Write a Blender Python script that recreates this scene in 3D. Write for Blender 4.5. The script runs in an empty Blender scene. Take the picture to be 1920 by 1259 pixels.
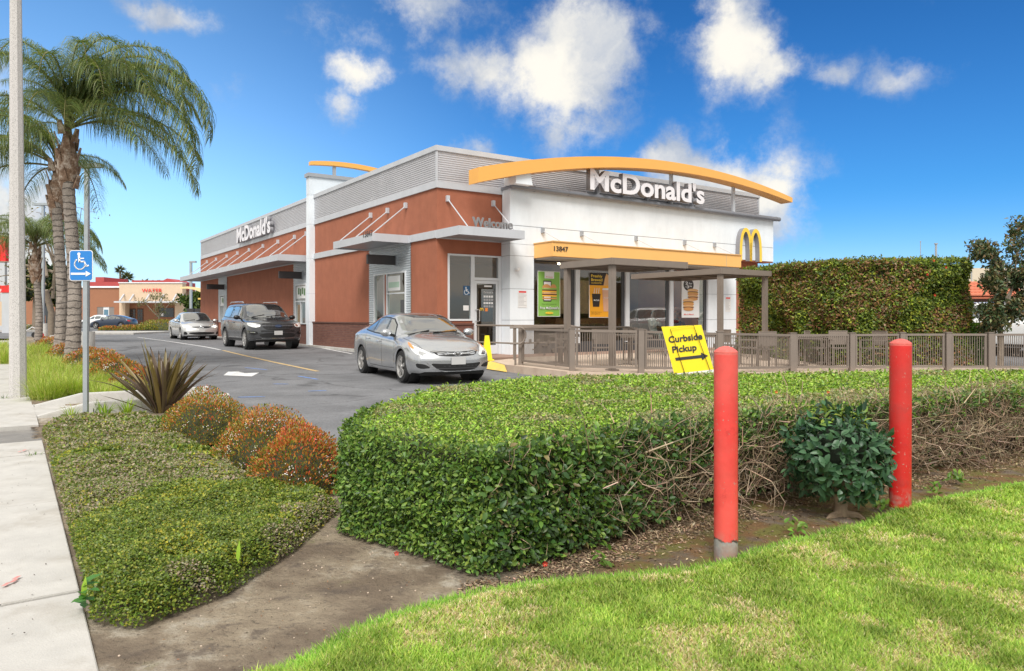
import bpy, bmesh, math, random
import numpy as np
from mathutils import Vector, Matrix
from mathutils.bvhtree import BVHTree
from mathutils.geometry import delaunay_2d_cdt
random.seed(7)
RNG = np.random.default_rng(11)
SC = bpy.context.scene
COL = SC.collection
# ---------------------------------------------------------------- camera
F = 1359.0                       # focal length in photo pixels (photo 1920 wide)
cam = bpy.data.cameras.new('camera'); camo = bpy.data.objects.new('camera', cam); COL.objects.link(camo)
camo.location = (0, 0, 1.2); camo.rotation_euler = (math.radians(90), 0, 0)
cam.sensor_width = 36; cam.lens = 36 * F / 1920; cam.shift_y = -34.5 / 1920
cam.clip_start = 0.1; cam.clip_end = 3000
SC.camera = camo
# ---------------------------------------------------------------- world
SUN_EL, SUN_AZ = 50, 188          # azimuth measured clockwise from +Y (the view direction): behind left
world = bpy.data.worlds.new('World'); SC.world = world; world.use_nodes = True
def build_world():
    nt = world.node_tree; nt.nodes.clear(); N = nt.nodes.new; Lk = nt.links.new
    def math_(op, a, b=None, c=None, clamp=False):
        n = N('ShaderNodeMath'); n.operation = op; n.use_clamp = clamp
        for i, v in enumerate((a, b, c)):
            if v is None: continue
            if isinstance(v, (int, float)): n.inputs[i].default_value = v
            else: Lk(v, n.inputs[i])
        return n.outputs[0]
    def vmath(op, a, b=None):
        n = N('ShaderNodeVectorMath'); n.operation = op
        for i, v in enumerate((a, b)):
            if v is None: continue
            if isinstance(v, (tuple, Vector)): n.inputs[i].default_value = tuple(v)
            else: Lk(v, n.inputs[i])
        return n
    def mapr(v, a, b, c=0., d=1., smooth=True):
        n = N('ShaderNodeMapRange'); n.interpolation_type = 'SMOOTHSTEP' if smooth else 'LINEAR'
        Lk(v, n.inputs[0]); n.inputs[1].default_value = a; n.inputs[2].default_value = b
        n.inputs[3].default_value = c; n.inputs[4].default_value = d
        return n.outputs[0]
    tc = N('ShaderNodeTexCoord'); D = vmath('NORMALIZE', tc.outputs['Generated']).outputs[0]
    sky = N('ShaderNodeTexSky'); sky.sky_type = 'NISHITA'; sky.sun_disc = False
    sky.sun_elevation = math.radians(SUN_EL); sky.sun_rotation = math.radians(SUN_AZ)
    sky.air_density = 1.0; sky.dust_density = 0.3; sky.ozone_density = 2.0
    def noise(vec, scale, detail, rough=.55, dist=0.):
        n = N('ShaderNodeTexNoise'); Lk(vec, n.inputs['Vector']); n.inputs['Scale'].default_value = scale
        n.inputs['Detail'].default_value = detail; n.inputs['Roughness'].default_value = rough
        n.inputs['Distortion'].default_value = dist
        return n
    nw = noise(D, 9, 8, .62)
    warp = vmath('SCALE', vmath('SUBTRACT', nw.outputs['Color'], (.5, .5, .5)).outputs[0]); warp.inputs[3].default_value = .10
    DW = vmath('ADD', D, warp.outputs[0]).outputs[0]
    nf = noise(D, 13, 12, .66)
    fine = nf.outputs['Fac']
    big = noise(D, 3.2, 5, .5).outputs['Fac']
    # cumulus seen in the photograph: direction (given as px of the photo), radii in px, strength, whiteness
    clouds = [(1065, 125, 115, 110, 1.3), (1060, 215, 80, 75, .85), (1120, 60, 80, 60, .9), (930, 125, 85, 45, .85), (840, 125, 80, 38, .7), (815, 15, 105, 65, .7),
              (1205, 70, 80, 80, .5), (1375, 75, 75, 95, 1.1), (1440, 135, 85, 50, .9), (1545, 145, 55, 32, .7), (1375, 5, 90, 45, .6), (1200, 10, 120, 40, .4),
              (664, 125, 62, 38, .85), (640, 195, 52, 45, .75), (303, 22, 80, 28, .9), (1672, 150, 75, 32, .62),
              (1250, 295, 65, 40, 1.0), (1340, 345, 110, 70, 1.25), (1420, 375, 85, 90, 1.1), (1460, 420, 50, 60, .5), (885, 265, 45, 26, .75), (640, 50, 150, 60, .42), (420, 185, 50, 50, .45),
              (5, 370, 95, 120, 1.0), (50, 480, 120, 70, .9), (-60, 150, 170, 70, .75), (1000, 245, 60, 50, .45), (180, 400, 40, 60, .3)]
    field = None
    for (px, py, rx, ry, st) in clouds:
        c = Vector(((px - 960) / F, 1, (595 - py) / F)); ln = c.length; c.normalize()
        r = c.cross(Vector((0, 0, 1))).normalized(); u = r.cross(c).normalized()
        q = vmath('SUBTRACT', DW, c).outputs[0]
        a = math_('MULTIPLY', vmath('DOT_PRODUCT', q, tuple(r)).outputs[1], F / rx / 1.0)
        b = math_('MULTIPLY', vmath('DOT_PRODUCT', q, tuple(u)).outputs[1], F / ry / 1.0)
        d2 = math_('ADD', math_('MULTIPLY', a, a), math_('MULTIPLY', b, b))
        fr = math_('GREATER_THAN', vmath('DOT_PRODUCT', D, tuple(c)).outputs[1], 0.3)
        g = math_('MULTIPLY', math_('MULTIPLY', math_('POWER', 2.718, math_('MULTIPLY', d2, -.78)), st), fr)
        field = g if field is None else math_('MAXIMUM', field, g)
    field = math_('MINIMUM', field, 1.25)
    # a broken overcast away from the view, as the soft light of the photograph implies
    sep = N('ShaderNodeSeparateXYZ'); Lk(D, sep.inputs[0]); dx, dy, dz = sep.outputs
    away = mapr(dy, .77, .62)
    up = mapr(dz, .43, .62)
    away = math_('MULTIPLY', math_('MAXIMUM', away, up), mapr(dz, -.02, .05))
    oc = math_('MULTIPLY', away, mapr(big, .25, .6, .95, 1.4))
    field = math_('ADD', field, oc)
    dens = math_('MULTIPLY', mapr(math_('ADD', field, math_('MULTIPLY', math_('SUBTRACT', fine, .5), 1.9)), .22, .95), mapr(field, .08, .8, .30, 1.0))
    # inner shading of the clouds
    lit = noise(vmath('ADD', DW, (.03, 0, .05)).outputs[0], 6, 7, .55).outputs['Fac']
    shade = mapr(math_('ADD', math_('MULTIPLY', lit, 1.7), math_('MULTIPLY', field, .30)), .78, 1.35)
    cmix = N('ShaderNodeMix'); cmix.data_type = 'RGBA'; Lk(shade, cmix.inputs[0])
    cmix.inputs[6].default_value = (2.7, 3.2, 4.1, 1); cmix.inputs[7].default_value = (6.9, 6.6, 5.9, 1)
    # deepen the sky towards the photograph's strong blue (polarised look), paler at the left as in the picture
    hs = N('ShaderNodeHueSaturation'); Lk(sky.outputs[0], hs.inputs['Color']); hs.inputs['Saturation'].default_value = 1.06
    tint = N('ShaderNodeMix'); tint.data_type = 'RGBA'; tint.blend_type = 'MULTIPLY'; tint.inputs[0].default_value = 1
    Lk(hs.outputs[0], tint.inputs[6])
    tg = N('ShaderNodeMix'); tg.data_type = 'RGBA'
    Lk(mapr(dx, -.6, .12), tg.inputs[0]); tg.inputs[6].default_value = SKY_L; tg.inputs[7].default_value = SKY_R
    th = N('ShaderNodeMix'); th.data_type = 'RGBA'; Lk(mapr(dz, .17, -.02), th.inputs[0]); Lk(tg.outputs[2], th.inputs[6]); th.inputs[7].default_value = (.60, .76, 1.12, 1)
    tz = N('ShaderNodeMix'); tz.data_type = 'RGBA'; tz.blend_type = 'MULTIPLY'; tz.inputs[0].default_value = 1; Lk(th.outputs[2], tz.inputs[6]); tzc = N('ShaderNodeMix'); tzc.data_type = 'RGBA'; Lk(mapr(dz, .15, .50), tzc.inputs[0]); tzc.inputs[6].default_value = (1, 1, 1, 1); tzc.inputs[7].default_value = (.62, .78, .84, 1); Lk(tzc.outputs[2], tz.inputs[7])
    Lk(tz.outputs[2], tint.inputs[7])
    fin = N('ShaderNodeMix'); fin.data_type = 'RGBA'; Lk(math_('MULTIPLY', dens, .97), fin.inputs[0])
    Lk(tint.outputs[2], fin.inputs[6]); Lk(cmix.outputs[2], fin.inputs[7])
    bg = N('ShaderNodeBackground'); Lk(fin.outputs[2], bg.inputs[0]); bg.inputs[1].default_value = 0.10
    out = N('ShaderNodeOutputWorld'); Lk(bg.outputs[0], out.inputs[0])
SKY_L = (1.05, 1.30, 1.45, 1); SKY_R = (.19, .54, .88, 1)
build_world()
sun = bpy.data.lights.new('sun', 'SUN'); suno = bpy.data.objects.new('sun', sun); COL.objects.link(suno)
sun.energy = 2.6; sun.angle = math.radians(26); sun.color = (1, .96, .90)
_az = math.radians(SUN_AZ); _el = math.radians(SUN_EL)
_sd = Vector((math.sin(_az) * math.cos(_el), math.cos(_az) * math.cos(_el), math.sin(_el)))
suno.rotation_euler = _sd.to_track_quat('Z', 'Y').to_euler(); suno.location = _sd * 50
SC.view_settings.view_transform = 'Standard'; SC.view_settings.look = 'None'
SC.view_settings.exposure = 0.62; SC.view_settings.gamma = 1; SC.view_settings.use_curve_mapping = False
SC.cycles.max_bounces = 6; SC.cycles.transparent_max_bounces = 12
# ---------------------------------------------------------------- geometry helpers
UA = math.atan2(.568, .823)
U = Vector((math.cos(UA), math.sin(UA), 0)); V = Vector((-math.sin(UA), math.cos(UA), 0))
C0 = Vector((-2.19, 21.2, 0))
def lw(a, b, z=0): return C0 + U * a + V * b + Vector((0, 0, z))       # building plan -> world
def A_of(px, b):
    p = C0 + V * b; r = (px - 960) / F
    return (r * p.y - p.x) / (U.x - U.y * r)
def B_of(px, a):
    p = C0 + U * a; r = (px - 960) / F
    return (p.x - r * p.y) / (-V.x + V.y * r)
def Z_of(py, a, b): return 1.2 + (595 - py) / F * lw(a, b).y
def lot_z(Y): return -.03 - .0095 * (26.7 - Y) if Y < 29 else min(0.0, -.008 + (Y - 29) * .001)
def gp(px, py, z=0.0):                                                  # ground point at height z
    d = (1.2 - z) * F / (py - 595); return Vector(((px - 960) / F * d, d, z))
def gpp(px, py, up=0.0):                                                # point on the sloping car park
    d = 20.
    for _ in range(30): d = (1.2 - lot_z(d)) * F / (py - 595)
    return Vector(((px - 960) / F * d, d, lot_z(d) + up))
def at(px, py, Y): return Vector(((px - 960) / F * Y, Y, 1.2 + (595 - py) / F * Y))
def tag(o, label=None, cat=None, group=None, kind=None):
    if label: o['label'] = label
    if cat: o['category'] = cat
    if group: o['group'] = group
    if kind: o['kind'] = kind
    return o
def empty(name, loc=(0, 0, 0), rz=0, label=None, cat=None, group=None):
    o = bpy.data.objects.new(name, None); COL.objects.link(o); o.location = loc; o.rotation_euler = (0, 0, rz)
    return tag(o, label, cat, group)
def link(name, me, parent=None, mat=None):
    o = bpy.data.objects.new(name, me); COL.objects.link(o)
    if mat is not None:
        me.materials.clear(); me.materials.append(mat)
    if parent: o.parent = parent
    return o
class MB:
    def __init__(s): s.v = []; s.f = []; s.m = []; s.cur = 0
    def add(s, vs, fs):
        n = len(s.v); s.v += [tuple(p) for p in vs]; s.f += [tuple(i + n for i in f) for f in fs]; s.m += [s.cur] * len(fs); return s
    def box(s, x0, x1, y0, y1, z0, z1):
        s.add([(x0,y0,z0),(x1,y0,z0),(x1,y1,z0),(x0,y1,z0),(x0,y0,z1),(x1,y0,z1),(x1,y1,z1),(x0,y1,z1)],
              [(0,3,2,1),(4,5,6,7),(0,1,5,4),(1,2,6,5),(2,3,7,6),(3,0,4,7)]); return s
    def bar(s, p, q, w, h=None, up=(0,0,1)):
        p = Vector(p); q = Vector(q); h = h or w; d = (q - p).normalized(); up = Vector(up)
        if abs(d.dot(up)) > .95: up = Vector((1, 0, 0))
        r = d.cross(up).normalized() * w / 2; u = r.cross(d).normalized() * h / 2
        vs = [p-r-u, p+r-u, p+r+u, p-r+u, q-r-u, q+r-u, q+r+u, q-r+u]
        s.add(vs, [(0,1,2,3),(7,6,5,4),(0,4,5,1),(1,5,6,2),(2,6,7,3),(3,7,4,0)]); return s
    def tube(s, pts, rad, n=8, cap=True):
        pts = [Vector(p) for p in pts]
        if not isinstance(rad, (list, tuple)): rad = [rad] * len(pts)
        vs = []; fs = []; ref = None
        for i, p in enumerate(pts):
            d = (pts[min(i+1, len(pts)-1)] - pts[max(i-1, 0)]).normalized()
            if ref is None: ref = Vector((0, 0, 1)) if abs(d.z) < .9 else Vector((1, 0, 0))
            r = (ref - d * ref.dot(d)).normalized(); ref = r; u = d.cross(r)
            for k in range(n):
                t = 2*math.pi*k/n; vs.append(p + (r*math.cos(t) + u*math.sin(t)) * rad[i])
        for i in range(len(pts)-1):
            for k in range(n): fs.append((i*n+k, i*n+(k+1)%n, (i+1)*n+(k+1)%n, (i+1)*n+k))
        if cap: fs.append(tuple(reversed(range(n)))); fs.append(tuple((len(pts)-1)*n+k for k in range(n)))
        s.add(vs, fs); return s
    def lathe(s, prof, c=(0,0,0), n=24, axis='z', cap=True):
        vs = []; fs = []; c = Vector(c)
        for (r, h) in prof:
            for k in range(n):
                t = 2*math.pi*k/n; x, y = r*math.cos(t), r*math.sin(t)
                vs.append(c + (Vector((x, y, h)) if axis == 'z' else Vector((x, h, y)) if axis == 'y' else Vector((h, x, y))))
        for i in range(len(prof)-1):
            for k in range(n): fs.append((i*n+k, i*n+(k+1)%n, (i+1)*n+(k+1)%n, (i+1)*n+k))
        if cap and prof[0][0] > 1e-5: fs.append(tuple(reversed(range(n))))
        if cap and prof[-1][0] > 1e-5: fs.append(tuple((len(prof)-1)*n+k for k in range(n)))
        s.add(vs, fs); return s
    def prism(s, poly, z0, z1):
        n = len(poly)
        z0f = z0 if callable(z0) else (lambda p: z0); z1f = z1 if callable(z1) else (lambda p: z1)
        vs = [(p[0], p[1], z0f(p)) for p in poly] + [(p[0], p[1], z1f(p)) for p in poly]
        s.add(vs, [tuple(reversed(range(n))), tuple(range(n, 2*n))] + [(i, (i+1)%n, n+(i+1)%n, n+i) for i in range(n)]); return s
    def slab(s, poly3, th):                       # polygon in any plane, thickened along -normal
        n = len(poly3); P = [Vector(p) for p in poly3]; nr = (P[1]-P[0]).cross(P[2]-P[1]).normalized() * th
        s.add(P + [p - nr for p in P], [tuple(range(n)), tuple(reversed(range(n, 2*n)))] + [(i, n+i, n+(i+1)%n, (i+1)%n) for i in range(n)]); return s
    def build(s, name, mat=None, parent=None, smooth=False, bevel=0):
        me = bpy.data.meshes.new(name); me.from_pydata(s.v, [], s.f)
        bm = bmesh.new(); bm.from_mesh(me)
        if bevel:
            ed = [e for e in bm.edges if len(e.link_faces) == 2 and e.calc_face_angle(0) > .5]
            bmesh.ops.bevel(bm, geom=ed, offset=bevel, segments=2, affect='EDGES', clamp_overlap=True)
        bmesh.ops.recalc_face_normals(bm, faces=bm.faces); bm.to_mesh(me); bm.free()
        mats = mat if isinstance(mat, (list, tuple)) else [mat]
        for m in mats: me.materials.append(m)
        if len(mats) > 1 and not bevel:
            me.polygons.foreach_set('material_index', s.m)
        if smooth:
            me.polygons.foreach_set('use_smooth', [True] * len(me.polygons))
            try: me.set_sharp_from_angle(angle=math.radians(38))
            except Exception: pass
        o = link(name, me, parent); return o
def arc_pts(f, n): return [f(i / (n - 1)) for i in range(n)]
def mesh_np(name, Vt, Fc, mat=None, parent=None, cols=None, smooth=False):
    me = bpy.data.meshes.new(name); Vt = np.asarray(Vt, np.float32); Fc = np.asarray(Fc, np.int32); m, k = Fc.shape
    me.vertices.add(len(Vt)); me.vertices.foreach_set('co', Vt.ravel())
    me.loops.add(m*k); me.loops.foreach_set('vertex_index', Fc.ravel())
    me.polygons.add(m); me.polygons.foreach_set('loop_start', np.arange(0, m*k, k, dtype=np.int32))
    if smooth: me.polygons.foreach_set('use_smooth', np.ones(m, bool))
    me.update(calc_edges=True)
    if cols is not None:
        at_ = me.attributes.new('col', 'FLOAT_COLOR', 'FACE')
        c4 = np.ones((m, 4), np.float32); c4[:, :3] = cols; at_.data.foreach_set('color', c4.ravel())
    return link(name, me, parent, mat)
# ---------------------------------------------------------------- materials
MATS = {}
def M(name, col, rough=.6, metal=0., nscale=0, streak=0, var=.12, bump=0, bscale=60, spec=.5, coat=0, stain=None, sscale=1.2, samt=.5, dist=.01):
    m = bpy.data.materials.new(name); m.use_nodes = True; nt = m.node_tree; N = nt.nodes.new; Lk = nt.links.new
    b = nt.nodes['Principled BSDF']; b.inputs['Roughness'].default_value = rough; b.inputs['Metallic'].default_value = metal
    b.inputs['Specular IOR Level'].default_value = spec; b.inputs['Coat Weight'].default_value = coat; b.inputs['Coat Roughness'].default_value = .06
    b.inputs['Base Color'].default_value = (*col, 1)
    if nscale or bump or stain:
        tc = N('ShaderNodeTexCoord')
    if nscale:
        n1 = N('ShaderNodeTexNoise'); n1.inputs['Scale'].default_value = nscale; n1.inputs['Detail'].default_value = 8; n1.inputs['Roughness'].default_value = .65
        Lk(tc.outputs['Object'], n1.inputs['Vector'])
        r = N('ShaderNodeMapRange'); Lk(n1.outputs['Fac'], r.inputs[0]); r.inputs[1].default_value = .25; r.inputs[2].default_value = .75
        r.inputs[3].default_value = 1 - var; r.inputs[4].default_value = 1 + var
        mx = N('ShaderNodeVectorMath'); mx.operation = 'SCALE'; mx.inputs[0].default_value = col; Lk(r.outputs[0], mx.inputs[3])
        src = mx.outputs[0]
        if stain:
            n2 = N('ShaderNodeTexNoise'); n2.inputs['Scale'].default_value = sscale; n2.inputs['Detail'].default_value = 10; n2.inputs['Roughness'].default_value = .7
            Lk(tc.outputs['Object'], n2.inputs['Vector'])
            r2 = N('ShaderNodeMapRange'); r2.interpolation_type = 'SMOOTHSTEP'; Lk(n2.outputs['Fac'], r2.inputs[0]); r2.inputs[1].default_value = .45; r2.inputs[2].default_value = .72; r2.inputs[4].default_value = samt
            m2 = N('ShaderNodeMix'); m2.data_type = 'RGBA'; Lk(r2.outputs[0], m2.inputs[0]); Lk(src, m2.inputs[6]); m2.inputs[7].default_value = (*stain, 1)
            src = m2.outputs[2]
        if streak:
            mp = N('ShaderNodeMapping'); mp.inputs['Scale'].default_value = (2.2, 2.2, .5); Lk(tc.outputs['Object'], mp.inputs[0]); n4 = N('ShaderNodeTexNoise'); n4.inputs['Scale'].default_value = 1.6; n4.inputs['Detail'].default_value = 9; n4.inputs['Roughness'].default_value = .7; Lk(mp.outputs[0], n4.inputs['Vector'])
            r4 = N('ShaderNodeMapRange'); Lk(n4.outputs['Fac'], r4.inputs[0]); r4.inputs[1].default_value = .3; r4.inputs[2].default_value = .7; r4.inputs[3].default_value = 1-streak; r4.inputs[4].default_value = 1+streak*.7; m4 = N('ShaderNodeVectorMath'); m4.operation = 'SCALE'; Lk(src, m4.inputs[0]); Lk(r4.outputs[0], m4.inputs[3]); src = m4.outputs[0]
        Lk(src, b.inputs['Base Color'])
    if bump:
        n3 = N('ShaderNodeTexNoise'); n3.inputs['Scale'].default_value = bscale; n3.inputs['Detail'].default_value = 6
        Lk(tc.outputs['Object'], n3.inputs['Vector'])
        bp = N('ShaderNodeBump'); bp.inputs['Strength'].default_value = bump; bp.inputs['Distance'].default_value = dist
        Lk(n3.outputs['Fac'], bp.inputs['Height']); Lk(bp.outputs[0], b.inputs['Normal'])
    MATS[name] = m; return m
def leaf_mat(name, rough=.42, trans=.25, spec=.4):
    m = bpy.data.materials.new(name); m.use_nodes = True; nt = m.node_tree; N = nt.nodes.new; Lk = nt.links.new
    b = nt.nodes['Principled BSDF']; out = nt.nodes['Material Output']; a = N('ShaderNodeAttribute'); a.attribute_name = 'col'
    b.inputs['Roughness'].default_value = rough; b.inputs['Specular IOR Level'].default_value = spec; Lk(a.outputs['Color'], b.inputs['Base Color'])
    t = N('ShaderNodeBsdfTranslucent'); g = N('ShaderNodeVectorMath'); g.operation = 'MULTIPLY'; Lk(a.outputs['Color'], g.inputs[0]); g.inputs[1].default_value = (1.6, 1.7, .8)
    Lk(g.outputs[0], t.inputs['Color'])
    mx = N('ShaderNodeMixShader'); mx.inputs[0].default_value = trans; Lk(b.outputs[0], mx.inputs[1]); Lk(t.outputs[0], mx.inputs[2]); Lk(mx.outputs[0], out.inputs[0])
    MATS[name] = m; return m
def glass_mat(name, tint, refl=.12, rough=.01, rcol=(1, 1, 1)):
    m = bpy.data.materials.new(name); m.use_nodes = True; nt = m.node_tree; nt.nodes.clear(); N = nt.nodes.new; Lk = nt.links.new
    t = N('ShaderNodeBsdfTransparent'); t.inputs[0].default_value = (*tint, 1); g = N('ShaderNodeBsdfGlossy'); g.inputs['Roughness'].default_value = rough; g.inputs[0].default_value = (*rcol, 1)
    fr = N('ShaderNodeFresnel'); fr.inputs[0].default_value = 1.5; ad = N('ShaderNodeMath'); ad.operation = 'ADD'; ad.use_clamp = True; Lk(fr.outputs[0], ad.inputs[0]); ad.inputs[1].default_value = refl
    ge = N('ShaderNodeNewGeometry'); fb = N('ShaderNodeMath'); fb.operation = 'SUBTRACT'; fb.inputs[0].default_value = 1; Lk(ge.outputs['Backfacing'], fb.inputs[1]); fm = N('ShaderNodeMath'); fm.operation = 'MULTIPLY'; Lk(ad.outputs[0], fm.inputs[0]); Lk(fb.outputs[0], fm.inputs[1])
    mx = N('ShaderNodeMixShader'); Lk(fm.outputs[0], mx.inputs[0]); Lk(t.outputs[0], mx.inputs[1]); Lk(g.outputs[0], mx.inputs[2])
    o = N('ShaderNodeOutputMaterial'); Lk(mx.outputs[0], o.inputs[0]); MATS[name] = m; return m
def emit_mat(name, col, s):
    m = bpy.data.materials.new(name); m.use_nodes = True; b = m.node_tree.nodes['Principled BSDF']
    b.inputs['Base Color'].default_value = (*col, 1); b.inputs['Emission Color'].default_value = (*col, 1); b.inputs['Emission Strength'].default_value = s
    MATS[name] = m; return m
M('stucco_orange', (.355, .122, .068), .85, streak=.07, nscale=1.6, var=.13, bump=.5, bscale=90, stain=(.285, .092, .05), sscale=2.2, samt=.5)
M('stucco_white', (.76, .81, .86), .75, streak=.05, nscale=1.1, var=.05, bump=.25, bscale=80, stain=(.62, .68, .74), sscale=1.0, samt=.4)
M('panel_grey', (.47, .48, .50), .5, .2, nscale=2, var=.06)
M('trim_grey', (.36, .38, .41), .45, .3, nscale=2, var=.07)
M('trim_light', (.52, .54, .58), .5, .1, streak=.06, nscale=2, var=.05)
M('corrugated', (.56, .56, .59), .42, .35, nscale=1.5, var=.06)
M('corrugated_blue', (.56, .60, .64), .38, .4, nscale=1.5, var=.06)
M('gutter', (.22, .23, .26), .45, .3, nscale=3, var=.08)
M('arch_yellow', (.82, .42, .10), .45, nscale=1, var=.04)
M('awning_yellow', (.86, .48, .15), .5, nscale=1, var=.04)
M('logo_yellow', (.85, .58, .05), .35)
M('letter_white', (.78, .76, .80), .4)
M('letter_side', (.25, .25, .27), .5)
M('letter_grey', (.24, .24, .25), .4, .2)
M('letter_dark', (.03, .03, .035), .5)
M('brown_metal', (.225, .185, .155), .5, .1, nscale=4, var=.08)
M('frame_white', (.68, .70, .73), .4, .1)
M('frame_dark', (.06, .06, .065), .45)
M('black_box', (.035, .033, .035), .5, nscale=3, var=.2)
M('rubber', (.018, .018, .019), .8, nscale=20, var=.3)
M('black_trim', (.012, .012, .013), .4)
M('chrome', (.75, .76, .78), .12, 1.0)
M('rim_metal', (.60, .59, .58), .3, .75)
M('plate', (.5, .5, .5), .5)
M('asphalt', (.17, .172, .182), .9, nscale=1.3, var=.24, bump=.6, bscale=160, stain=(.085, .085, .09), sscale=.35, samt=.75)
M('paint_white', (.72, .72, .72), .7, nscale=9, var=.2, stain=(.25, .25, .25), sscale=5, samt=.8)
M('paint_yellow_line', (.60, .42, .18), .7, nscale=6, var=.2, stain=(.2, .19, .18), sscale=5, samt=.7)
M('paint_blue', (.14, .27, .62), .7, nscale=6, var=.2, stain=(.14, .14, .15), sscale=9, samt=1.)
M('concrete', (.48, .465, .44), .85, nscale=4.5, var=.14, bump=.25, bscale=120, stain=(.34, .31, .27), sscale=2.2, samt=.75)
M('concrete_shadowed', (.20, .19, .18), .85, nscale=3.5, var=.16, bump=.25, bscale=120, stain=(.3, .28, .26), sscale=2.5, samt=.6)  # sidewalk concrete with a shadow put into its colour
M('concrete_tan', (.56, .45, .36), .85, nscale=3, var=.1, bump=.25, bscale=120, stain=(.38, .26, .2), sscale=2, samt=.6)
M('concrete_wall', (.55, .54, .52), .85, nscale=5, var=.12, bump=.3, bscale=90, stain=(.4, .38, .34), sscale=3, samt=.6)
M('kerb_yellow', (.80, .55, .12), .7, nscale=5, var=.1, stain=(.5, .4, .25), sscale=3, samt=.6)
M('tactile', (.72, .56, .32), .8, nscale=8, var=.12)
M('red_paint', (.66, .045, .035), .38, nscale=3, var=.1, stain=(.55, .05, .04), sscale=4, samt=.6)
M('blue_sign', (.02, .20, .58), .35)
M('white_paint', (.82, .83, .84), .4)
M('galv', (.40, .44, .47), .4, .5, nscale=8, var=.1)
M('yellow_sign', (.88, .68, .015), .45, nscale=4, var=.05)
M('wire', (.05, .03, .02), .5, .3)
M('yellow_plastic', (.88, .74, .02), .4)
M('wood_twig', (.27, .19, .13), .85, nscale=12, var=.35)
M('palm_trunk', (.30, .26, .23), .95, nscale=5, var=.35, bump=1, bscale=30, stain=(.13, .105, .09), sscale=6, samt=.8, dist=.03)
M('palm_boot', (.24, .15, .10), .9, nscale=9, var=.5, bump=1, bscale=25, stain=(.66, .60, .54), sscale=4.5, samt=1., dist=.03)
M('bark', (.22, .18, .14), .9, nscale=8, var=.3, bump=.8, bscale=30)
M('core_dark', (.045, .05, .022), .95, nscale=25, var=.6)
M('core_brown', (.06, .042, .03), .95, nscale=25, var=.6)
M('building_brown', (.30, .135, .075), .85, nscale=2, var=.07)
M('building_tan', (.60, .46, .33), .85, nscale=2, var=.06)
M('roof_red', (.45, .07, .07), .6, nscale=1, var=.08)
M('sign_red', (.75, .03, .03), .4)
M('window_dark', (.03, .035, .04), .08, spec=.8)
M('door_wood', (.10, .045, .025), .5)
M('tile_red', (.50, .15, .08), .7, nscale=4, var=.25)
M('wall_maroon', (.17, .10, .085), .85, nscale=3, var=.1)
M('skin', (.30, .15, .10), .5)
M('cloth_light', (.50, .49, .46), .9)
M('cloth_dark', (.03, .03, .04), .9)
M('interior_tan', (.50, .40, .28), .8, nscale=1, var=.2)
M('interior_dark', (.22, .17, .13), .7)
M('interior_brown', (.22, .12, .07), .7)
M('poster_green', (.22, .46, .08), .5)
M('poster_orange', (.88, .40, .02), .5)
M('poster_white', (.80, .80, .80), .5)
M('poster_dark', (.03, .022, .018), .5)
M('bun', (.62, .30, .10), .5); M('bun_light', (.72, .42, .18), .5); M('patty', (.14, .05, .025), .5); M('lettuce', (.3, .5, .1), .5); M('cheese', (.9, .5, .05), .5)
M('coffee', (.72, .42, .28), .5); M('print_red', (.7, .05, .04), .5); M('paper', (.74, .74, .74), .6); M('text_grey', (.35, .35, .36), .6)
M('car_interior', (.03, .03, .032), .7)
M('amber', (.75, .25, .08), .25); M('tail_red', (.5, .02, .03), .2)
M('lamp_lens', (.72, .74, .74), .12, .0, spec=.9, coat=.6)
M('lamp_on', (.95, .9, .8), .2)
glass_mat('glass_store', (.80, .84, .83), .07)
glass_mat('glass_car', (.35, .42, .40), .30)
glass_mat('glass_door', (.42, .46, .45), .13)
leaf_mat('leaf'); leaf_mat('leaf_gloss', .42, .12, .4); leaf_mat('grass_blade', .6, .3, .25); leaf_mat('matte_bits', .9, .0, .1)
emit_mat('lamp_lit', (1, .84, .62), 16)
def paint(name, col, flake=.5, rough=.3):
    m = M(name, col, rough, flake, coat=1.0); return m
paint('paint_silver', (.55, .565, .59), .82, .24); paint('paint_champagne', (.66, .66, .66), .6, .3); paint('paint_grey', (.08, .083, .092), .6, .24)
paint('paint_whitecar', (.78, .79, .8), 0, .3); paint('paint_navy', (.03, .045, .08), .4, .3)
def brick_mat():
    m = M('brick', (.2, .08, .06), .85); nt = m.node_tree; N = nt.nodes.new; Lk = nt.links.new; b = nt.nodes['Principled BSDF']
    tc = N('ShaderNodeTexCoord'); s = N('ShaderNodeSeparateXYZ'); Lk(tc.outputs['Object'], s.inputs[0])
    ad = N('ShaderNodeMath'); Lk(s.outputs[0], ad.inputs[0]); Lk(s.outputs[1], ad.inputs[1]); c = N('ShaderNodeCombineXYZ'); Lk(ad.outputs[0], c.inputs[0]); Lk(s.outputs[2], c.inputs[1])
    br = N('ShaderNodeTexBrick'); Lk(c.outputs[0], br.inputs['Vector']); br.inputs['Scale'].default_value = 1; br.inputs['Brick Width'].default_value = .2; br.inputs['Row Height'].default_value = .067
    br.inputs['Mortar Size'].default_value = .006; br.inputs['Color1'].default_value = (.15, .06, .045, 1); br.inputs['Color2'].default_value = (.20, .085, .06, 1); br.inputs['Mortar'].default_value = (.12, .085, .075, 1)
    Lk(br.outputs['Color'], b.inputs['Base Color']); bp = N('ShaderNodeBump'); bp.inputs['Distance'].default_value = .006; bp.invert = True; Lk(br.outputs['Fac'], bp.inputs['Height']); Lk(bp.outputs[0], b.inputs['Normal'])
brick_mat()
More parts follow.
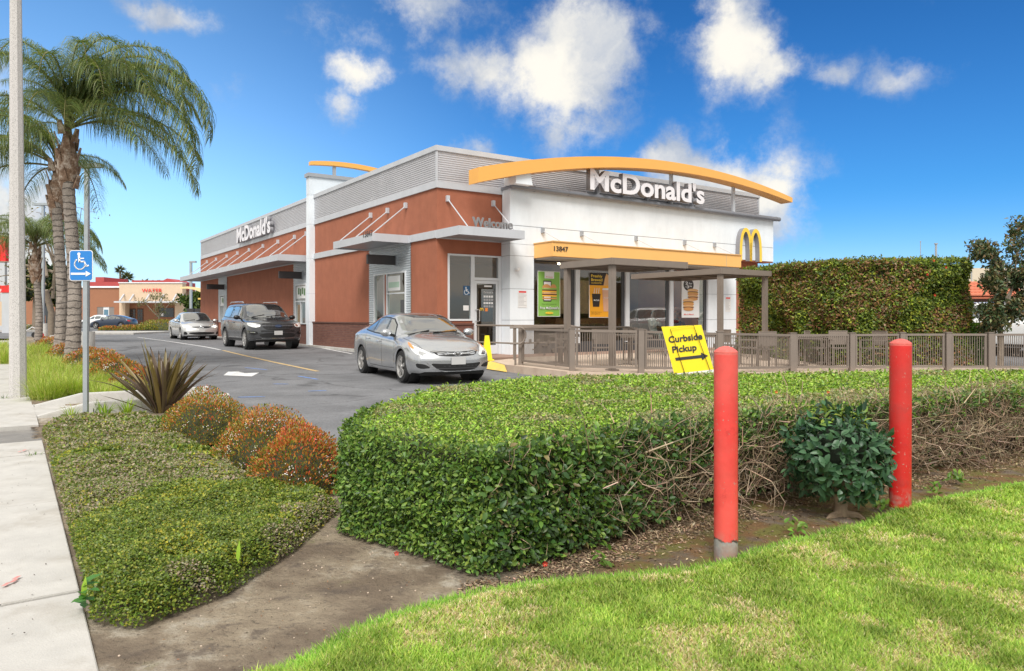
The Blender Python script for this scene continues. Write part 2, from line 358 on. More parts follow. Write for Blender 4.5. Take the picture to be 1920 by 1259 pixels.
def speckle_mat():
    m = M('concrete_speckle', (.52, .50, .48), .8, nscale=6, var=.08); nt = m.node_tree; N = nt.nodes.new; Lk = nt.links.new; b = nt.nodes['Principled BSDF']
    tc = N('ShaderNodeTexCoord'); n = N('ShaderNodeTexNoise'); n.inputs['Scale'].default_value = 110; n.inputs['Detail'].default_value = 2; Lk(tc.outputs['Object'], n.inputs['Vector'])
    r = N('ShaderNodeValToRGB'); Lk(n.outputs['Fac'], r.inputs[0]); r.color_ramp.elements[0].position = .36; r.color_ramp.elements[0].color = (.30, .29, .285, 1); r.color_ramp.elements[1].position = .5; r.color_ramp.elements[1].color = (.56, .54, .53, 1)
    Lk(r.outputs[0], b.inputs['Base Color'])
speckle_mat()
def soil_mat():
    m = M('soil', (.2, .17, .14), .95); nt = m.node_tree; N = nt.nodes.new; Lk = nt.links.new; b = nt.nodes['Principled BSDF']; tc = N('ShaderNodeTexCoord')
    def nz(s, d=8, r=.6):
        n = N('ShaderNodeTexNoise'); n.inputs['Scale'].default_value = s; n.inputs['Detail'].default_value = d; n.inputs['Roughness'].default_value = r; Lk(tc.outputs['Object'], n.inputs['Vector']); return n.outputs['Fac']
    def mr(v, a, b_, c=0, d=1):
        n = N('ShaderNodeMapRange'); n.interpolation_type = 'SMOOTHSTEP'; Lk(v, n.inputs[0]); n.inputs[1].default_value = a; n.inputs[2].default_value = b_; n.inputs[3].default_value = c; n.inputs[4].default_value = d; return n.outputs[0]
    def mix(f, a, c):
        n = N('ShaderNodeMix'); n.data_type = 'RGBA'; Lk(f, n.inputs[0])
        for i, q in ((6, a), (7, c)):
            if isinstance(q, tuple): n.inputs[i].default_value = (*q, 1)
            else: Lk(q, n.inputs[i])
        return n.outputs[2]
    c = mix(mr(nz(2.2), .38, .62), (.185, .14, .10), (.35, .285, .205))
    c = mix(mr(nz(1.1, 10, .7), .53, .66, 0, .85), c, (.56, .52, .45)); c = mix(mr(nz(5.5, 8, .7), .52, .66, 0, .75), c, (.13, .10, .08)); c = mix(mr(nz(3.4, 8, .75), .60, .72, 0, .6), c, (.22, .22, .09))
    c = mix(mr(nz(45, 4), .55, .72, 0, .6), c, (.07, .055, .045))
    # wet mossy strip between the bollards and the hedge (object space = world space)
    s = N('ShaderNodeSeparateXYZ'); Lk(tc.outputs['Object'], s.inputs[0])
    ln = N('ShaderNodeMath'); ln.operation = 'MULTIPLY_ADD'; Lk(s.outputs[0], ln.inputs[0]); ln.inputs[1].default_value = -.58; Lk(s.outputs[1], ln.inputs[2])     # Y - .58 X
    moss = N('ShaderNodeMath'); moss.operation = 'MULTIPLY'; Lk(mr(s.outputs[0], .1, .7), moss.inputs[0]); Lk(mr(nz(2.6, 8, .7), .38, .52, 0, .85), moss.inputs[1])
    ms = mix(mr(nz(7), .4, .6), (.15, .145, .02), (.19, .095, .03))
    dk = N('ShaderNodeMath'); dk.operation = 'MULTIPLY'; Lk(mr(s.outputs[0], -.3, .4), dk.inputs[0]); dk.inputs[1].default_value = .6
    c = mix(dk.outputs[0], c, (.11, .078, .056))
    c = mix(moss.outputs[0], c, ms)
    Lk(c, b.inputs['Base Color'])
    bp = N('ShaderNodeBump'); bp.inputs['Strength'].default_value = 1; bp.inputs['Distance'].default_value = .035; Lk(nz(16, 10, .72), bp.inputs['Height']); Lk(bp.outputs[0], b.inputs['Normal'])
soil_mat()
M('lawn_soil', (.20, .20, .06), .95, nscale=14, var=.4, stain=(.40, .33, .18), sscale=3, samt=.6)
M('far_ground', (.30, .28, .25), .95, nscale=.2, var=.1)
# ---------------------------------------------------------------- text
def text_me(s, offset=0., extrude=0.):
    cu = bpy.data.curves.new('lettering', 'FONT'); cu.body = s; cu.offset = offset; cu.extrude = extrude; cu.resolution_u = 4; cu.size = 1
    o = bpy.data.objects.new('t', cu); COL.objects.link(o); dg = bpy.context.evaluated_depsgraph_get(); dg.update()
    me = bpy.data.meshes.new_from_object(o.evaluated_get(dg)); bpy.data.objects.remove(o); bpy.data.curves.remove(cu); return me
def me_co(me):
    a = np.empty(len(me.vertices)*3, np.float32); me.vertices.foreach_get('co', a); return a.reshape(-1, 3)
def fit_text(s, O, R, Up, width, height, thick, mat, parent=None, name='lettering', offset=.0, side=None, shear=0.):
    """one mesh of letters: lower-left corner O, width along R, height (of capitals) along Up"""
    R = Vector(R).normalized(); Up = Vector(Up).normalized(); Nn = R.cross(Up)
    me = text_me(s, offset, .5 if thick else 0); co = me_co(me)
    ref = me_co(text_me('H', offset)); x0, x1 = co[:, 0].min(), co[:, 0].max(); capz = ref[:, 1].max() - ref[:, 1].min(); y0 = ref[:, 1].min()
    sx = width / (x1 - x0) if width else height / capz
    sy = height / capz
    X = (co[:, 0] - x0) * sx; Y = (co[:, 1] - y0) * sy; Z = co[:, 2] * thick
    X = X + Y * shear
    W = np.outer(X, R) + np.outer(Y, Up) + np.outer(Z, Nn) + np.array(O)
    me.vertices.foreach_set('co', W.astype(np.float32).ravel()); me.update()
    me.materials.clear(); me.materials.append(mat)
    if side:
        me.materials.append(side); nn = np.array(Nn)
        for p in me.polygons:
            if abs(p.normal.dot(Nn)) < .7: p.material_index = 1
    return link(name, me, parent)
def letters(s, O, R, Up, width, height, thick, mat, parent, offset=.0, side=None):
    """every character its own part"""
    R = Vector(R).normalized(); full = me_co(text_me(s, offset)); x0, x1 = full[:, 0].min(), full[:, 0].max()
    sx = width / (x1 - x0); out = []
    pre = ''
    capw = None
    for ch in s:
        pre += ch
        if ch == ' ': continue
        pw = me_co(text_me(pre, offset))[:, 0].max(); c = me_co(text_me(ch, offset)); cw = c[:, 0].max() - c[:, 0].min()
        out.append(fit_text(ch, Vector(O) + R * ((pw - cw - x0) * sx), R, Up, cw * sx, height, thick, mat, parent, 'letter', offset, side))
    return out

def ring_mat():
    m = MATS['palm_trunk']; nt = m.node_tree; N = nt.nodes.new; Lk = nt.links.new; b = nt.nodes['Principled BSDF']; src = b.inputs['Base Color'].links[0].from_socket
    tc = N('ShaderNodeTexCoord'); w = N('ShaderNodeTexWave'); w.bands_direction = 'Z'; w.inputs['Scale'].default_value = 2.0; w.inputs['Distortion'].default_value = 3.5; w.inputs['Detail'].default_value = 3; w.inputs['Detail Scale'].default_value = 2.2; Lk(tc.outputs['Object'], w.inputs['Vector'])
    r = N('ShaderNodeMapRange'); Lk(w.outputs['Fac'], r.inputs[0]); r.inputs[1].default_value = .0; r.inputs[2].default_value = .16; r.inputs[3].default_value = .25; r.inputs[4].default_value = 1.0
    mx = N('ShaderNodeVectorMath'); mx.operation = 'SCALE'; Lk(src, mx.inputs[0]); Lk(r.outputs[0], mx.inputs[3]); Lk(mx.outputs[0], b.inputs['Base Color'])
ring_mat()

def asphalt_wear():
    m = MATS['asphalt']; nt = m.node_tree; N = nt.nodes.new; Lk = nt.links.new; b = nt.nodes['Principled BSDF']; src = b.inputs['Base Color'].links[0].from_socket; tc = N('ShaderNodeTexCoord')
    n = N('ShaderNodeTexNoise'); n.inputs['Scale'].default_value = .8; n.inputs['Detail'].default_value = 6; Lk(tc.outputs['Object'], n.inputs['Vector']); ad = N('ShaderNodeVectorMath'); ad.operation = 'MULTIPLY_ADD'; Lk(n.outputs['Color'], ad.inputs[0]); ad.inputs[1].default_value = (1.6, 1.6, 0); Lk(tc.outputs['Object'], ad.inputs[2])
    v = N('ShaderNodeTexVoronoi'); v.feature = 'DISTANCE_TO_EDGE'; v.inputs['Scale'].default_value = .22; Lk(ad.outputs[0], v.inputs['Vector'])
    r = N('ShaderNodeMapRange'); Lk(v.outputs['Distance'], r.inputs[0]); r.inputs[1].default_value = .0; r.inputs[2].default_value = .006; r.inputs[3].default_value = .45; r.inputs[4].default_value = 1
    n2 = N('ShaderNodeTexNoise'); n2.inputs['Scale'].default_value = .9; n2.inputs['Detail'].default_value = 3; Lk(tc.outputs['Object'], n2.inputs['Vector']); r2 = N('ShaderNodeMapRange'); r2.interpolation_type = 'SMOOTHSTEP'; Lk(n2.outputs['Fac'], r2.inputs[0]); r2.inputs[1].default_value = .64; r2.inputs[2].default_value = .72; r2.inputs[3].default_value = 1; r2.inputs[4].default_value = .55
    n3 = N('ShaderNodeTexNoise'); n3.inputs['Scale'].default_value = 30; n3.inputs['Detail'].default_value = 4; Lk(tc.outputs['Object'], n3.inputs['Vector']); r3 = N('ShaderNodeMapRange'); Lk(n3.outputs['Fac'], r3.inputs[0]); r3.inputs[1].default_value = .3; r3.inputs[2].default_value = .7; r3.inputs[3].default_value = .82; r3.inputs[4].default_value = 1.2
    a = N('ShaderNodeMath'); a.operation = 'MULTIPLY'; Lk(r.outputs[0], a.inputs[0]); Lk(r2.outputs[0], a.inputs[1]); a2 = N('ShaderNodeMath'); a2.operation = 'MULTIPLY'; Lk(a.outputs[0], a2.inputs[0]); Lk(r3.outputs[0], a2.inputs[1])
    mx = N('ShaderNodeVectorMath'); mx.operation = 'SCALE'; Lk(src, mx.inputs[0]); Lk(a2.outputs[0], mx.inputs[3]); Lk(mx.outputs[0], b.inputs['Base Color'])
asphalt_wear()
# ================================================================ SETTING
KX = lambda Y: -4.37 - .69 * (Y - 10)           # left kerb of the drive
SX = lambda Y: -1.40 - .69 * (Y - 2.456)        # right edge of the sidewalk
# big sheet to the horizon
g = MB(); g.box(-900, 900, -60, 1500, -.6, -.32); tag(g.build('ground', MATS['far_ground']), kind='structure')
# car park: sheet that follows lot_z
ys = list(np.arange(4.0, 30, 1.0)) + [30, 34, 40, 60, 100, 200, 420]
m = MB()
for i in range(len(ys)-1):
    a, b = ys[i], ys[i+1]
    xl = lambda y: KX(y) + .05 if y < 60 else -150
    xl0 = KX(a) + .05 if a < 44 else -160; xl1 = KX(b) + .05 if b < 44 else -160
    m.add([(xl0, a, lot_z(a)), (70, a, lot_z(a)), (160 if b > 50 else 70, b, lot_z(b)), (xl1, b, lot_z(b))], [(0, 1, 2, 3)])
tag(m.build('parking_lot', MATS['asphalt']), kind='structure')
# planting soil (raised grid)
def in_poly(P, poly):
    x, y = P[:, 0], P[:, 1]; r = np.zeros(len(P), bool); n = len(poly); j = n-1
    for i in range(n):
        xi, yi = poly[i][:2]; xj, yj = poly[j][:2]
        if yi != yj:
            c = ((yi > y) != (yj > y)) & (x < (xj-xi)*(y-yi)/(yj-yi) + xi); r ^= c
        j = i
    return r
def vnoise(x, y, s, seed=0):
    x = np.asarray(x)*s; y = np.asarray(y)*s; xi = np.floor(x); yi = np.floor(y); fx = x-xi; fy = y-yi; fx = fx*fx*(3-2*fx); fy = fy*fy*(3-2*fy)
    h = lambda a, b: np.modf(np.abs(np.sin(a*127.1+b*311.7+seed*74.7)*43758.5453))[0]
    return (h(xi, yi)*(1-fx)+h(xi+1, yi)*fx)*(1-fy)+(h(xi, yi+1)*(1-fx)+h(xi+1, yi+1)*fx)*fy
def fbm(x, y, s, o=4, seed=0): return sum(vnoise(x, y, s*2**k, seed+k)*.5**k for k in range(o))/sum(.5**k for k in range(o))
LAWN = [gp(*p) for p in ((545,1262),(640,1203),(760,1158),(900,1113),(1000,1097),(1090,1092),(1200,1082),(1350,1062),(1480,1018),(1600,992),(1700,955),(1920,908),(2300,850))]
LAWNP = [(p.x, p.y) for p in LAWN] + [(7, 1.2), (-1.35, 1.2), (LAWN[0].x-.35, LAWN[0].y-.35)]
def soil_h(x, y): return .022*(fbm(x, y, 3, 4)-.5) + .010*(fbm(x, y, 22, 3, 5)-.5) + .03*(fbm(x, y, .7, 2, 9)-.5)
BED_EDGE = [(-1.9,6.4),(-1.1,6.95),(.1,7.95),(1,8.15),(6.5,8.95),(14,10.0)]
def bed_right(y):      # x limit of soil at given y on the drive side
    return KX(y)
nx, ny = 260, 190
gx = np.linspace(-8.5, 14, nx); gy = np.linspace(1.0, 11, ny)**1.0
X, Y = np.meshgrid(gx, gy); Vt = np.stack([X.ravel(), Y.ravel(), soil_h(X.ravel(), Y.ravel()) - .012], 1)
poly = [(SX(1.0)-.05, 1.0), (SX(9.6)-.05, 9.6), (KX(9.9), 9.9)] + [(KX(6.4)+.1, 6.4)] + BED_EDGE[1:] + [(14, 1.0)]
idx = np.arange(nx*ny).reshape(ny, nx); q = np.stack([idx[:-1,:-1], idx[:-1,1:], idx[1:,1:], idx[1:,:-1]], -1).reshape(-1, 4)
cen = Vt[q].mean(1); q = q[in_poly(cen, poly)]
tag(mesh_np('soil_bed', Vt, q, MATS['soil'], smooth=True), kind='structure')
# lawn ground, a few cm proud
nx, ny = 200, 160; gx = np.linspace(-1.5, 8, nx); gy = np.linspace(1.1, 7.2, ny); X, Y = np.meshgrid(gx, gy)
def lawn_edge_d(x, y):      # rough distance inside the lawn
    d = np.full(np.shape(x), 9.)
    for i in range(len(LAWN)-1):
        a = np.array([LAWN[i].x, LAWN[i].y]); b = np.array([LAWN[i+1].x, LAWN[i+1].y]); ab = b-a
        t = np.clip(((x-a[0])*ab[0]+(y-a[1])*ab[1])/(ab@ab), 0, 1); d = np.minimum(d, np.hypot(x-a[0]-t*ab[0], y-a[1]-t*ab[1]))
    return d
def lawn_h(x, y): return -.01 + .035*np.minimum(lawn_edge_d(x, y)/.12, 1) + .03*(fbm(x, y, 1.5, 3, 3)-.5)
Vt = np.stack([X.ravel(), Y.ravel(), lawn_h(X.ravel(), Y.ravel())], 1)
idx = np.arange(nx*ny).reshape(ny, nx); q = np.stack([idx[:-1,:-1], idx[:-1,1:], idx[1:,1:], idx[1:,:-1]], -1).reshape(-1, 4)
q = q[in_poly(Vt[q].mean(1), LAWNP)]
tag(mesh_np('lawn_ground', Vt, q, MATS['lawn_soil'], smooth=True), kind='structure')
# sidewalk of slabs
sw = empty('sidewalk', (0, 0, 0)); tag(sw, kind='structure')
cuts = [1.2, 2.05, 3.17, 4.72, 6.37, 7.05, 8.68, 10.35] + [10.35 + 1.3*k for k in range(1, 22)]
def swp(Y, off): e = Vector((SX(Y), Y, 0)); return e - U * off
for i in range(len(cuts)-1):
    for r, (o0, o1) in enumerate(((0, 1.6), (1.615, 3.2))):
        a, b = cuts[i] + .006, cuts[i+1] - .006
        P = [swp(a, o1), swp(a, o0), swp(b, o0), swp(b, o1)]
        if 6.4 < (a+b)/2 < 8.6: mt = MATS['concrete_shadowed'] if (a+b)/2 > 7.05 and (a+b)/2 < 7.9 else MATS['concrete']
        else: mt = MATS['concrete']
        dz = [.004, 0, .006, .002][i % 4]
        if a < 7.05 + .01 <= b and False: pass
        if 7.0 < a < 8.6:                       # dished slab, the shadow over it put into its colour, then a light lip
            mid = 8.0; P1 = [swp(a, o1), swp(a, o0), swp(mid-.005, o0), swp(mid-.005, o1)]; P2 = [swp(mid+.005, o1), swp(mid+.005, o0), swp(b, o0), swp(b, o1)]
            k = MB(); k.prism([(p.x, p.y) for p in P1], -.15, lambda p, mid=mid: .0 - .045*max(0, math.sin(math.pi*min(1, max(0, (p[1]-7.05)/1.6))))); k.build('slab', MATS['concrete_shadowed'], sw)
            k = MB(); k.prism([(p.x, p.y) for p in P2], -.15, .012); k.build('slab', MATS['concrete'], sw); continue
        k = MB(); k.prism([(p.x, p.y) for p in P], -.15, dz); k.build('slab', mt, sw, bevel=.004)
# left kerb of the drive, in lengths
kerb = empty('drive_kerb'); tag(kerb, kind='structure')
y = 10.6
while y < 42:
    L_ = 3.0; a, b = y+.006, min(y+L_, 42)-.006
    k = MB(); w = .30
    P = [(KX(a)-w*.82, a-w*.57), (KX(a), a), (KX(b), b), (KX(b)-w*.82, b-w*.57)]
    k.prism(P, -.4, .145); k.build('kerb_stone', MATS['concrete'], kerb, bevel=.02); y += L_
# kerb hidden behind the hedge
k = MB()
for i in range(len(BED_EDGE)-1):
    a, b = Vector((*BED_EDGE[i], -.1)), Vector((*BED_EDGE[i+1], -.1)); k.bar(a, b, .15, .26)
k.build('kerb_stone', MATS['concrete'], kerb)
# accessible path with its two low kerb walls
path = empty('accessible_path'); tag(path, kind='structure')
A0 = Vector((-6.16, 9.35, 0)); 
def pp(s, t, z): p = A0 + U*s + V*t; return (p.x, p.y, z)
m = MB(); m.prism([pp(-.1,-.72,0)[:2], pp(2.3,-.72,0)[:2], pp(2.3,.55,0)[:2], pp(-.1,.55,0)[:2]], -.3, lambda p: .006 - .05*max(0, (Vector((p[0],p[1],0))-A0).dot(U)-1.0)); m.build('path_slab', MATS['concrete'], path)
for t0 in (.42, -.86):
    m = MB(); s0, s1 = -.02, 2.2
    z = lambda s: .012 + .13*min(1, max(0, s/.55))
    prof = [0, .1, .3, .55, 1.2, 2.2]
    vs = []; fs = []
    for s in prof:
        vs += [pp(s, t0, -.2), pp(s, t0+.14, -.2), pp(s, t0+.14, z(s)), pp(s, t0, z(s))]
    for i in range(len(prof)-1):
        for k2 in range(4): fs.append((i*4+k2, i*4+(k2+1)%4, (i+1)*4+(k2+1)%4, (i+1)*4+k2))
    fs += [(0,1,2,3), tuple(len(vs)-4+i for i in (3,2,1,0))]
    m.add(vs, fs); m.build('kerb_wall', MATS['concrete_wall'], path, bevel=.012)
m = MB(); zt = lambda s: .012 - .05*max(0, s-1.0)
m.add([pp(1.3,-.62,zt(1.3)), pp(1.95,-.62,zt(1.95)), pp(1.95,.4,zt(1.95)), pp(1.3,.4,zt(1.3))], [(0,1,2,3)])
for i in range(9):
    for j in range(14):
        c = Vector(pp(1.34+i*.07, -.58+j*.07, zt(1.34+i*.07))); m.lathe([(.018,0),(.012,.007)], c, 6)
m.build('tactile_pad', MATS['tactile'], path)
# planting strip beyond the path
m = MB(); ya, yb = 9.9, 44
m.prism([(SX(ya)-.02, ya), (KX(ya)-.25, ya), (KX(yb)-.25, yb), (SX(yb)-.02, yb)], -.3, .01); tag(m.build('planting_strip', MATS['soil']), kind='structure')
# lawn / grass verge at the far left end
m = MB(); m.prism([(-60, 28), (SX(28)-3.25, 28), (SX(60)-3.25, 60), (-60, 60)], -.3, .02); tag(m.build('far_verge', MATS['lawn_soil']), kind='structure')
# painted markings
mark = empty('road_markings'); tag(mark, kind='structure')
def strip(name, pts, w, mat):
    pts = [gpp(*p, .005) for p in pts]; dn = []
    for p0, p1 in zip(pts[:-1], pts[1:]):
        n = max(1, int((p1-p0).length/1.0))
        dn += [p0.lerp(p1, i/n) for i in range(n)]
    dn.append(pts[-1]); vs = []; fs = []
    for i, p in enumerate(dn):
        d = (dn[min(i+1, len(dn)-1)] - dn[max(i-1, 0)]).normalized(); n = Vector((-d.y, d.x, 0))*w/2
        for s in (-1, 1):
            q = p + n*s; vs.append((q.x, q.y, lot_z(q.y)+.005))
        if i: fs.append((2*i-2, 2*i-1, 2*i+1, 2*i))
    k = MB(); k.add(vs, fs); k.build(name, mat, mark)
strip('lane_line', [(596,696.8),(520,681),(455,666.5),(418,657.5)], .11, MATS['paint_yellow_line'])
strip('lane_line', [(413,656.5),(370,648.5),(320,641),(258,633)], .11, MATS['paint_white'])
for a in ([(446,745.5),(497,744.5)], [(512,720.5),(540,720.8)], [(578,734),(612,733)], [(560,706),(596,712)], [(460,690),(500,694)]):
    strip('blue_line', a, .07, MATS['paint_blue'])
strip('white_line', [(564,647.5),(600,652.5),(660,664)], .10, MATS['paint_white'])
k = MB(); P = [gpp(x, y, .005) for x, y in ((419,704.5),(428,697.5),(447,697.5),(459,700.5),(486,699.5),(472,706.5))]; k.add([tuple(p) for p in P], [tuple(range(6))]); k.build('arrow_mark', MATS['paint_white'], mark)
k = MB(); P = [gpp(x, y, .005) for x, y in ((362,690),(372,690),(380,694),(368,696))]

# ================================================================ RESTAURANT
R = empty('restaurant', C0, UA, 'orange and white fast food restaurant with grey corrugated parapet and yellow roof arch', 'restaurant')
def part(mb, name, mat, parent=R, **k): return mb.build(name, mat, parent, **k)
def wall_holes(m, p0, du, length, z0, z1, th, holes, nin):
    """wall rectangle from p0 along du with rectangular holes [(s0,s1,z0,z1)], thickness th along nin"""
    xs = sorted({0, length} | {h[0] for h in holes} | {h[1] for h in holes}); zs = sorted({z0, z1} | {h[2] for h in holes} | {h[3] for h in holes})
    p0 = Vector(p0); du = Vector(du); nin = Vector(nin)
    cells = []
    for i in range(len(xs)-1):
        for j in range(len(zs)-1):
            cx, cz = (xs[i]+xs[i+1])/2, (zs[j]+zs[j+1])/2
            if any(h[0] < cx < h[1] and h[2] < cz < h[3] for h in holes): continue
            cells.append((xs[i], xs[i+1], zs[j], zs[j+1]))
    for (a, b, c, d) in cells:
        q = [p0+du*a, p0+du*b, p0+du*b+nin*th, p0+du*a+nin*th]
        m.prism([(v.x, v.y) for v in q], c, d)
def corr(p0, p1, z0, z1, pitch, amp, nout, back=.05):
    """horizontal corrugated sheet between plan points p0,p1"""
    m = MB(); p0 = Vector((*p0, 0)); p1 = Vector((*p1, 0)); nout = Vector((*nout, 0)); n = int(round((z1-z0)/pitch)); k = 6; vs = []; fs = []
    for i in range(n*k+1):
        z = z0 + (z1-z0)*i/(n*k); o = nout*(amp*math.sin(2*math.pi*i/k)); vs += [tuple(p0+o+Vector((0,0,z))), tuple(p1+o+Vector((0,0,z)))]
        if i: fs.append((2*i-2, 2*i-1, 2*i+1, 2*i))
    m.add(vs, fs); return m
ZB = 1.02
# --- left (drive-through) side: segments between corrugated bays
BAY = [(1.67, 4.86), (B_of(576,0), B_of(551,0)), (B_of(426,0), B_of(410,0))]
BAY[1] = (11.2, BAY[1][1])
BEND = 32.0
segs = []; s = 0
for (b0, b1) in BAY: segs.append((s, b0)); s = b1
segs.append((s, BEND))
for (b0, b1) in segs:
    m = MB(); m.box(0, .3, b0 + (0 if b0 else .0), b1, ZB, 4.99); part(m, 'wall', MATS['stucco_orange'])
m = MB(); m.box(.12, .4, 1.6, 1.61, 0, 1)   # (kept tiny: hidden jamb)
# windows of the bays
WIN = [(1.97, 4.4, .95, 2.66, 2), (11.35, 12.75, .9, 2.62, 1), (BAY[2][0]+.6, BAY[2][1]-.5, .9, 2.5, 1)]
for (b0, b1), (w0, w1, z0, z1, n) in zip(BAY, WIN):
    # corrugated pieces around the opening
    for (c0, c1, d0, d1) in ((b0, b1, z1, 3.58 if b0 < 5 else 3.72), (b0, w0, z0, z1), (w1, b1, z0, z1), (b0, b1, .25 if b0 < 5 else ZB, z0)):
        if c1 - c0 > .03 and d1 - d0 > .05: part(corr((-.02, c0), (-.02, c1), d0, d1, .076, .014, (-1, 0)), 'corrugated_panel', MATS['corrugated_blue'], smooth=True)
    m = MB(); m.box(.0, .3, b0+.001, b1-.001, z1+.02, 4.99); part(m, 'wall', MATS['stucco_orange'])
    m = MB(); m.box(.0, .3, b0+.001, b1-.001, -.2, z0-.02); part(m, 'wall', MATS['stucco_orange'])
    m = MB()
    for q in ((w0, w0+.05), (w1-.05, w1)): m.box(-.06, .06, *q, z0, z1)
    m.box(-.06, .06, w0+.05, w1-.05, z0, z0+.05); m.box(-.06, .06, w0+.05, w1-.05, z1-.05, z1)
    if n == 2: m.box(-.055, .05, w0+1.38, w0+1.43, z0+.05, z1-.05); m.box(-.055, .05, w0+1.56, w0+1.61, z0+.05, z1-.05); m.box(-.04, .03, w0+.05, w0+1.38, z0+1.0, z0+1.04)
    else: m.box(-.055, .05, (w0+w1)/2-.02, (w0+w1)/2+.02, z0+.05, z0+.95); m.box(-.05, .05, w0+.05, w1-.05, z0+.95, z0+1.0)
    wf = part(m, 'window', MATS['frame_white'])
    if n == 2:
        k = MB(); k.box(-.045, .03, w0+1.43, w0+1.56, z0+.05, z1-.05); part(k, 'mullion', MATS['stucco_orange'], wf)
    k = MB(); k.box(-.012, -.004, w0+.05, w1-.05, z0+.05, z1-.05); part(k, 'pane', MATS['glass_store'], wf)
    k = MB(); k.box(.30, .31, w0, w1, z0+.02, z1-.02); k.box(.06, .3, w0, w1, z0-.0, z0+.0005+.02); part(k, 'blind', MATS['interior_tan'] if n == 2 else MATS['interior_dark'], wf)
    if n == 2:
        k = MB(); k.box(-.02, -.013, w0+.06, w0+.42, z0+.06, z0+.8); part(k, 'opening', MATS['frame_dark'], wf)
        k = MB(); k.box(-.022, -.013, w0+.45, w0+1.36, z1-.6, z1-.12); part(k, 'menu_card', MATS['poster_white'], wf)
        k = MB(); k.box(-.024, -.022, w0+.5, w0+1.3, z1-.5, z1-.32); part(k, 'menu_print', M('pale_green', (.45, .62, .5), .5), wf)
    else:
        k = MB(); k.box(-.022, -.013, w0+.1, w1-.1, z1-.62, z1-.1); part(k, 'menu_card', MATS['poster_white'], wf)
        k = MB(); [k.box(-.026, -.022, w0+.16+.25*i, w0+.34+.25*i, z1-.5+.06*(i % 2), z1-.2+.04*(i % 2)) for i in range(int((w1-w0-.3)/.25))]; part(k, 'menu_print', M('print_green', (.07, .18, .05), .5), wf)
# far side, back and right walls
m = MB(); m.box(0, 14.88, BEND, BEND+.3, -.2, 4.99); part(m, 'wall', MATS['stucco_orange'])
m = MB(); m.box(14.58, 14.88, .3, BEND, -.2, 4.99); part(m, 'wall', MATS['stucco_orange'])
m = MB(); m.box(.31, 14.57, .31, BEND-.01, 4.9, 4.98); m.box(.31, 14.57, 9.0, 9.2, -.1, 4.89); part(m, 'roof_deck', MATS['trim_grey'])
# front orange wall with window and door openings
FW = (.35, 1.20, 1.09, 3.08); FD = (1.20, 2.25, .06, 3.08)
m = MB(); wall_holes(m, (0.3, 0, 0), (1, 0, 0), 1.97, ZB, 4.99, .3, [(FW[0]-.3, FW[1]-.3, FW[2], FW[3]), (FD[0]-.3, FD[1]-.3, 0, FD[3])], (0, 1, 0)); part(m, 'wall', MATS['stucco_orange'])
m = MB(); m.box(0, .3, -.002, 0.0, ZB, 4.99); 
# brick base
m = MB(); m.box(-.09, .3, -.09, 1.66, -.25, ZB-.05); m.box(.3, FW[1]+.0, -.09, .2, -.25, ZB-.05); part(m, 'brick_base', MATS['brick'])
m = MB(); m.box(-.09, 0, 4.87, 10.38, -.25, ZB-.05); part(m, 'brick_base', MATS['brick'])
m = MB(); m.box(-.09, -.0, BAY[1][1], BAY[2][0], -.25, ZB-.05); part(m, 'brick_base', MATS['brick'])
m = MB(); m.box(-.09, -.0, 11.2, BAY[1][1]-.001, -.25, .84); part(m, 'brick_base', MATS['brick'])
m = MB(); m.box(-.09, -.0, BAY[2][1], BEND, -.25, ZB-.05); part(m, 'brick_base', MATS['brick'])
m = MB(); m.box(-.12, 0, -.12, 1.66, ZB-.05, ZB); m.box(0, FW[1], -.12, 0, ZB-.05, ZB); m.box(-.12, 0, 4.87, 10.38, ZB-.05, ZB); m.box(-.12, 0, BAY[1][1], BAY[2][0], ZB-.05, ZB); part(m, 'brick_cap', M('brick_cap', (.13, .06, .045), .8))
m = MB(); m.box(-.28, -.09, 1.7, BEND, -.3, .06); m.box(-.30, -.09, -.1, 1.7, -.3, .06); part(m, 'footing_kerb', MATS['concrete'])
# --- parapet
def band(m, z0, z1, o, fr=14.88):
    m.box(-o, .3, -o, BEND+o, z0, z1); m.box(.3, fr+o, -o, .3, z0, z1)
m = MB(); band(m, 4.99, 5.17, .05); m.box(14.58, 14.93, .3, BEND, 4.99, 5.17); part(m, 'parapet_band', MATS['trim_light'])
m = MB(); band(m, 6.07, 6.22, .07); m.box(14.6, 14.95, .3, BEND, 6.07, 6.22); part(m, 'parapet_cap', MATS['trim_light'])
m = MB(); m.box(.0, .2, .0, BEND, 5.17, 6.07); m.box(.2, 14.88, 0, .2, 5.17, 6.07); m.box(14.7, 14.88, .2, BEND, 5.17, 6.07); m.box(.2, 14.7, BEND-.2, BEND, 5.17, 6.07); part(m, 'parapet_core', MATS['trim_grey'])
for q in (((-.02, 0), (-.02, 10.38)), ((-.02, 10.75), (-.02, BEND))): part(corr(*q, 5.17, 6.07, .0643, .012, (-1, 0)), 'corrugated_panel', MATS['corrugated'], smooth=True)
part(corr((0, -.02), (14.88, -.02), 5.17, 6.07, .0643, .012, (0, -1)), 'corrugated_panel', MATS['corrugated'], smooth=True)
part(corr((14.90, 0), (14.90, 6), 5.17, 6.07, .0643, .012, (1, 0)), 'corrugated_panel', MATS['corrugated'], smooth=True)
m = MB(); m.box(-.045, .0, -.045, .02, 5.17, 6.07); m.box(-.04, 0, BEND-.03, BEND+.03, 5.17, 6.07); m.box(14.86, 14.92, -.045, 0, 5.17, 6.07); part(m, 'corner_trim', MATS['trim_light'])
# mid band on the near left wall (continues into the canopies)
m = MB(); m.box(-.06, 0, 4.86, 10.38, 3.58, 3.80); m.box(-.06, 0, -.001, 1.67, 3.52, 3.74); part(m, 'mid_band', MATS['trim_light'])
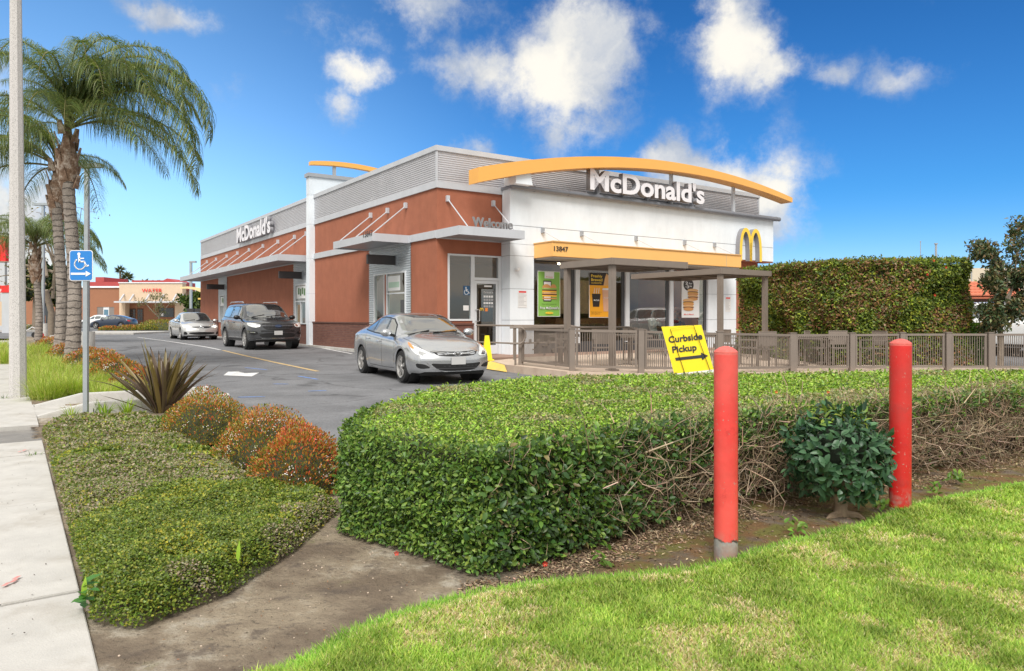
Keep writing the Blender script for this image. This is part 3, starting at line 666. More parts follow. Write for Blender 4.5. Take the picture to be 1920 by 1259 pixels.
# --- pilaster and fin wall
m = MB()
for i, (z0, z1) in enumerate(((-.2, .98), (1.0, 2.15), (2.17, 3.58), (3.60, 4.98), (5.0, 6.15))): m.box(-.24, .02, 10.38, 10.75, z0, z1)
part(m, 'pilaster', MATS['stucco_white'], bevel=.006)
m = MB(); m.box(-.24, 7.5, 10.38, 10.75, 6.23, 6.95); m.box(-.235, .0, 10.385, 10.745, -.2, 6.9); part(m, 'fin_wall', M('stucco_blue_white', (.66, .72, .78), .75, nscale=2, var=.05))
m = MB(); m.box(-.30, 7.6, 10.32, 10.81, 6.95, 7.10); part(m, 'fin_cap', MATS['trim_grey'])
def arch_beam(pts, b0, b1, name):
    aa = np.array([p[0] for p in pts]); co1 = np.polyfit(aa, [p[1] for p in pts], min(3, len(pts)-1)); co2 = np.polyfit(aa, [p[2] for p in pts], min(3, len(pts)-1))
    s = np.linspace(aa[0], aa[-1], 48); vs = []; fs = []
    for a in s:
        zt, zb = np.polyval(co1, a), np.polyval(co2, a); vs += [(a, b0, zb), (a, b0, zt), (a, b1, zt), (a, b1, zb)]
    for i in range(len(s)-1):
        for k in range(4): fs.append((i*4+k, i*4+(k+1)%4, (i+1)*4+(k+1)%4, (i+1)*4+k))
    fs += [(0,1,2,3), tuple(len(vs)-4+i for i in (3,2,1,0))]
    m = MB(); m.add(vs, fs); return part(m, name, MATS['arch_yellow'], smooth=True)
m = arch_beam([(-.15, 7.60, 7.45), (1.2, 7.72, 7.55), (3.0, 7.62, 7.42), (5.0, 7.2, 7.0), (6.5, 6.7, 6.4)], 10.45, 10.7, 'roof_arch')
for a in (.9, 3.4):
    k = MB(); k.box(a-.06, a+.06, 10.52, 10.64, 7.10, 7.5); part(k, 'arch_post', MATS['trim_grey'])
# --- white tower
TB = -.48
def zt(y, px): a = A_of(px, TB); return Z_of(y, a, TB)
TL, TR, TP0, TP1 = 2.26, 15.23, 3.16, 12.9
GR = A_of(1328, TB)
tower = [('wall_panel', (TL, TR, 4.03, 5.12), None), ]
# upper stucco field, seam, lower field above the glass
m = MB(); m.box(TL, TR, TB, -.06, 4.02, 5.12); part(m, 'wall_panel', MATS['stucco_white'])
m = MB(); m.box(TL, TR, TB, -.0, 3.45, 4.00); part(m, 'wall_panel', MATS['stucco_white'])
m = MB(); m.box(TL, TP1, TB, -.0, 3.09, 3.44); part(m, 'wall_panel', MATS['stucco_white'])
m = MB(); m.box(TL+.01, TR-.01, TB+.012, -.02, 3.5, 5.1); m.box(TL+.01, TP0-.01, TB+.012, .0, .0, 3.5); m.box(GR+.01, TP1-.01, TB+.012, .0, .0, 3.5); part(m, 'seam_backing', MATS['trim_grey'])
for (a0, a1) in ((TL, TP0), (GR, TP1)):
    for (z0, z1) in ((-.1, 1.10), (1.115, 2.06), (2.075, 3.075)):
        m = MB(); m.box(a0, a1, TB, .0, z0, z1); part(m, 'wall_panel', MATS['stucco_white'])
m = MB(); m.box(TL+.0, TP0, .001, .3, -.1, 4.99); m.box(GR, 14.88, .001, .3, -.1, 4.99); m.box(TP0, GR, .001, .3, 3.1, 4.99); part(m, 'wall', MATS['stucco_orange'])
m = MB(); m.box(TP1, TR, TB+.02, -.001, 3.40, 3.448); part(m, 'soffit', MATS['stucco_orange'])
# gutter along the top of the tower
m = MB(); m.tube([(TL-.05, TB-.13, 5.17), (TR+.22, TB-.13, 5.17)], .085, 10); part(m, 'gutter', MATS['gutter'], smooth=True)
m = MB(); m.box(TL-.06, TR+.2, TB-.1, -.0-.06, 5.121, 5.19); part(m, 'roof_edge', MATS['gutter'])
for a in np.arange(TL+.8, TR, 1.35): m = MB(); m.tube([(a, TB-.13, 5.17), (a+.05, TB-.13, 5.17)], .093, 10); part(m, 'gutter_joint', MATS['gutter'], smooth=True)
# yellow fascia box over the glass
AL, AR = A_of(1001, TB), A_of(1390, -1.45)
m = MB(); m.box(AL, AR, -1.45, TB-.001, 3.03, 3.47); part(m, 'yellow_fascia', MATS['awning_yellow'], bevel=.01)
m = MB(); m.box(AL-.02, AR+.02, -1.48, TB-.001, 3.471, 3.505); part(m, 'fascia_cap', M('fascia_trim', (.72, .42, .16), .5))
m = MB(); m.box(A_of(1362, -1.45), A_of(1362, -1.45)+.012, -1.453, -1.45, 3.03, 3.47); part(m, 'fascia_joint', MATS['trim_grey'])
m = MB(); m.box(AL+.06, AR-.06, -1.4, TB-.01, 2.985, 3.028); part(m, 'soffit', M('soffit_grey', (.42, .40, .37), .6))
# brackets and stays on the white wall
for px, py in ((1016, 433), (1089, 439), (1191, 448), (1282, 456), (1338, 460)):
    a = A_of(px, TB); z = Z_of(py, a, TB)
    m = MB(); m.box(a-.045, a+.045, TB-.10, TB, z-.09, z+.09); part(m, 'bracket', MATS['trim_grey'], bevel=.008)
    m = MB(); m.tube([(a, TB-.09, z-.03), (a+.06, -1.40, 3.49)], .013, 6); part(m, 'stay_rod', MATS['trim_light'], smooth=True)
# --- glazing between the piers
GZ0, GZ1 = .35, 3.0; GB = -.36
mul = [A_of(1080, GB), A_of(1173.5, GB), A_of(1256, GB)]
edges = [TP0] + mul + [GR]
m = MB(); m.box(TP0, GR, TB+.06, -.0, .0, GZ0-.001); part(m, 'sill_wall', MATS['frame_dark'])
for a in mul:
    m = MB(); m.box(a-.085, a+.085, TB+.02, GB+.06, GZ0, GZ1+.05); part(m, 'mullion', MATS['frame_white'])
for i in range(4):
    a0 = edges[i] + (.085 if i else 0); a1 = edges[i+1] - (.085 if i < 3 else 0)
    m = MB(); t = .05
    m.box(a0, a0+t, GB-.03, GB+.03, GZ0, GZ1); m.box(a1-t*2.6, a1, GB-.03, GB+.03, GZ0, GZ1); m.box(a0+t, a1-t*2.6, GB-.03, GB+.03, GZ0, GZ0+t); m.box(a0+t, a1-t*2.6, GB-.03, GB+.03, GZ1-t, GZ1)
    w = part(m, 'window', MATS['frame_dark']); k = MB(); k.box(a0+t, a1-t*2.6, GB-.006, GB+.006, GZ0+t, GZ1-t); part(k, 'pane', MATS['glass_store'], w)
# door and side window
m = MB(); a0, a1, z0, z1 = FW; t = .055; f0, f1 = -.03, .08
m.box(a0, a0+t, f0, f1, z0, z1); m.box(a1-t, a1, f0, f1, z0, z1); m.box(a0+t, a1-t, f0, f1, z0, z0+t); m.box(a0+t, a1-t, f0, f1, z1-t, z1)
w = part(m, 'window', MATS['frame_white']); k = MB(); k.box(a0+t, a1-t, .015, .025, z0+t, z1-t); part(k, 'pane', MATS['glass_store'], w)
k = MB(); k.box(a1-.30, a1-.08, .005, .01, 1.86, 2.14); part(k, 'access_sticker', M('sticker_blue', (.02, .09, .2), .4), w)
k = MB(); k.box(a1-.31, a1-.12, .0, .004, 1.40, 1.55); part(k, 'paper_note', MATS['paper'], w)
def wheelchair(parent, O, R_, Up, s, mat, n, name='wheelchair_symbol'):
    """access symbol: head, body, seat, wheel arc"""
    O = Vector(O); R_ = Vector(R_); Up = Vector(Up); P = lambda x, y: O + R_*(x*s) + Up*(y*s) ; m = MB(); nr = Vector(n)
    def poly(pts): m.slab([P(*p) + nr*.003 for p in pts], .004)
    poly([(.10*math.cos(t)-.12, .10*math.sin(t)+.88) for t in np.linspace(0, 2*math.pi, 14)[:-1]])
    def stroke(pts, w):
        for (x0, y0), (x1, y1) in zip(pts[:-1], pts[1:]):
            dx, dy = x1-x0, y1-y0; l = math.hypot(dx, dy); ax, ay = -dy/l*w/2, dx/l*w/2; ex, ey = dx/l*w*.2, dy/l*w*.2
            poly([(x0+ax-ex, y0+ay-ey), (x0-ax-ex, y0-ay-ey), (x1-ax+ex, y1-ay+ey), (x1+ax+ex, y1+ay+ey)])
    stroke([(-.12, .76), (-.08, .38)], .13); stroke([(-.08, .60), (.20, .60)], .07); stroke([(-.08, .40), (.22, .40), (.36, .10), (.5, .15)], .09)
    stroke([(.34*math.cos(t)-.06, .34*math.sin(t)+.24) for t in np.linspace(math.radians(125), math.radians(358), 16)], .075)
    return m.build(name, mat, parent)
wheelchair(w, (a1-.19, .004, 1.90), (1, 0, 0), (0, 0, 1), .21, MATS['paper'], (0, -1, 0))
m = MB(); a0, a1, z0, z1 = FD; m.box(a0, a0+.07, f0, f1, z0, z1); m.box(a1-.12, a1, f0, f1, z0, z1); m.box(a0+.07, a1-.12, f0, f1, 2.32, 2.40); m.box(a0+.07, a1-.12, f0, f1, z1-.05, z1)
dfm = part(m, 'door_frame', MATS['frame_white']); k = MB(); k.box(a0+.07, a1-.12, .015, .025, 2.40, z1-.05); part(k, 'transom_pane', MATS['glass_store'], dfm)
m = MB(); d0, d1 = a0+.08, a1-.13; m.box(d0, d0+.07, -.015, .03, .07, 2.31); m.box(d1-.07, d1, -.015, .03, .07, 2.31); m.box(d0+.07, d1-.07, -.015, .03, .07, .34); m.box(d0+.07, d1-.07, -.015, .03, 2.22, 2.31)
dr = part(m, 'door', MATS['frame_white']); k = MB(); k.box(d0+.07, d1-.07, .004, .012, .34, 2.22); part(k, 'pane', MATS['glass_door'], dr)
k = MB(); k.tube([(d0+.03, -.02, 1.42), (d0+.03, -.10, 1.42), (d0+.12, -.10, 1.42), (d0+.12, -.10, 1.08), (d0+.03, -.10, 1.08), (d0+.03, -.02, 1.08)], .016, 8); part(k, 'handle', MATS['chrome'], dr, smooth=True)
k = MB(); k.box(d0+.35, d0+.62, -.002, .003, 2.12, 2.17); part(k, 'door_label', MATS['paper'], dr)
fit_text('Come on in', (d0+.33, -.001, 1.93), (1,0,0), (0,0,1), .34, .055, .002, MATS['paper'], dr)
for i in range(4):
    k = MB(); [k.box(d0+.33+.09*j, d0+.40+.09*j, -.001, .003, 1.80-.10*i, 1.86-.10*i) for j in range(4)]; part(k, 'door_icons', MATS['paper'] if i % 2 == 0 else MATS['text_grey'], dr)
k = MB(); k.box(d0+.38, d0+.48, -.001, .003, 1.38, 1.48); part(k, 'door_icon_orange', M('icon_orange', (.75, .22, .04), .5), dr)
# golden arches curve helper
def arches(parent, O, R_, Up, w, h, t, depth, n, name, face, side):
    O = Vector(O); R_ = Vector(R_); Up = Vector(Up); n = Vector(n); m = MB()
    half = []
    K = 22
    for i in range(K+1):
        ph = math.pi * i / K; x = (1-math.cos(ph))/2; y = math.sin(ph)**.62; half.append((x, y))
    hw = (w - t*.9) / 2
    for s in range(2):
        x0 = s * hw + t*.45
        outer = []; inner = []
        for i, (x, y) in enumerate(half):
            X = x0 + x*hw; Y = y*(h-t*.9)
            j0, j1 = max(i-1, 0), min(i+1, K); tx = (half[j1][0]-half[j0][0])*hw; ty = (half[j1][1]-half[j0][1])*h; l = math.hypot(tx, ty); nx_, ny_ = -ty/l, tx/l
            tt = t/2
            outer.append((X+nx_*tt, max(0, Y+ny_*tt))); inner.append((X-nx_*tt, max(0, Y-ny_*tt)))
        for i in range(K):
            q = [outer[i], outer[i+1], inner[i+1], inner[i]]
            P = [O+R_*a+Up*b for a, b in q]; B = [p+n*depth for p in P]
            m.cur = 0; m.add(B, [(0,1,2,3)]); m.cur = 1; m.add(P+B, [(0,1,5,4),(2,3,7,6)]); m.add(P, [(3,2,1,0)])
    return m.build(name, [face, side], parent)
arches(dr, (d0+.19, -.003, 1.39), (1,0,0), (0,0,1), .13, .10, .02, .003, (0,-1,0), 'arches_logo', MATS['logo_yellow'], MATS['logo_yellow'])
a0 = A_of(1382, TB-.12); a1 = A_of(1425, TB-.12)
arches(R, (a0+.05, TB-.01, Z_of(490, a0, TB)+.02), (1,0,0), (0,0,1), a1-a0-.05, 1.34, .15, .20, (0,-1,0), 'arches_logo', MATS['logo_yellow'], MATS['letter_side'])
# --- canopies
def canopy(a0, a1, b0, b1, z0, z1, name='canopy', ribs=True, th=.02):
    m = MB(); m.box(a0, a1, b0, b1, z1-.03, z1); m.box(a0, a0+.04, b0, b1, z0, z1-.03); m.box(a1-.04, a1, b0, b1, z0, z1-.03); m.box(a0+.04, a1-.04, b0, b0+.04, z0, z1-.03); m.box(a0+.04, a1-.04, b1-.04, b1, z0, z1-.03)
    o = part(m, name, MATS['trim_light'])
    k = MB(); k.box(a0+.05, a1-.05, b0+.05, b1-.05, z0+.04, z0+.08); part(k, 'canopy_soffit', MATS['trim_grey'], o); return o
c1 = canopy(-1.3, -.06, 1.67, 4.9, 3.50, 3.74); c2 = canopy(-.04, 2.2, -1.33, -.001, 3.50, 3.745); c3 = canopy(-1.3, -.06, 11.1, 32.0, 3.52, 3.78)
for b in (1.97, 3.3, 4.66): 
    m = MB(); m.box(-.10, 0, b-.05, b+.05, 4.62, 4.80); br = part(m, 'bracket', MATS['trim_light'], bevel=.008)
    m = MB(); m.tube([(-.07, b, 4.67), (-1.18, b, 3.745)], .018, 6); part(m, 'stay_rod', MATS['trim_light'], smooth=True)
for px in (574, 552, 521, 493, 467, 445, 425, 405, 388):
    b = B_of(px, -.05); m = MB(); m.box(-.10, 0, b-.05, b+.05, 4.62, 4.80); part(m, 'bracket', MATS['trim_light'])
    m = MB(); m.tube([(-.07, b, 4.67), (-1.18, b, 3.78)], .02, 6); part(m, 'stay_rod', MATS['trim_light'])
for b in (33.2, 34.6): pass
for a in (.33, 1.93):
    m = MB(); m.box(a-.05, a+.05, -.10, 0, 4.60, 4.78); part(m, 'bracket', MATS['trim_light'], bevel=.008)
    m = MB(); m.tube([(a, -.07, 4.66), (a, -1.2, 3.745)], .018, 6); part(m, 'stay_rod', MATS['trim_light'], smooth=True)
# blade boxes over the drive windows
for b, z in ((2.72, 3.03), (11.9, 2.98), (B_of(419, -.1), 2.95)):
    m = MB(); m.box(-1.02, -.06, b-.06, b+.06, z-.15, z+.15); o = part(m, 'blade_sign', MATS['black_box'], bevel=.01); k = MB(); k.box(-.06, -.0, b-.08, b+.08, z-.17, z+.17); part(k, 'sign_mount', MATS['trim_grey'], o)
# lettering on the canopies
FX = Vector((1, 0, 0)); UPZ = Vector((0, 0, 1)); BX = Vector((0, -1, 0))
Lg = letters('Welcome', (A_of(886, -1.28), -1.28, 3.755), FX, UPZ, A_of(961, -1.28)-A_of(886, -1.28), .27, .05, MATS['letter_grey'], c2, offset=.02)
letters('13847', (-1.31, B_of(681.5, -1.3), 3.655), BX, UPZ, B_of(681.5, -1.3)-B_of(699, -1.3), .17, .006, MATS['letter_dark'], c1, offset=0)
letters('13847', (A_of(1039, -1.46), -1.46, 3.195), FX, UPZ, A_of(1065, -1.46)-A_of(1039, -1.46), .145, .02, MATS['letter_dark'], R, offset=0)
# big name sign on the roof edge
sa0, sa1 = A_of(1103, -.75), A_of(1317, -.75)
sg = empty('name_sign', (0, 0, 0)); sg.parent = R
letters("McDonald's", (sa0, -.75, 5.33), FX, UPZ, sa1-sa0, .68, .20, MATS['letter_white'], sg, offset=.028, side=MATS['letter_side'])
m = MB(); m.box(sa0+.2, sa1-.1, -.51, -.46, 5.29, 5.34)
for a in np.linspace(sa0+.5, sa1-.4, 5): m.box(a-.03, a+.03, -.66, -.52, 5.18, 5.5)
m.build('sign_rail', MATS['gutter'], sg)
sb0, sb1 = B_of(445, -.2), B_of(508, -.2)
sg = empty('name_sign', (0, 0, 0)); sg.parent = R
letters("McDonald's", (-.16, sb0, 5.19), BX, UPZ, sb0-sb1, .78, .16, MATS['letter_white'], sg, offset=.035, side=MATS['letter_side'])
# yellow roof arch with its posts
arch_beam([(A_of(897, -1.05), 5.50, 5.08), (2.83, 5.97, 5.55), (6.34, 6.49, 6.16), (9.0, 6.63, 6.32), (11.1, 6.57, 6.28), (13.5, 6.35, 6.1), (A_of(1486, -1.05), 6.02, 5.84)], -1.05, -.52, 'roof_arch')
for px, z in ((1132, 6.16), (1271, 6.3), (1388, 6.22)):
    a = A_of(px, -.9); m = MB(); m.box(a-.06, a+.06, -.62, -.53, 5.15, z+.05); part(m, 'arch_post', MATS['trim_light'])
a = A_of(962, -.8); m = MB(); m.add([(a, -.95, 5.2), (a+.62, -.95, 5.2), (a+.5, -.95, 5.78), (a+.02, -.95, 5.66), (a, -.3, 5.2), (a+.62, -.3, 5.2), (a+.5, -.3, 5.78), (a+.02, -.3, 5.66)], [(0,1,2,3),(7,6,5,4),(0,4,5,1),(1,5,6,2),(2,6,7,3),(3,7,4,0)]); part(m, 'arch_support', MATS['stucco_white'])
# small things on the walls
m = MB(); m.lathe([(.0, -.20), (.05, -.19), (.07, -.12), (.04, -.02), (.03, 0)], (TL+.2, TB-.0, 2.66), 12, 'y'); part(m, 'security_camera', MATS['paper'], smooth=True)
m = MB(); m.box(1.26, 1.9, TB-.0, TB+.01, 1, 1.01)
# --- interior seen through the glass
m = MB(); m.box(.32, 14.5, .31, 8.9, .0, .05); part(m, 'interior_floor', MATS['interior_brown'])
m = MB(); m.box(TP0, GR, -.35, .3, .0, .05); part(m, 'interior_floor', MATS['interior_brown'])
m = MB(); m.box(.32, 14.5, .31, 8.9, 3.35, 3.4); part(m, 'interior_ceiling', MATS['interior_tan'])
m = MB(); m.box(.32, 14.5, 6.5, 6.6, .06, 3.34); part(m, 'interior_wall', MATS['interior_dark'])
m = MB(); m.box(8.8, 12.2, 5.6, 5.7, 1.35, 2.8); part(m, 'menu_wall', MATS['interior_tan'])
m = MB(); m.box(8.0, 12.5, 4.6, 5.3, .06, 1.15); part(m, 'counter', MATS['interior_brown'])
m = MB()
for a in (3.9, 6.3, 8.5, 10.4): m.box(a-.5, a+.5, 1.3, 1.9, .72, .76); m.box(a-.04, a+.04, 1.56, 1.64, .06, .72); m.box(a-.9, a-.55, 1.2, 2.0, .06, .95); m.box(a+.55, a+.9, 1.2, 2.0, .06, .95)
part(m, 'booth', MATS['interior_dark'])
for (a, b) in ((4.2, 1.3), (6.2, 1.3), (8.2, 1.3), (10.2, 1.3), (5.2, 3.6), (7.6, 3.6), (10.0, 3.6), (12.0, 2.6)):
    m = MB(); m.lathe([(.22, 3.27), (.22, 3.34)], (a, b, 0), 12); part(m, 'ceiling_and_fill_lamp', MATS['lamp_lit'])  # visible lamps plus a row near the glass added to brighten the interior
# rooftop unit
m = MB(); m.box(5.0, 8.2, 1.5, 4.5, 4.99, 6.22); m.box(7.0, 7.4, 1.4, 1.8, 6.22, 6.5); part(m, 'rooftop_unit', MATS['trim_grey'])
# concrete walk round the entrance and patio slab
m = MB()
zs = lambda p: .05
m.prism([tuple(lw(a, b).xy) for a, b in ((-.05, -.12), (-.05, -1.6), (13.5, -1.9), (16, -1.9), (16, .0), (2.3, .0))], -.3, .055)
tag(m.build('entrance_walk', M('walk_brown', (.33, .21, .16), .85, nscale=3, var=.12)), kind='structure')
SLAB = [gp(951, 688, .04), ] 
FENCE = [(976.6, 17.5, .05), (1072.7, 15.5, .05), (1202, 15.2, .035), (1349.5, 16.0, -.03), (1486, 17.2, -.09), (1597, 17.3, -.09), (1691, 17.3, -.08), (1777, 17.2, -.075), (1856, 17.1, -.075), (1945, 17.1, -.075)]
FP = [Vector(((px-960)/F*D, D, z)) for px, D, z in FENCE]
m = MB(); front = [FP[0]+Vector((-.38, .05, 0)), FP[1]+Vector((-.12, -.2, 0))] + [p+Vector((0, -.22, 0)) for p in FP[2:]]
back = [Vector((14, 30, .02)), Vector((lw(12.9, -1.7).x, lw(12.9, -1.7).y, .045)), Vector((lw(2.0, -1.7).x, lw(2.0, -1.7).y, .05)), Vector((-.55, 19.2, .045))]
vs = [tuple(p) for p in front + back]
bm_ = bmesh.new(); bv = [bm_.verts.new(v) for v in vs]; bf = bm_.faces.new(bv); ex = bmesh.ops.extrude_face_region(bm_, geom=[bf])
for v in [e for e in ex['geom'] if isinstance(e, bmesh.types.BMVert)]: v.co.z -= .35
bmesh.ops.recalc_face_normals(bm_, faces=bm_.faces); me = bpy.data.meshes.new('patio'); bm_.to_mesh(me); bm_.free(); tag(link('patio', me, None, MATS['concrete_tan']), kind='structure')
# yellow ramp beside the patio
m = MB(); P = [gpp(903, 692, .02), gpp(951, 699.5, .02), Vector((front[0].x-.02, front[0].y+.05, .04)), Vector((-.56, 19.1, .045)), gpp(903, 677, .10)]
P[4].z = .04
m.add([tuple(p) for p in P] , [(0,1,2,3,4)]); tag(m.build('yellow_ramp', MATS['kerb_yellow']), kind='structure')
# ================================================================ CARS
def chaikin(P, n=2):
    for _ in range(n):
        Q = [P[0]]
        for a, b in zip(P[:-1], P[1:]):
            Q.append((a[0]*.75+b[0]*.25, a[1]*.75+b[1]*.25)); Q.append((a[0]*.25+b[0]*.75, a[1]*.25+b[1]*.75))
        Q.append(P[-1]); P = Q
    return P
def smooth_curve(pts, n=2):
    P = chaikin([tuple(p) for p in pts], n); xs = [p[0] for p in P]; zs = [p[1] for p in P]
    o = np.argsort(xs); return np.array(xs)[o], np.array(zs)[o]
class Car:
    def __init__(s, c): s.c = c; s.L = c['L']; s.hw = c['W']/2
    def make_body(s):
        c = s.c; L = s.L; hw = s.hw; xf = L/2; xr = -L/2
        tx, tz = smooth_curve(c['top']); bx_, bz = smooth_curve(c['belt']); rx, rw = smooth_curve(c['roofw'])
        fa, ra = c['axf'], c['axr']; R_ = c['arch']
        xs = set(np.linspace(xr, xf, 110).round(4))
        for ax in (fa, ra):
            for t in np.linspace(0, math.pi, 25): xs.add(round(ax + R_*math.cos(t), 4))
            xs.add(round(ax+R_+.002, 4)); xs.add(round(ax-R_-.002, 4))
        xs |= {round(xf-d, 4) for d in (.01, .03, .06, .1)} | {round(xr+d, 4) for d in (.01, .03, .06, .1)}
        xs = sorted(x for x in xs if xr <= x <= xf)
        rings = []; tags = []
        for x in xs:
            zt = np.interp(x, tx, tz); zb = min(np.interp(x, bx_, bz), zt - .02); wr = np.interp(x, rx, rw)*hw
            # plan view rounding
            tf = max(0, (x - (xf - .55))/.55); tr = max(0, ((xr + .5) - x)/.5)
            w = hw * (1 - .13*tf**2.4 - .10*tr**2.4); ef = max(0, (x-(xf-.10))/.10); er = max(0, ((xr+.10)-x)/.10); e = max(ef, er)
            w *= 1 - .05*(1-math.sqrt(max(0, 1-e*e)))*1.2
            zt -= .05*(1-math.sqrt(max(0, 1-e*e))); zb = min(zb, zt-.015)
            zl = c['sill'] + (.03 if abs(x) > L/2-.4 else 0); arch = False
            for ax in (fa, ra):
                d = abs(x-ax)
                if d < R_: zl = max(zl, c['wr'] + math.sqrt(R_*R_-d*d)*.98); arch = True
            if e > 0: zl += .03*e*e
            bul = c.get('bulge', .03)
            fl = 0
            for ax in (fa, ra): fl = max(fl, math.exp(-((x-ax)/(R_*1.15))**4))
            z1 = zl + (zb-zl)*.12; z2 = zl + (zb-zl)*.42; z3 = zl + (zb-zl)*.72
            tuck = 0 if arch else .035
            cut = c.get('scallop', .02)*(1-fl)
            P = [(w-.05-tuck+fl*.045, zl), (w-.012-tuck*.5+fl*.010, z1), (w - cut*.35 + fl*.004, z2), (w - .004 - cut*.1, z3), (w-.02, zb-.035), (w-.055, zb+.0)]
            green = zt - zb
            if green > .18:
                P += [(w-.075, zb+.02), (wr+ (w-.06-wr)*.42, zb+(green)*.55), (wr+.03, zt-.10), (wr-.02, zt-.045), (wr*.8, zt-.016), (wr*.45, zt-.003), (0, zt)]
            else:
                k = max(0., green)
                P += [(w-.11, zb+k*.30), (w-.19, zb+k*.55), (w-.30, zb+k*.78), (w-.42, zb+k*.9), (w*.4, zb+k*.97), (w*.2, zt-.002), (0, zt)]
            P = chaikin(P, 1); rings.append([(x, y, z) for y, z in P])
        nR = len(rings[0]); nS = len(rings)
        half = rings
        V_ = []; F_ = []
        def warp(x, y, z):
            gf = max(0, (x - (xf-.9))/.9); gr = max(0, ((xr+.7)-x)/.7)
            sx = np.interp(z, c['nose'][0], c['nose'][1]); sr = np.interp(z, c['tail'][0], c['tail'][1])
            x = x - gf**1.5*(c['bow']*(abs(y)/hw)**2.2) - gf**2.5*sx + gr**1.5*(.14*(abs(y)/hw)**2.2) + gr**2.5*sr
            return (x, y, z)
        for ring in half:
            for (x, y, z) in ring: V_.append(warp(x, y, z))
            for (x, y, z) in reversed(ring[:-1]): V_.append(warp(x, -y, z))
        n = 2*nR-1
        for i in range(nS-1):
            for j in range(n-1): F_.append((i*n+j, i*n+j+1, (i+1)*n+j+1, (i+1)*n+j))
        # end caps
        for i, ring in ((0, half[0]), (nS-1, half[-1])):
            K = 14; base = len(V_)
            for j in range(nR):
                x, y, z = ring[j]
                for k in range(K+1):
                    t = 1-2*k/K; V_.append(warp(x, y*t, z))
            for j in range(nR-1):
                for k in range(K):
                    q = (base+j*(K+1)+k, base+j*(K+1)+k+1, base+(j+1)*(K+1)+k+1, base+(j+1)*(K+1)+k)
                    F_.append(q if i == 0 else tuple(reversed(q)))
        bm = bmesh.new(); vv = [bm.verts.new(p) for p in V_]
        for f in F_:
            try: bm.faces.new([vv[k] for k in f])
            except ValueError: pass
        bmesh.ops.remove_doubles(bm, verts=bm.verts, dist=.0012); bmesh.ops.recalc_face_normals(bm, faces=bm.faces)
        s.bvh = BVHTree.FromBMesh(bm); s.bm = bm
    FR = {'left': ((0,-1,0), (1,0,0), (0,0,1), (0,3,0)), 'right': ((0,1,0), (1,0,0), (0,0,1), (0,-3,0)), 'front': ((-1,0,0), (0,1,0), (0,0,1), (6,0,0)), 'rear': ((1,0,0), (0,1,0), (0,0,1), (-6,0,0)),
          'top': ((0,0,-1), (1,0,0), (0,1,0), (0,0,4)), 'fl': ((-.8,-.6,0), (-.6,.8,0), (0,0,1), (4.8,3.6,0)), 'fr': ((-.8,.6,0), (-.6,-.8,0), (0,0,1), (4.8,-3.6,0)), 'rl': ((.7,-.714,0), (.714,.7,0), (0,0,1), (-4.2,4.28,0)), 'rr': ((.7,.714,0), (.714,-.7,0), (0,0,1), (-4.2,-4.28,0))}
    def frame(s, k):
        d, a, b, o = (Vector(q) for q in s.FR[k]); L, hw = s.L, s.hw
        if k in ('fl', 'fr'):
            sg_ = -1 if k == 'fl' else 1; a = Vector((.6, .8*sg_, 0)); o = o + a*(.6*(L/2-.34) - .8*(hw-.16))
        if k in ('rl', 'rr'):
            sg_ = -1 if k == 'rl' else 1; a = Vector((-.714, .7*sg_, 0)); o = o + a*(.714*(L/2-.28) - .7*(hw-.12))
        return d, a, b, o
    def patch(s, frame, poly, off, name, mat, parent, res=.05, smooth=2, thick=0):
        d, a, b, o = s.frame(frame)
        P = list(poly)
        if smooth: 
            Q = P + [P[0]]; 
            for _ in range(smooth):
                T = []
                for p, q in zip(Q[:-1], Q[1:]): T += [(p[0]*.8+q[0]*.2, p[1]*.8+q[1]*.2), (p[0]*.2+q[0]*.8, p[1]*.2+q[1]*.8)]
                Q = T + [T[0]]
            P = Q[:-1]
        D = []
        for p, q in zip(P, P[1:]+P[:1]):
            n = max(1, int(math.hypot(q[0]-p[0], q[1]-p[1])/res)); D += [(p[0]+(q[0]-p[0])*i/n, p[1]+(q[1]-p[1])*i/n) for i in range(n)]
        A = np.array(D); lo = A.min(0); hi = A.max(0); G = np.array([(x, y) for x in np.arange(lo[0]+res/2, hi[0], res) for y in np.arange(lo[1]+res/2, hi[1], res)])
        pts = [Vector(p) for p in D]
        if len(G):
            G = G[in_poly(G, D)]
            pts += [Vector(g_) for g_ in G if np.min(np.hypot(A[:, 0]-g_[0], A[:, 1]-g_[1])) > res*.45]
        nE = len(D); vo, _, fo, *_ = delaunay_2d_cdt(pts, [(i, (i+1) % nE) for i in range(nE)], [list(range(nE))], 1, 1e-5)
        vs = []; ok = []; up = None
        for v in vo:
            st = o + a*v[0] + b*v[1]; h = s.bvh.ray_cast(st, d)
            if h[0] is None: vs.append(None)
            else:
                nr = h[1] if h[1].dot(d) < 0 else -h[1]; vs.append(h[0] + nr*off*.5 - d*off*.5)
        good = [v for v in vs if v is not None]
        if not good: return None
        for i, v in enumerate(vs):
            if v is None:
                st = o + a*vo[i][0] + b*vo[i][1]
                vs[i] = min(good, key=lambda g_: ((g_-st) - d*(g_-st).dot(d)).length)
        m = MB(); m.add(vs, [tuple(f) for f in fo]); me_o = m.build(name, mat, parent, smooth=False)
        me = me_o.data; me.polygons.foreach_set('use_smooth', [True]*len(me.polygons))
        s2 = np.array([p.normal for p in me.polygons]).sum(0)
        if Vector(s2).dot(d) > 0: me.flip_normals()
        return me_o
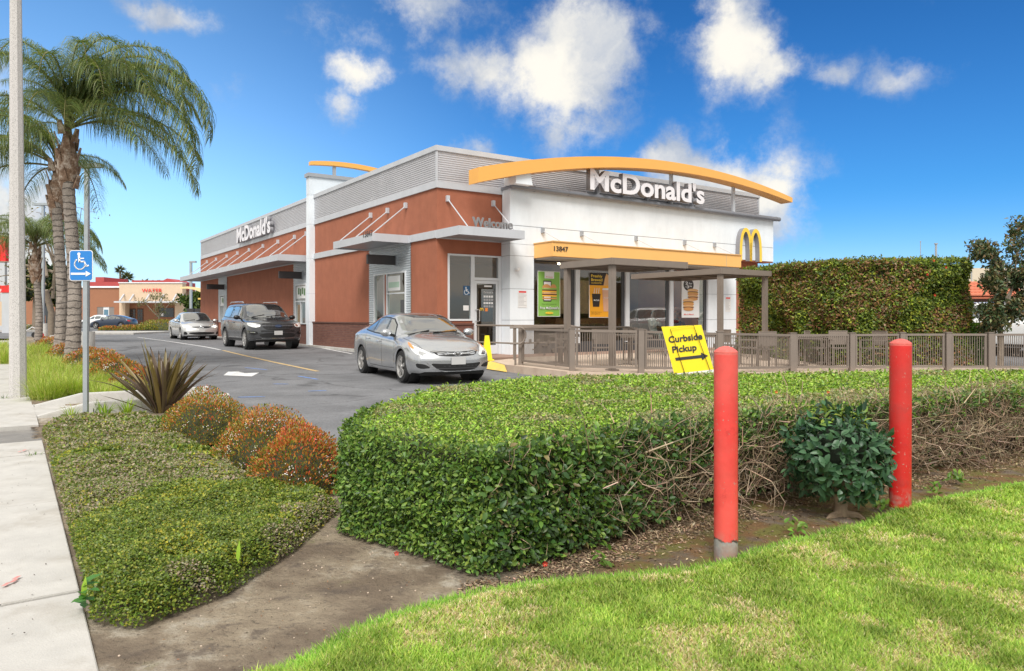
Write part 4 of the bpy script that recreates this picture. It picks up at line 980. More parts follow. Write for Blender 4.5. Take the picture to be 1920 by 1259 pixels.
    def line(s, frame, pts, w, name, mat, parent, off=.002):
        d, a, b, o = s.frame(frame); D = []
        for p, q in zip(pts[:-1], pts[1:]):
            n = max(1, int(math.hypot(q[0]-p[0], q[1]-p[1])/.03)); D += [(p[0]+(q[0]-p[0])*i/n, p[1]+(q[1]-p[1])*i/n) for i in range(n)]
        D.append(pts[-1]); vs = []; fs = []
        for i, p in enumerate(D):
            e = D[min(i+1, len(D)-1)]; g_ = D[max(i-1, 0)]; t = Vector((e[0]-g_[0], e[1]-g_[1])).normalized(); n = Vector((-t.y, t.x))*w/2
            for sg_ in (-1, 1):
                st = o + a*(p[0]+n.x*sg_) + b*(p[1]+n.y*sg_); h = s.bvh.ray_cast(st, d)
                vs.append(h[0]-d*off if h[0] is not None else (vs[-2] if len(vs) > 1 else st))
            if i: fs.append((2*i-2, 2*i-1, 2*i+1, 2*i))
        m = MB(); m.add(vs, fs); return m.build(name, mat, parent)
    def hit(s, frame, x, y):
        d, a, b, o = s.frame(frame); h = s.bvh.ray_cast(o+a*x+b*y, d); return h[0], h[1]
def inset(poly, k):
    A = np.array(poly); c = A.mean(0); return [tuple(c+(p-c)*(1 - k/max(.05, np.hypot(*(p-c))))) for p in A]
def wheel(parent, x, y, r, w, spokes, side, rim_m, detail=True):
    n = 40 if detail else 20
    t = MB(); t.lathe([(r*.66, -w/2), (r*.93, -w/2), (r, -w*.36), (r, w*.36), (r*.93, w/2), (r*.66, w/2)], (x, y, r), n, 'y', cap=False)
    wo = t.build('wheel', MATS['rubber'], parent, smooth=True); yo = y + side*w/2
    m = MB(); s = side
    m.lathe([(r*.68, yo-y-s*.0), (r*.70, yo-y+s*.008), (r*.64, yo-y-s*.012), (r*.60, yo-y-s*.10)], (x, y, r), n, 'y', cap=False); 
    k = MB(); k.lathe([(0, yo-y-s*.07), (r*.62, yo-y-s*.07)], (x, y, r), n, 'y'); k.build('brake_disc', MATS['black_trim'], wo)
    for i in range(spokes):
        for dd in (-.13, .13) if spokes <= 6 else (0,):
            t0 = 2*math.pi*i/spokes + .3; c_ = Vector((x, yo, r)); p = c_ + Vector((math.cos(t0), 0, math.sin(t0)))*r*.12 + Vector((0, -s*.012, 0)); q = c_ + Vector((math.cos(t0+dd), 0, math.sin(t0+dd)))*r*.66 + Vector((0, -s*.02, 0))
            m.bar(p, q, r*(.10 if spokes <= 6 else .11), .02, up=(0, 1, 0))
    m.lathe([(r*.17, yo-y-s*.03), (r*.16, yo-y+s*.002), (0, yo-y+s*.006)], (x, y, r), 16, 'y')
    m.build('rim', rim_m, wo, smooth=False); return wo
def mirror_y(poly): return [(p[0], p[1]) for p in poly]
def build_car(name, label, cat, loc, heading, c, paintm, detail=True, group=None):
    """heading: vector the nose points to"""
    rz = math.atan2(heading[1], heading[0]); root = empty(name, loc, rz, label, cat, group)
    s = Car(c); s.make_body(); L, hw = s.L, s.hw
    bm = s.bm
    # window openings
    cut = [('left', c['sidewin']), ('right', c['sidewin'])] if not isinstance(c['sidewin'][0], list) else [(f, w) for f in ('left', 'right') for w in c['sidewin']]
    cuts_ = [(f, w) for f, w in cut] + [('top', c['wind']), ('top', c['rearwin'])]
    kill = []
    for f in bm.faces:
        ce = f.calc_center_median()
        if ce.z < c['beltmin']: continue
        P = [v.co for v in f.verts]
        for fr, w in cuts_:
            if fr == 'left' and min(p.y for p in P) < .1: continue
            if fr == 'right' and max(p.y for p in P) > -.1: continue
            q = np.array([(p.x, p.z) for p in P] if fr != 'top' else [(p.x, p.y) for p in P])
            if fr == 'top' and f.normal.z < .12 : continue
            if fr != 'top' and abs(f.normal.y) < .3: continue
            if in_poly(q, inset(w, .03)).all(): kill.append(f); break
    bmesh.ops.delete(bm, geom=kill, context='FACES')
    me = bpy.data.meshes.new('body'); bm.to_mesh(me); me.polygons.foreach_set('use_smooth', [True]*len(me.polygons)); body = link('body', me, root, paintm)
    for fr, w in cut:
        s.patch(fr, w, .005, 'window_surround', MATS['black_trim'], body, res=.09, smooth=1) if False else None
    for fr, w in cut:
        s.patch(fr, w, .006, 'side_window', c.get('sideglass', MATS['glass_car']), root, res=.12, smooth=1)
        if detail:
            W_ = w + [w[0]]; s.line(fr, W_, .022, 'window_seal', MATS['black_trim'], body, off=.010)
    s.patch('top', c['wind'], .006, 'windshield', MATS['glass_car'], root, res=.12, smooth=1)
    s.patch('top', c['rearwin'], .006, 'rear_window', MATS['glass_car'], root, res=.15, smooth=1)
    # underside, wheel housings, cabin
    m = MB(); m.box(-L/2+.25, L/2-.28, -hw+.20, hw-.20, c['sill']-.02, c['sill']+.2)
    for ax in (c['axf'], c['axr']):
        m.lathe([(c['arch']*.98, -hw+.09), (c['arch']*.98, -hw+.32)], (ax, 0, c['wr']), 24, 'y'); m.lathe([(c['arch']*.98, hw-.32), (c['arch']*.98, hw-.09)], (ax, 0, c['wr']), 24, 'y')
    m.build('underbody', MATS['black_trim'], root)
    m = MB(); zb = c['beltmin']; m.box(c['cab'][0], c['cab'][1], -hw+.12, hw-.12, zb-.35, zb-.12); m.box(c['cab'][1]-.45, c['cab'][1]-.02, -hw+.16, hw-.16, zb-.15, zb-.01)
    m.build('cabin_floor', MATS['car_interior'], root)
    for sy in (-.38, .38):
        m = MB(); x0 = c['seat']; H_ = c['H']
        m.box(x0-.1, x0+.42, sy-.24, sy+.24, zb-.35, zb-.12); m.slab([(x0-.02, sy-.23, zb-.2), (x0-.22, sy-.20, zb+.30), (x0-.22, sy+.20, zb+.30), (x0-.02, sy+.23, zb-.2)], .12); m.box(x0-.30, x0-.22, sy-.11, sy+.11, zb+.30, zb+.46)
        m.build('seat', MATS['car_interior'], root, bevel=.02)
    m = MB(); m.box(c['seat']-1.1, c['seat']-.9, -.6, .6, zb-.3, zb+.2); m.build('rear_seat', MATS['car_interior'], root)
    m = MB(); m.tube([Vector((c['seat']+.62, .38+.18*math.cos(t), zb+.02+.17*math.sin(t))) for t in np.linspace(0, 2*math.pi, 17)], .016, 6); m.build('steering_wheel', MATS['black_trim'], root)
    for ax in (c['axf'], c['axr']):
        for sd in (-1, 1): wheel(root, ax, sd*(hw-.115), c['wr'], .215, c['spokes'], sd, c.get('rimm', MATS['rim_metal']), detail)
    # lamps and grille
    for fr in ('fl', 'fr'):
        s.patch(fr, c['lamp'], .008, 'headlight', c.get('lampm', MATS['lamp_lens']), root, res=.04, smooth=2)
        if c.get('lamp2'): s.patch(fr, c['lamp2'], .010, 'lamp_reflector', c.get('lamp2m', MATS['amber']), root, res=.04)
        if c.get('lamp3'): s.patch(fr, c['lamp3'], .012, 'lamp_reflector', MATS['chrome'], root, res=.04)
        if c.get('fog'): s.patch(fr, c['fog'], .006, 'fog_recess', MATS['black_trim'], root, res=.04, smooth=1)
        if c.get('fogb'): s.patch(fr, c['fogb'], .012, 'fog_lamp', MATS['chrome'], root, res=.04, smooth=1)
    for fr in ('rl', 'rr'): s.patch(fr, c['tail_lamp'], .008, 'tail_light', MATS['tail_red'], root, res=.05)
    gr = s.patch('front', c['grille'], .006, 'grille', MATS['black_trim'], root, res=.05, smooth=1)
    if c.get('lower'): lo = s.patch('front', c['lower'], .006, 'lower_grille', MATS['black_trim'], root, res=.05, smooth=1)
    for ln in c.get('bars', []): s.line('front', ln[0], ln[1], 'grille_bar', ln[2], gr, off=.02)
    for ln in c.get('creases', []): s.line(ln[0], ln[1], ln[2], 'trim_strip', ln[3], body, off=.006)
    if c.get('skirt'): 
        for fr in ('left', 'right'): s.patch(fr, c['skirt'], .008, 'sill_cladding', MATS['black_trim'], body, smooth=0, res=.08)
        s.patch('front', c['chin'], .008, 'chin', MATS['black_trim'], body, smooth=1)
    # plate
    p, nr = s.hit('front', 0, c['platez']); p = p + Vector((.012, 0, 0))
    m = MB(); m.box(p.x, p.x+.012, -.155, .155, c['platez']-.078, c['platez']+.078); m.build('licence_plate', MATS['plate'], root, bevel=.004)
    if detail:
        for fr in ('left', 'right'):
            for ln in c['doors']: s.line(fr, ln, .009, 'door_gap', MATS['black_trim'], body)
            for (hx, hz) in c['handles']:
                q, nq = s.hit(fr, hx, hz); sg_ = 1 if fr == 'left' else -1; q = q + Vector((0, sg_*.028, 0)); h_ = MB(); h_.tube([q+Vector((-.09, -sg_*.025, 0)), q+Vector((-.07, 0, 0)), q+Vector((.07, 0, 0)), q+Vector((.09, -sg_*.025, 0))], .014, 8); h_.build('door_handle', c.get('handlem', paintm), root, smooth=True)
        for ln in c['hood']: s.line('top', ln, .008, 'hood_gap', MATS['black_trim'], body)
        # wipers
        wx = c['wind']; 
        for (y0, y1) in ((-.05, .55), (-.62, -.1)):
            m = MB(); a, _ = s.hit('top', c['cowl']-.01, y0); b, _ = s.hit('top', c['cowl']-.12, y1); m.bar(a+Vector((0,0,.02)), b+Vector((0,0,.02)), .018, .015); m.build('wiper', MATS['black_trim'], root)
    for sg_ in (-1, 1):
        mx, mz = c['mirror']; m = MB(); bmm = bmesh.new(); bmesh.ops.create_uvsphere(bmm, u_segments=16, v_segments=10, radius=1); 
        vs = [(mx + v.co.x*(.10 if v.co.x > 0 else .045), sg_*(hw+.07)+v.co.y*.125, mz+v.co.z*.085) for v in bmm.verts]; bmm.verts.index_update(); fs = [tuple(v.index for v in f.verts) for f in bmm.faces]; bmm.free(); m.add(vs, fs)
        mo = m.build('wing_mirror', c.get('mirrorm', paintm), root, smooth=True); k = MB(); k.bar((mx, sg_*(hw-.10), mz-.06), (mx, sg_*(hw+.02), mz-.03), .06, .05); k.build('mirror_arm', MATS['black_trim'], mo)
    s.root = root; s.body = body; s.gr = gr; return s
# ---- silver saloon
SED = dict(L=4.53, W=1.775, H=1.435, wr=.325, arch=.375, axf=1.38, axr=-1.32, sill=.19, bow=.30, scallop=.03,
  top=[(-2.27,.98),(-2.2,1.03),(-1.95,1.09),(-1.72,1.12),(-1.35,1.24),(-.95,1.36),(-.5,1.425),(-.1,1.435),(.25,1.39),(.62,1.22),(.95,1.04),(1.12,.975),(1.5,.91),(1.85,.82),(2.1,.72),(2.27,.64)],
  belt=[(-2.27,.88),(-1.8,.98),(-1.2,.985),(-.4,.935),(.4,.885),(1.0,.86),(1.6,.76),(2.0,.66),(2.27,.58)],
  roofw=[(-2.27,.8),(-1.7,.7),(-1.2,.64),(-.5,.66),(.1,.66),(.6,.72),(1.0,.80),(1.5,.8),(2.27,.8)],
  nose=([.1,.3,.5,.62,.75,1.0],[.06,.0,.0,.05,.22,.3]), tail=([.2,.5,.8,1.0],[.05,0,.02,.1]),
  sidewin=[[(.80,.925),(.16,.955),(.16,1.30),(.30,1.29),(.55,1.17)], [(.10,.96),(-.62,.995),(-.62,1.31),(-.30,1.335),(.10,1.315)], [(-.66,1.0),(-1.20,1.045),(-1.12,1.13),(-.66,1.295)]],
  wind=[(1.05,.66),(1.12,.3),(1.14,0),(1.12,-.3),(1.05,-.66),(.62,-.63),(.22,-.55),(.20,0),(.22,.55),(.62,.63)],
  rearwin=[(-1.0,.5),(-.98,0),(-1.0,-.5),(-1.4,-.56),(-1.66,-.5),(-1.68,0),(-1.66,.5),(-1.4,.56)], beltmin=.86, cab=(-1.3, 1.0), seat=-.15, cowl=1.10,
  lamp=[(-.22,.78),(-.08,.74),(.15,.66),(.34,.585),(.30,.545),(.12,.555),(-.03,.60),(-.15,.68),(-.26,.80)], lamp2=[(-.30,.825),(-.22,.80),(-.08,.70),(-.13,.69),(-.24,.76)], lamp3=[(.02,.66),(.18,.615),(.26,.575),(.14,.57),(.03,.605)],
  fog=[(-.02,.42),(.18,.40),(.30,.33),(.12,.31),(.01,.34)], tail_lamp=[(-.1,.9),(.25,.86),(.25,.72),(-.05,.8)],
  grille=[(-.54,.665),(-.2,.64),(.2,.64),(.54,.665),(.42,.575),(.2,.55),(-.2,.55),(-.42,.575)], lower=[(-.56,.42),(-.3,.405),(.3,.405),(.56,.42),(.42,.30),(.25,.265),(-.25,.265),(-.42,.30)],
  bars=[([(-.50,.655),(-.2,.610),(0,.602),(.2,.610),(.50,.655)], .014, MATS['chrome'])],
  creases=[('front', [(-.5,.36),(.5,.36)], .012, MATS['frame_dark']), ('front', [(-.44,.315),(.44,.315)], .012, MATS['frame_dark']), ('front', [(-.62,.43),(-.50,.31),(-.28,.245),(.28,.245),(.50,.31),(.62,.43)], .012, MATS['chrome'])],
  platez=.465, spokes=5, mirror=(.70,1.0), doors=[[(.93,.33),(.98,.6),(.90,.9)], [(.125,.26),(.15,.6),(.13,.95)], [(-.72,.26),(-.93,.55),(-1.0,.75),(-.98,.98)], [(.93,.27),(0,.255),(-.75,.27)]], handles=[(-.05,.80),(-.80,.845)],
  hood=[[(1.12,.74),(1.5,.72),(1.9,.62)], [(1.12,-.74),(1.5,-.72),(1.9,-.62)]])
ax = Vector((-1.49, 15.16, 0)); hd = Vector((.48, -.877, 0)).normalized(); ctr = ax - hd*1.38
dzl = lot_z(16.4)
s1 = build_car('sedan', 'silver saloon car driving out past the entrance, front towards the camera', 'car', (ctr.x, ctr.y, dzl), hd, SED, MATS['paint_silver'])
# tilted oval badge with a slanted letter
p, _ = s1.hit('front', 0, .60); m = MB(); m.tube([Vector((p.x+.018, .085*math.cos(t), .605+.042*math.sin(t))) for t in np.linspace(0, 2*math.pi, 25)], .006, 6, cap=False)
m.bar((p.x+.018, -.045, .578), (p.x+.018, -.030, .632), .016, .008, up=(1,0,0)); m.bar((p.x+.018, .030, .578), (p.x+.018, .045, .632), .016, .008, up=(1,0,0)); m.bar((p.x+.018, -.035, .600), (p.x+.018, .035, .610), .016, .008, up=(1,0,0)); m.build('badge', MATS['chrome'], s1.root)
# ---- champagne saloon (second in line)
SED2 = dict(SED); SED2.update(L=4.82, W=1.82, H=1.47, bow=.24,
  top=[(-2.41,1.0),(-2.3,1.06),(-1.9,1.11),(-1.75,1.13),(-1.3,1.30),(-.9,1.42),(-.4,1.465),(.1,1.47),(.35,1.43),(.75,1.24),(1.08,1.05),(1.2,1.0),(1.6,.95),(2.0,.88),(2.25,.80),(2.41,.70)],
  belt=[(-2.41,.9),(-1.8,1.0),(-1.2,.99),(-.4,.95),(.4,.92),(1.0,.91),(1.6,.82),(2.1,.74),(2.41,.62)],
  lamp=[(-.25,.80),(-.05,.78),(.18,.74),(.32,.69),(.28,.64),(.05,.635),(-.14,.67)], lamp2=[(.08,.73),(.2,.70),(.22,.66),(.08,.66)], lamp2m=MATS['lamp_lens'], lamp3=None, fog=[(.0,.46),(.14,.42),(.18,.30),(.0,.28),(-.08,.33)],
  grille=[(-.5,.70),(-.2,.72),(.2,.72),(.5,.70),(.36,.635),(.2,.62),(-.2,.62),(-.36,.635)], lower=[(-.62,.40),(-.3,.42),(.3,.42),(.62,.40),(.62,.33),(.3,.28),(-.3,.28),(-.62,.33)],
  bars=[([(-.48,.70),(-.2,.69),(.2,.69),(.48,.70)], .014, MATS['chrome']), ([(-.42,.665),(.42,.665)], .012, MATS['chrome'])], creases=[], platez=.50, axf=1.45, axr=-1.33, mirror=(.82,1.02), cowl=1.2,
  wind=[(1.16,.68),(1.22,.3),(1.24,0),(1.22,-.3),(1.16,-.68),(.74,-.64),(.34,-.56),(.32,0),(.34,.56),(.74,.64)], lampm=MATS['lamp_lens'])
ctr = C0 + U*(-2.05) + V*(22.6+1.45); s2 = build_car('sedan', 'pale silver saloon car waiting behind the grey four wheel drive', 'car', (ctr.x, ctr.y, lot_z(ctr.y)), -V, SED2, MATS['paint_champagne'])
p, _ = s2.hit('front', 0, .68); m = MB(); m.tube([Vector((p.x+.03, .07*math.cos(t), .68+.05*math.sin(t))) for t in np.linspace(0, 2*math.pi, 17)], .008, 5, cap=False); m.tube([Vector((p.x+.03, .022*math.cos(t), .68+.05*math.sin(t))) for t in np.linspace(0, 2*math.pi, 17)], .006, 5, cap=False); m.build('badge', MATS['chrome'], s2.root)
m = MB(); q, _ = s2.hit('fl', .10, .70); m.lathe([(.0, 0), (.05, 0)], (0, 0, 0), 12, 'x'); o = m.build('lit_lamp', MATS['lamp_lit'], s2.root); o.location = q + Vector((.02, .015, 0)); o.rotation_euler = (0, 0, .6)
# ---- grey SUV
SUV = dict(L=5.05, W=2.0, H=1.775, wr=.385, arch=.455, axf=1.60, axr=-1.42, sill=.30, bow=.20, scallop=.025,
  top=[(-2.52,1.25),(-2.45,1.45),(-2.3,1.66),(-2.1,1.74),(-1.5,1.765),(-.6,1.775),(.1,1.765),(.45,1.70),(.85,1.45),(1.12,1.22),(1.25,1.16),(1.7,1.12),(2.1,1.08),(2.35,1.03),(2.52,.95)],
  belt=[(-2.52,1.12),(-1.8,1.15),(-1.0,1.14),(.0,1.11),(.8,1.09),(1.3,1.08),(1.9,1.03),(2.3,.97),(2.52,.86)],
  roofw=[(-2.52,.72),(-2.0,.68),(-1.0,.69),(.1,.69),(.6,.74),(1.1,.82),(1.6,.85),(2.52,.85)],
  nose=([.2,.4,.7,.9,1.05,1.2],[.10,.0,.0,.02,.10,.18]), tail=([.2,.6,1.0,1.3,1.7],[.05,0,.02,.1,.3]),
  sidewin=[[(.88,1.14),(.20,1.17),(.20,1.62),(.38,1.62),(.65,1.42)], [(.12,1.175),(-.82,1.195),(-.82,1.645),(.12,1.635)], [(-.90,1.20),(-1.95,1.24),(-2.1,1.50),(-1.9,1.62),(-.90,1.645)]],
  wind=[(1.10,.76),(1.18,.3),(1.2,0),(1.18,-.3),(1.10,-.76),(.75,-.70),(.42,-.62),(.40,0),(.42,.62),(.75,.70)], rearwin=[(-2.25,.6),(-2.25,-.6),(-2.42,-.6),(-2.42,.6)], beltmin=1.06, cab=(-2.1,1.1), seat=-.05, cowl=1.16,
  lamp=[(-.28,1.00),(.0,.985),(.32,.93),(.30,.84),(.12,.82),(-.10,.87),(-.26,.93)], lamp2=[(.14,.95),(.29,.92),(.27,.86),(.16,.86)], lamp2m=MATS['chrome'], lamp3=[(-.2,.965),(.05,.955),(.10,.93),(-.15,.94)],
  fog=[(-.12,.70),(.22,.68),(.26,.58),(.10,.54),(-.08,.58)], fogb=[(-.06,.665),(.16,.655),(.15,.63),(-.05,.64)], tail_lamp=[(-.1,1.15),(.2,1.1),(.2,.95),(-.1,1.0)],
  grille=[(-.56,.98),(-.2,1.0),(.2,1.0),(.56,.98),(.60,.88),(.44,.74),(.2,.73),(-.2,.73),(-.44,.74),(-.60,.88)], lower=[(-.7,.56),(-.4,.62),(.4,.62),(.7,.56),(.55,.44),(-.55,.44)],
  bars=[([(-.50,.78+.055*i),(.50,.78+.055*i)], .012, MATS['frame_dark']) for i in range(4)] + [([(-.5+.125*i,.76),(-.44+.125*i,.97)], .010, MATS['frame_dark']) for i in range(9)] + [([(-.58,.885),(.58,.885)], .018, MATS['gutter'])],
  creases=[('front', [(-.62,.69),(.62,.69)], .05, MATS['black_trim']), ('front', [(-.6,.42),(.6,.42)], .02, MATS['chrome'])], skirt=[(1.12,.32),(1.12,.40),(-.95,.40),(-.95,.32)], chin=[(-.8,.42),(.8,.42),(.8,.30),(-.8,.30)],
  platez=.62, spokes=10, mirror=(.78,1.2), mirrorm=MATS['black_trim'], doors=[[(1.08,.5),(1.1,.8),(1.02,1.1)], [(.16,.40),(.17,.8),(.16,1.17)], [(-.86,.42),(-.90,.8),(-.86,1.19)]], handles=[(-.02,1.0),(-.98,1.02)],
  hood=[[(1.2,.80),(1.7,.80),(2.2,.68)], [(1.2,-.80),(1.7,-.80),(2.2,-.68)], [(1.25,.45),(2.2,.40)], [(1.25,-.45),(2.2,-.40)]])
ctr = Vector((-9.24, 27.8, 0)) + V*1.60
s3 = build_car('suv', 'dark grey four wheel drive car stopped at the pickup window, front towards the camera', 'car', (ctr.x, ctr.y, lot_z(ctr.y)), -V, SUV, MATS['paint_grey'])
for sd in (-1, 1):
    m = MB(); m.tube([(.2, sd*.66, 1.76), (.1, sd*.66, 1.81), (-1.7, sd*.66, 1.83), (-1.9, sd*.66, 1.77)], .018, 6); m.build('roof_rail', MATS['chrome'], s3.root, smooth=True)
p, _ = s3.hit('front', 0, .875); m = MB(); m.lathe([(0, 0), (1, 0), (1, .02), (0, .02)], (0, 0, 0), 24, 'x'); o = m.build('badge', M('badge_blue', (.03, .06, .14), .3), s3.root); o.location = (p.x+.015, 0, .875); o.scale = (1, .12, .052)
fit_text('Ford', (p.x+.038, -.07, .855), (0, 1, 0), (0, 0, 1), .14, .04, .002, MATS['chrome'], s3.root, 'badge_script')
# ---- background cars
BG = dict(SED); BGS = dict(SUV)
def bgcar(label, px, py, Y, hd, c, pm, group=None, name='parked_car'):
    p = at(px, py, Y); return build_car(name, label, 'car', (p.x, p.y, lot_z(Y) if Y < 60 else 0.0), hd, c, pm, detail=False, group=group)
bgcar('white saloon parked side-on in front of the brown shop wall', 188, 600, 84, (-1, .12), SED2, MATS['paint_whitecar'])
bgcar('dark navy saloon parked in front of the white car', 213, 600, 76, (-1, .05), SED, MATS['paint_navy'])
bgcar('white estate car parked beside the small clipped hedge on the right', 1845, 600, 27, (.3, -1), SUV, MATS['paint_whitecar'])
bgcar('white car behind the dark leafed tree at the right edge', 1925, 600, 23.5, (.55, -1), SUV, MATS['paint_whitecar'])
bgcar('white car roof seen beyond the brown gatehouse', 1822, 600, 38, (.2, -1), SED, MATS['paint_whitecar'])

# ================================================================ PATIO THINGS
fence = empty('patio_fence', FP[0], 0, 'brown metal railing with slotted bars around the patio', 'fence')
for i, p in enumerate(FP):
    m = MB(); q = p - FP[0]; hw_ = .062 if i != 4 else .072; m.box(q.x-hw_, q.x+hw_, q.y-hw_, q.y+hw_, q.z-.05, q.z+.914); m.box(q.x-hw_-.012, q.x+hw_+.012, q.y-hw_-.012, q.y+hw_+.012, q.z+.90, q.z+.922); m.build('post', MATS['brown_metal'], fence, bevel=.004)
for i in range(len(FP)-1):
    a = FP[i]-FP[0]; b = FP[i+1]-FP[0]; d = (b-a).normalized(); a = a+d*.075; b = b-d*.075; L_ = (b-a).length; z = lambda h: Vector((0, 0, h))
    m = MB(); m.bar(a+z(.86), b+z(.86), .055, .05); m.build('top_rail', MATS['brown_metal'], fence)
    m = MB(); m.bar(a+z(.10), b+z(.10), .045, .05); m.build('bottom_rail', MATS['brown_metal'], fence)
    m = MB(); m.bar(a+z(.1)+d*.025, a+z(.85)+d*.025, .05, .035, up=d); m.build('panel_stile', MATS['brown_metal'], fence); m = MB(); m.bar(b+z(.1)-d*.025, b+z(.85)-d*.025, .05, .035, up=d); m.build('panel_stile', MATS['brown_metal'], fence)
    m = MB(); n = int(L_/.05); rr = random.Random(i)
    for k in range(1, n):
        p = a + d*(L_*k/n); w = .0125
        m.bar(p+z(.12), p+z(.84), w, .012, up=d)
        if rr.random() < .32: h0 = rr.uniform(.35, .6); q2 = p + d*(L_/n*.5); m.bar(q2+z(h0), q2+z(h0+rr.choice([.03, .05, .09])), L_/n*1.1, .010, up=d)
        if rr.random() < .12: h0 = rr.uniform(.22, .4); q2 = p + d*(L_/n*.5); m.bar(q2+z(h0), q2+z(h0+.04), L_/n*1.1, .010, up=d)
    tag(m.build('bars', MATS['brown_metal'], fence), kind='stuff')
# shade canopies
def shade(label, N1, lu, lv, posts, zt_):
    r = empty('shade_canopy', (N1.x, N1.y, 0), UA, label, 'canopy')
    m = MB(); m.box(0, lu, 0, lv, zt_-.04, zt_); o = m.build('roof_sheet', MATS['brown_metal'], r)
    m = MB(); m.box(-.03, .03, -.03, lv+.03, zt_-.14, zt_+.01); m.box(lu-.03, lu+.03, -.03, lv+.03, zt_-.14, zt_+.01); m.box(.03, lu-.03, -.03, .03, zt_-.14, zt_+.01); m.box(.03, lu-.03, lv-.03, lv+.03, zt_-.14, zt_+.01); m.build('roof_frame', MATS['brown_metal'], r, bevel=.005)
    m = MB(); 
    for k in range(1, 4): m.box(.03, lu-.03, lv*k/4-.025, lv*k/4+.025, zt_-.10, zt_-.045)
    m.build('cross_beam', MATS['brown_metal'], r)
    for (pu, pv) in posts:
        m = MB(); m.box(pu-.062, pu+.062, pv-.062, pv+.062, -.1, zt_-.14); m.box(pu-.11, pu+.11, pv-.11, pv+.11, -.02, .06); m.build('post', MATS['brown_metal'], r, bevel=.005)
shade('brown flat shade roof nearer the entrance door, standing on the patio', Vector((2.165, 15.7)), 2.35, 1.75, [(.10, .10), (.07, 1.62)], 2.48)
shade('brown flat shade roof at the right end of the patio next to the tall hedge', Vector((5.5, 19.1)), 2.1, 3.3, [(.08, .08), (2.0, .1)], 2.48)
def table(px, Y, label, r_=.42):
    p = at(px, 600, Y); r = empty('patio_table', (p.x, p.y, -.02 if px > 1300 else .04), .3, label, 'table', 'brown patio tables')
    m = MB(); m.box(-r_, r_, -r_, r_, .71, .74); m.box(-r_, r_, -r_-.001, -r_+.03, .67, .71); m.build('tabletop', MATS['brown_metal'], r, bevel=.008)
    m = MB(); m.tube([(0,0,.02),(0,0,.71)], .04, 10); m.build('pedestal', MATS['brown_metal'], r, smooth=True)
    m = MB(); m.box(-.28, .28, -.04, .04, 0, .03); m.box(-.04, .04, -.28, .28, 0.001, .031); m.build('base', MATS['brown_metal'], r)
def make_chair():
    r = empty('patio_chair')
    m = MB(); m.box(-.22, .22, -.22, .22, .43, .455)
    for k in range(7): pass
    m.build('seat', MATS['brown_metal'], r, bevel=.008)
    m = MB(); m.box(-.21, .21, .205, .225, .52, .86); m.box(-.225, .225, .20, .23, .86, .88); m.build('backrest', MATS['brown_metal'], r, bevel=.005)
    for sx in (-1, 1):
        m = MB(); m.bar((sx*.21, .215, 0), (sx*.21, .215, .88), .028); m.build('leg', MATS['brown_metal'], r)
        m = MB(); m.bar((sx*.21, -.20, 0), (sx*.21, -.20, .64), .028); m.build('leg', MATS['brown_metal'], r)
        m = MB(); m.bar((sx*.21, -.22, .645), (sx*.21, .2, .645), .035, .02); m.build('armrest', MATS['brown_metal'], r)
    return r
def dup(root, loc, rz, label=None, cat=None, group=None, scale=None):
    r = root.copy(); COL.objects.link(r); r.location = loc; r.rotation_euler = (0, 0, rz)
    if scale: r.scale = (scale,)*3
    if label: r['label'] = label
    if cat: r['category'] = cat
    if group: r['group'] = group
    for ch in list(root.children):
        c = ch.copy(); COL.objects.link(c); c.parent = r
        for g_ in ch.children: e = g_.copy(); COL.objects.link(e); e.parent = c
    return r
table(1048, 18.2, 'brown square patio table behind the left end of the railing', .4)
table(1180, 17.6, 'brown square patio table under the nearer shade roof')
table(1300, 17.9, 'brown square patio table hidden behind the yellow pickup sign')
table(1496, 18.3, 'brown square patio table between the red bollards, behind the wide railing post')
table(1548, 19.2, 'brown square patio table close to the tall hedge')
chairs = [(1131, 17.0, .1, 'brown metal patio chair behind the second railing panel, back to the camera'), (1062, 17.2, 1.3, 'brown metal patio chair seen through the first railing panel'), (1228, 16.6, 1.5, 'brown metal patio chair just left of the yellow pickup sign, seen from the side'), (1305, 18.9, 3.0, 'brown metal patio chair facing out beyond the yellow pickup sign'),
          (1432, 17.6, 3.2, 'brown metal patio chair right of the nearer red bollard, back panel towards the camera'), (1404, 18.4, 1.2, 'brown metal patio chair side-on in the shadow of the right shade roof'), (1530, 18.3, .9, 'brown metal patio chair left of the table close to the tall hedge'), (1575, 18.2, -.2, 'brown metal patio chair in the railing panel left of the farther red bollard'), (1637, 18.0, -1.2, 'brown metal patio chair beside the farther red bollard'), (1190, 19.4, .4, 'brown metal patio chair by the restaurant glass under the nearer shade roof'), (1367, 20.2, 2.2, 'brown metal patio chair between the posts of the right shade roof')]
ch0 = make_chair(); first = True
for px, Y, rz, lb in chairs:
    p = at(px, 600, Y); loc = (p.x, p.y, .04 if px < 1300 else -.02)
    if first: ch0.location = loc; ch0.rotation_euler = (0, 0, rz); tag(ch0, lb, 'chair', 'brown metal patio chairs'); first = False
    else: dup(ch0, loc, rz, lb, 'chair', 'brown metal patio chairs')
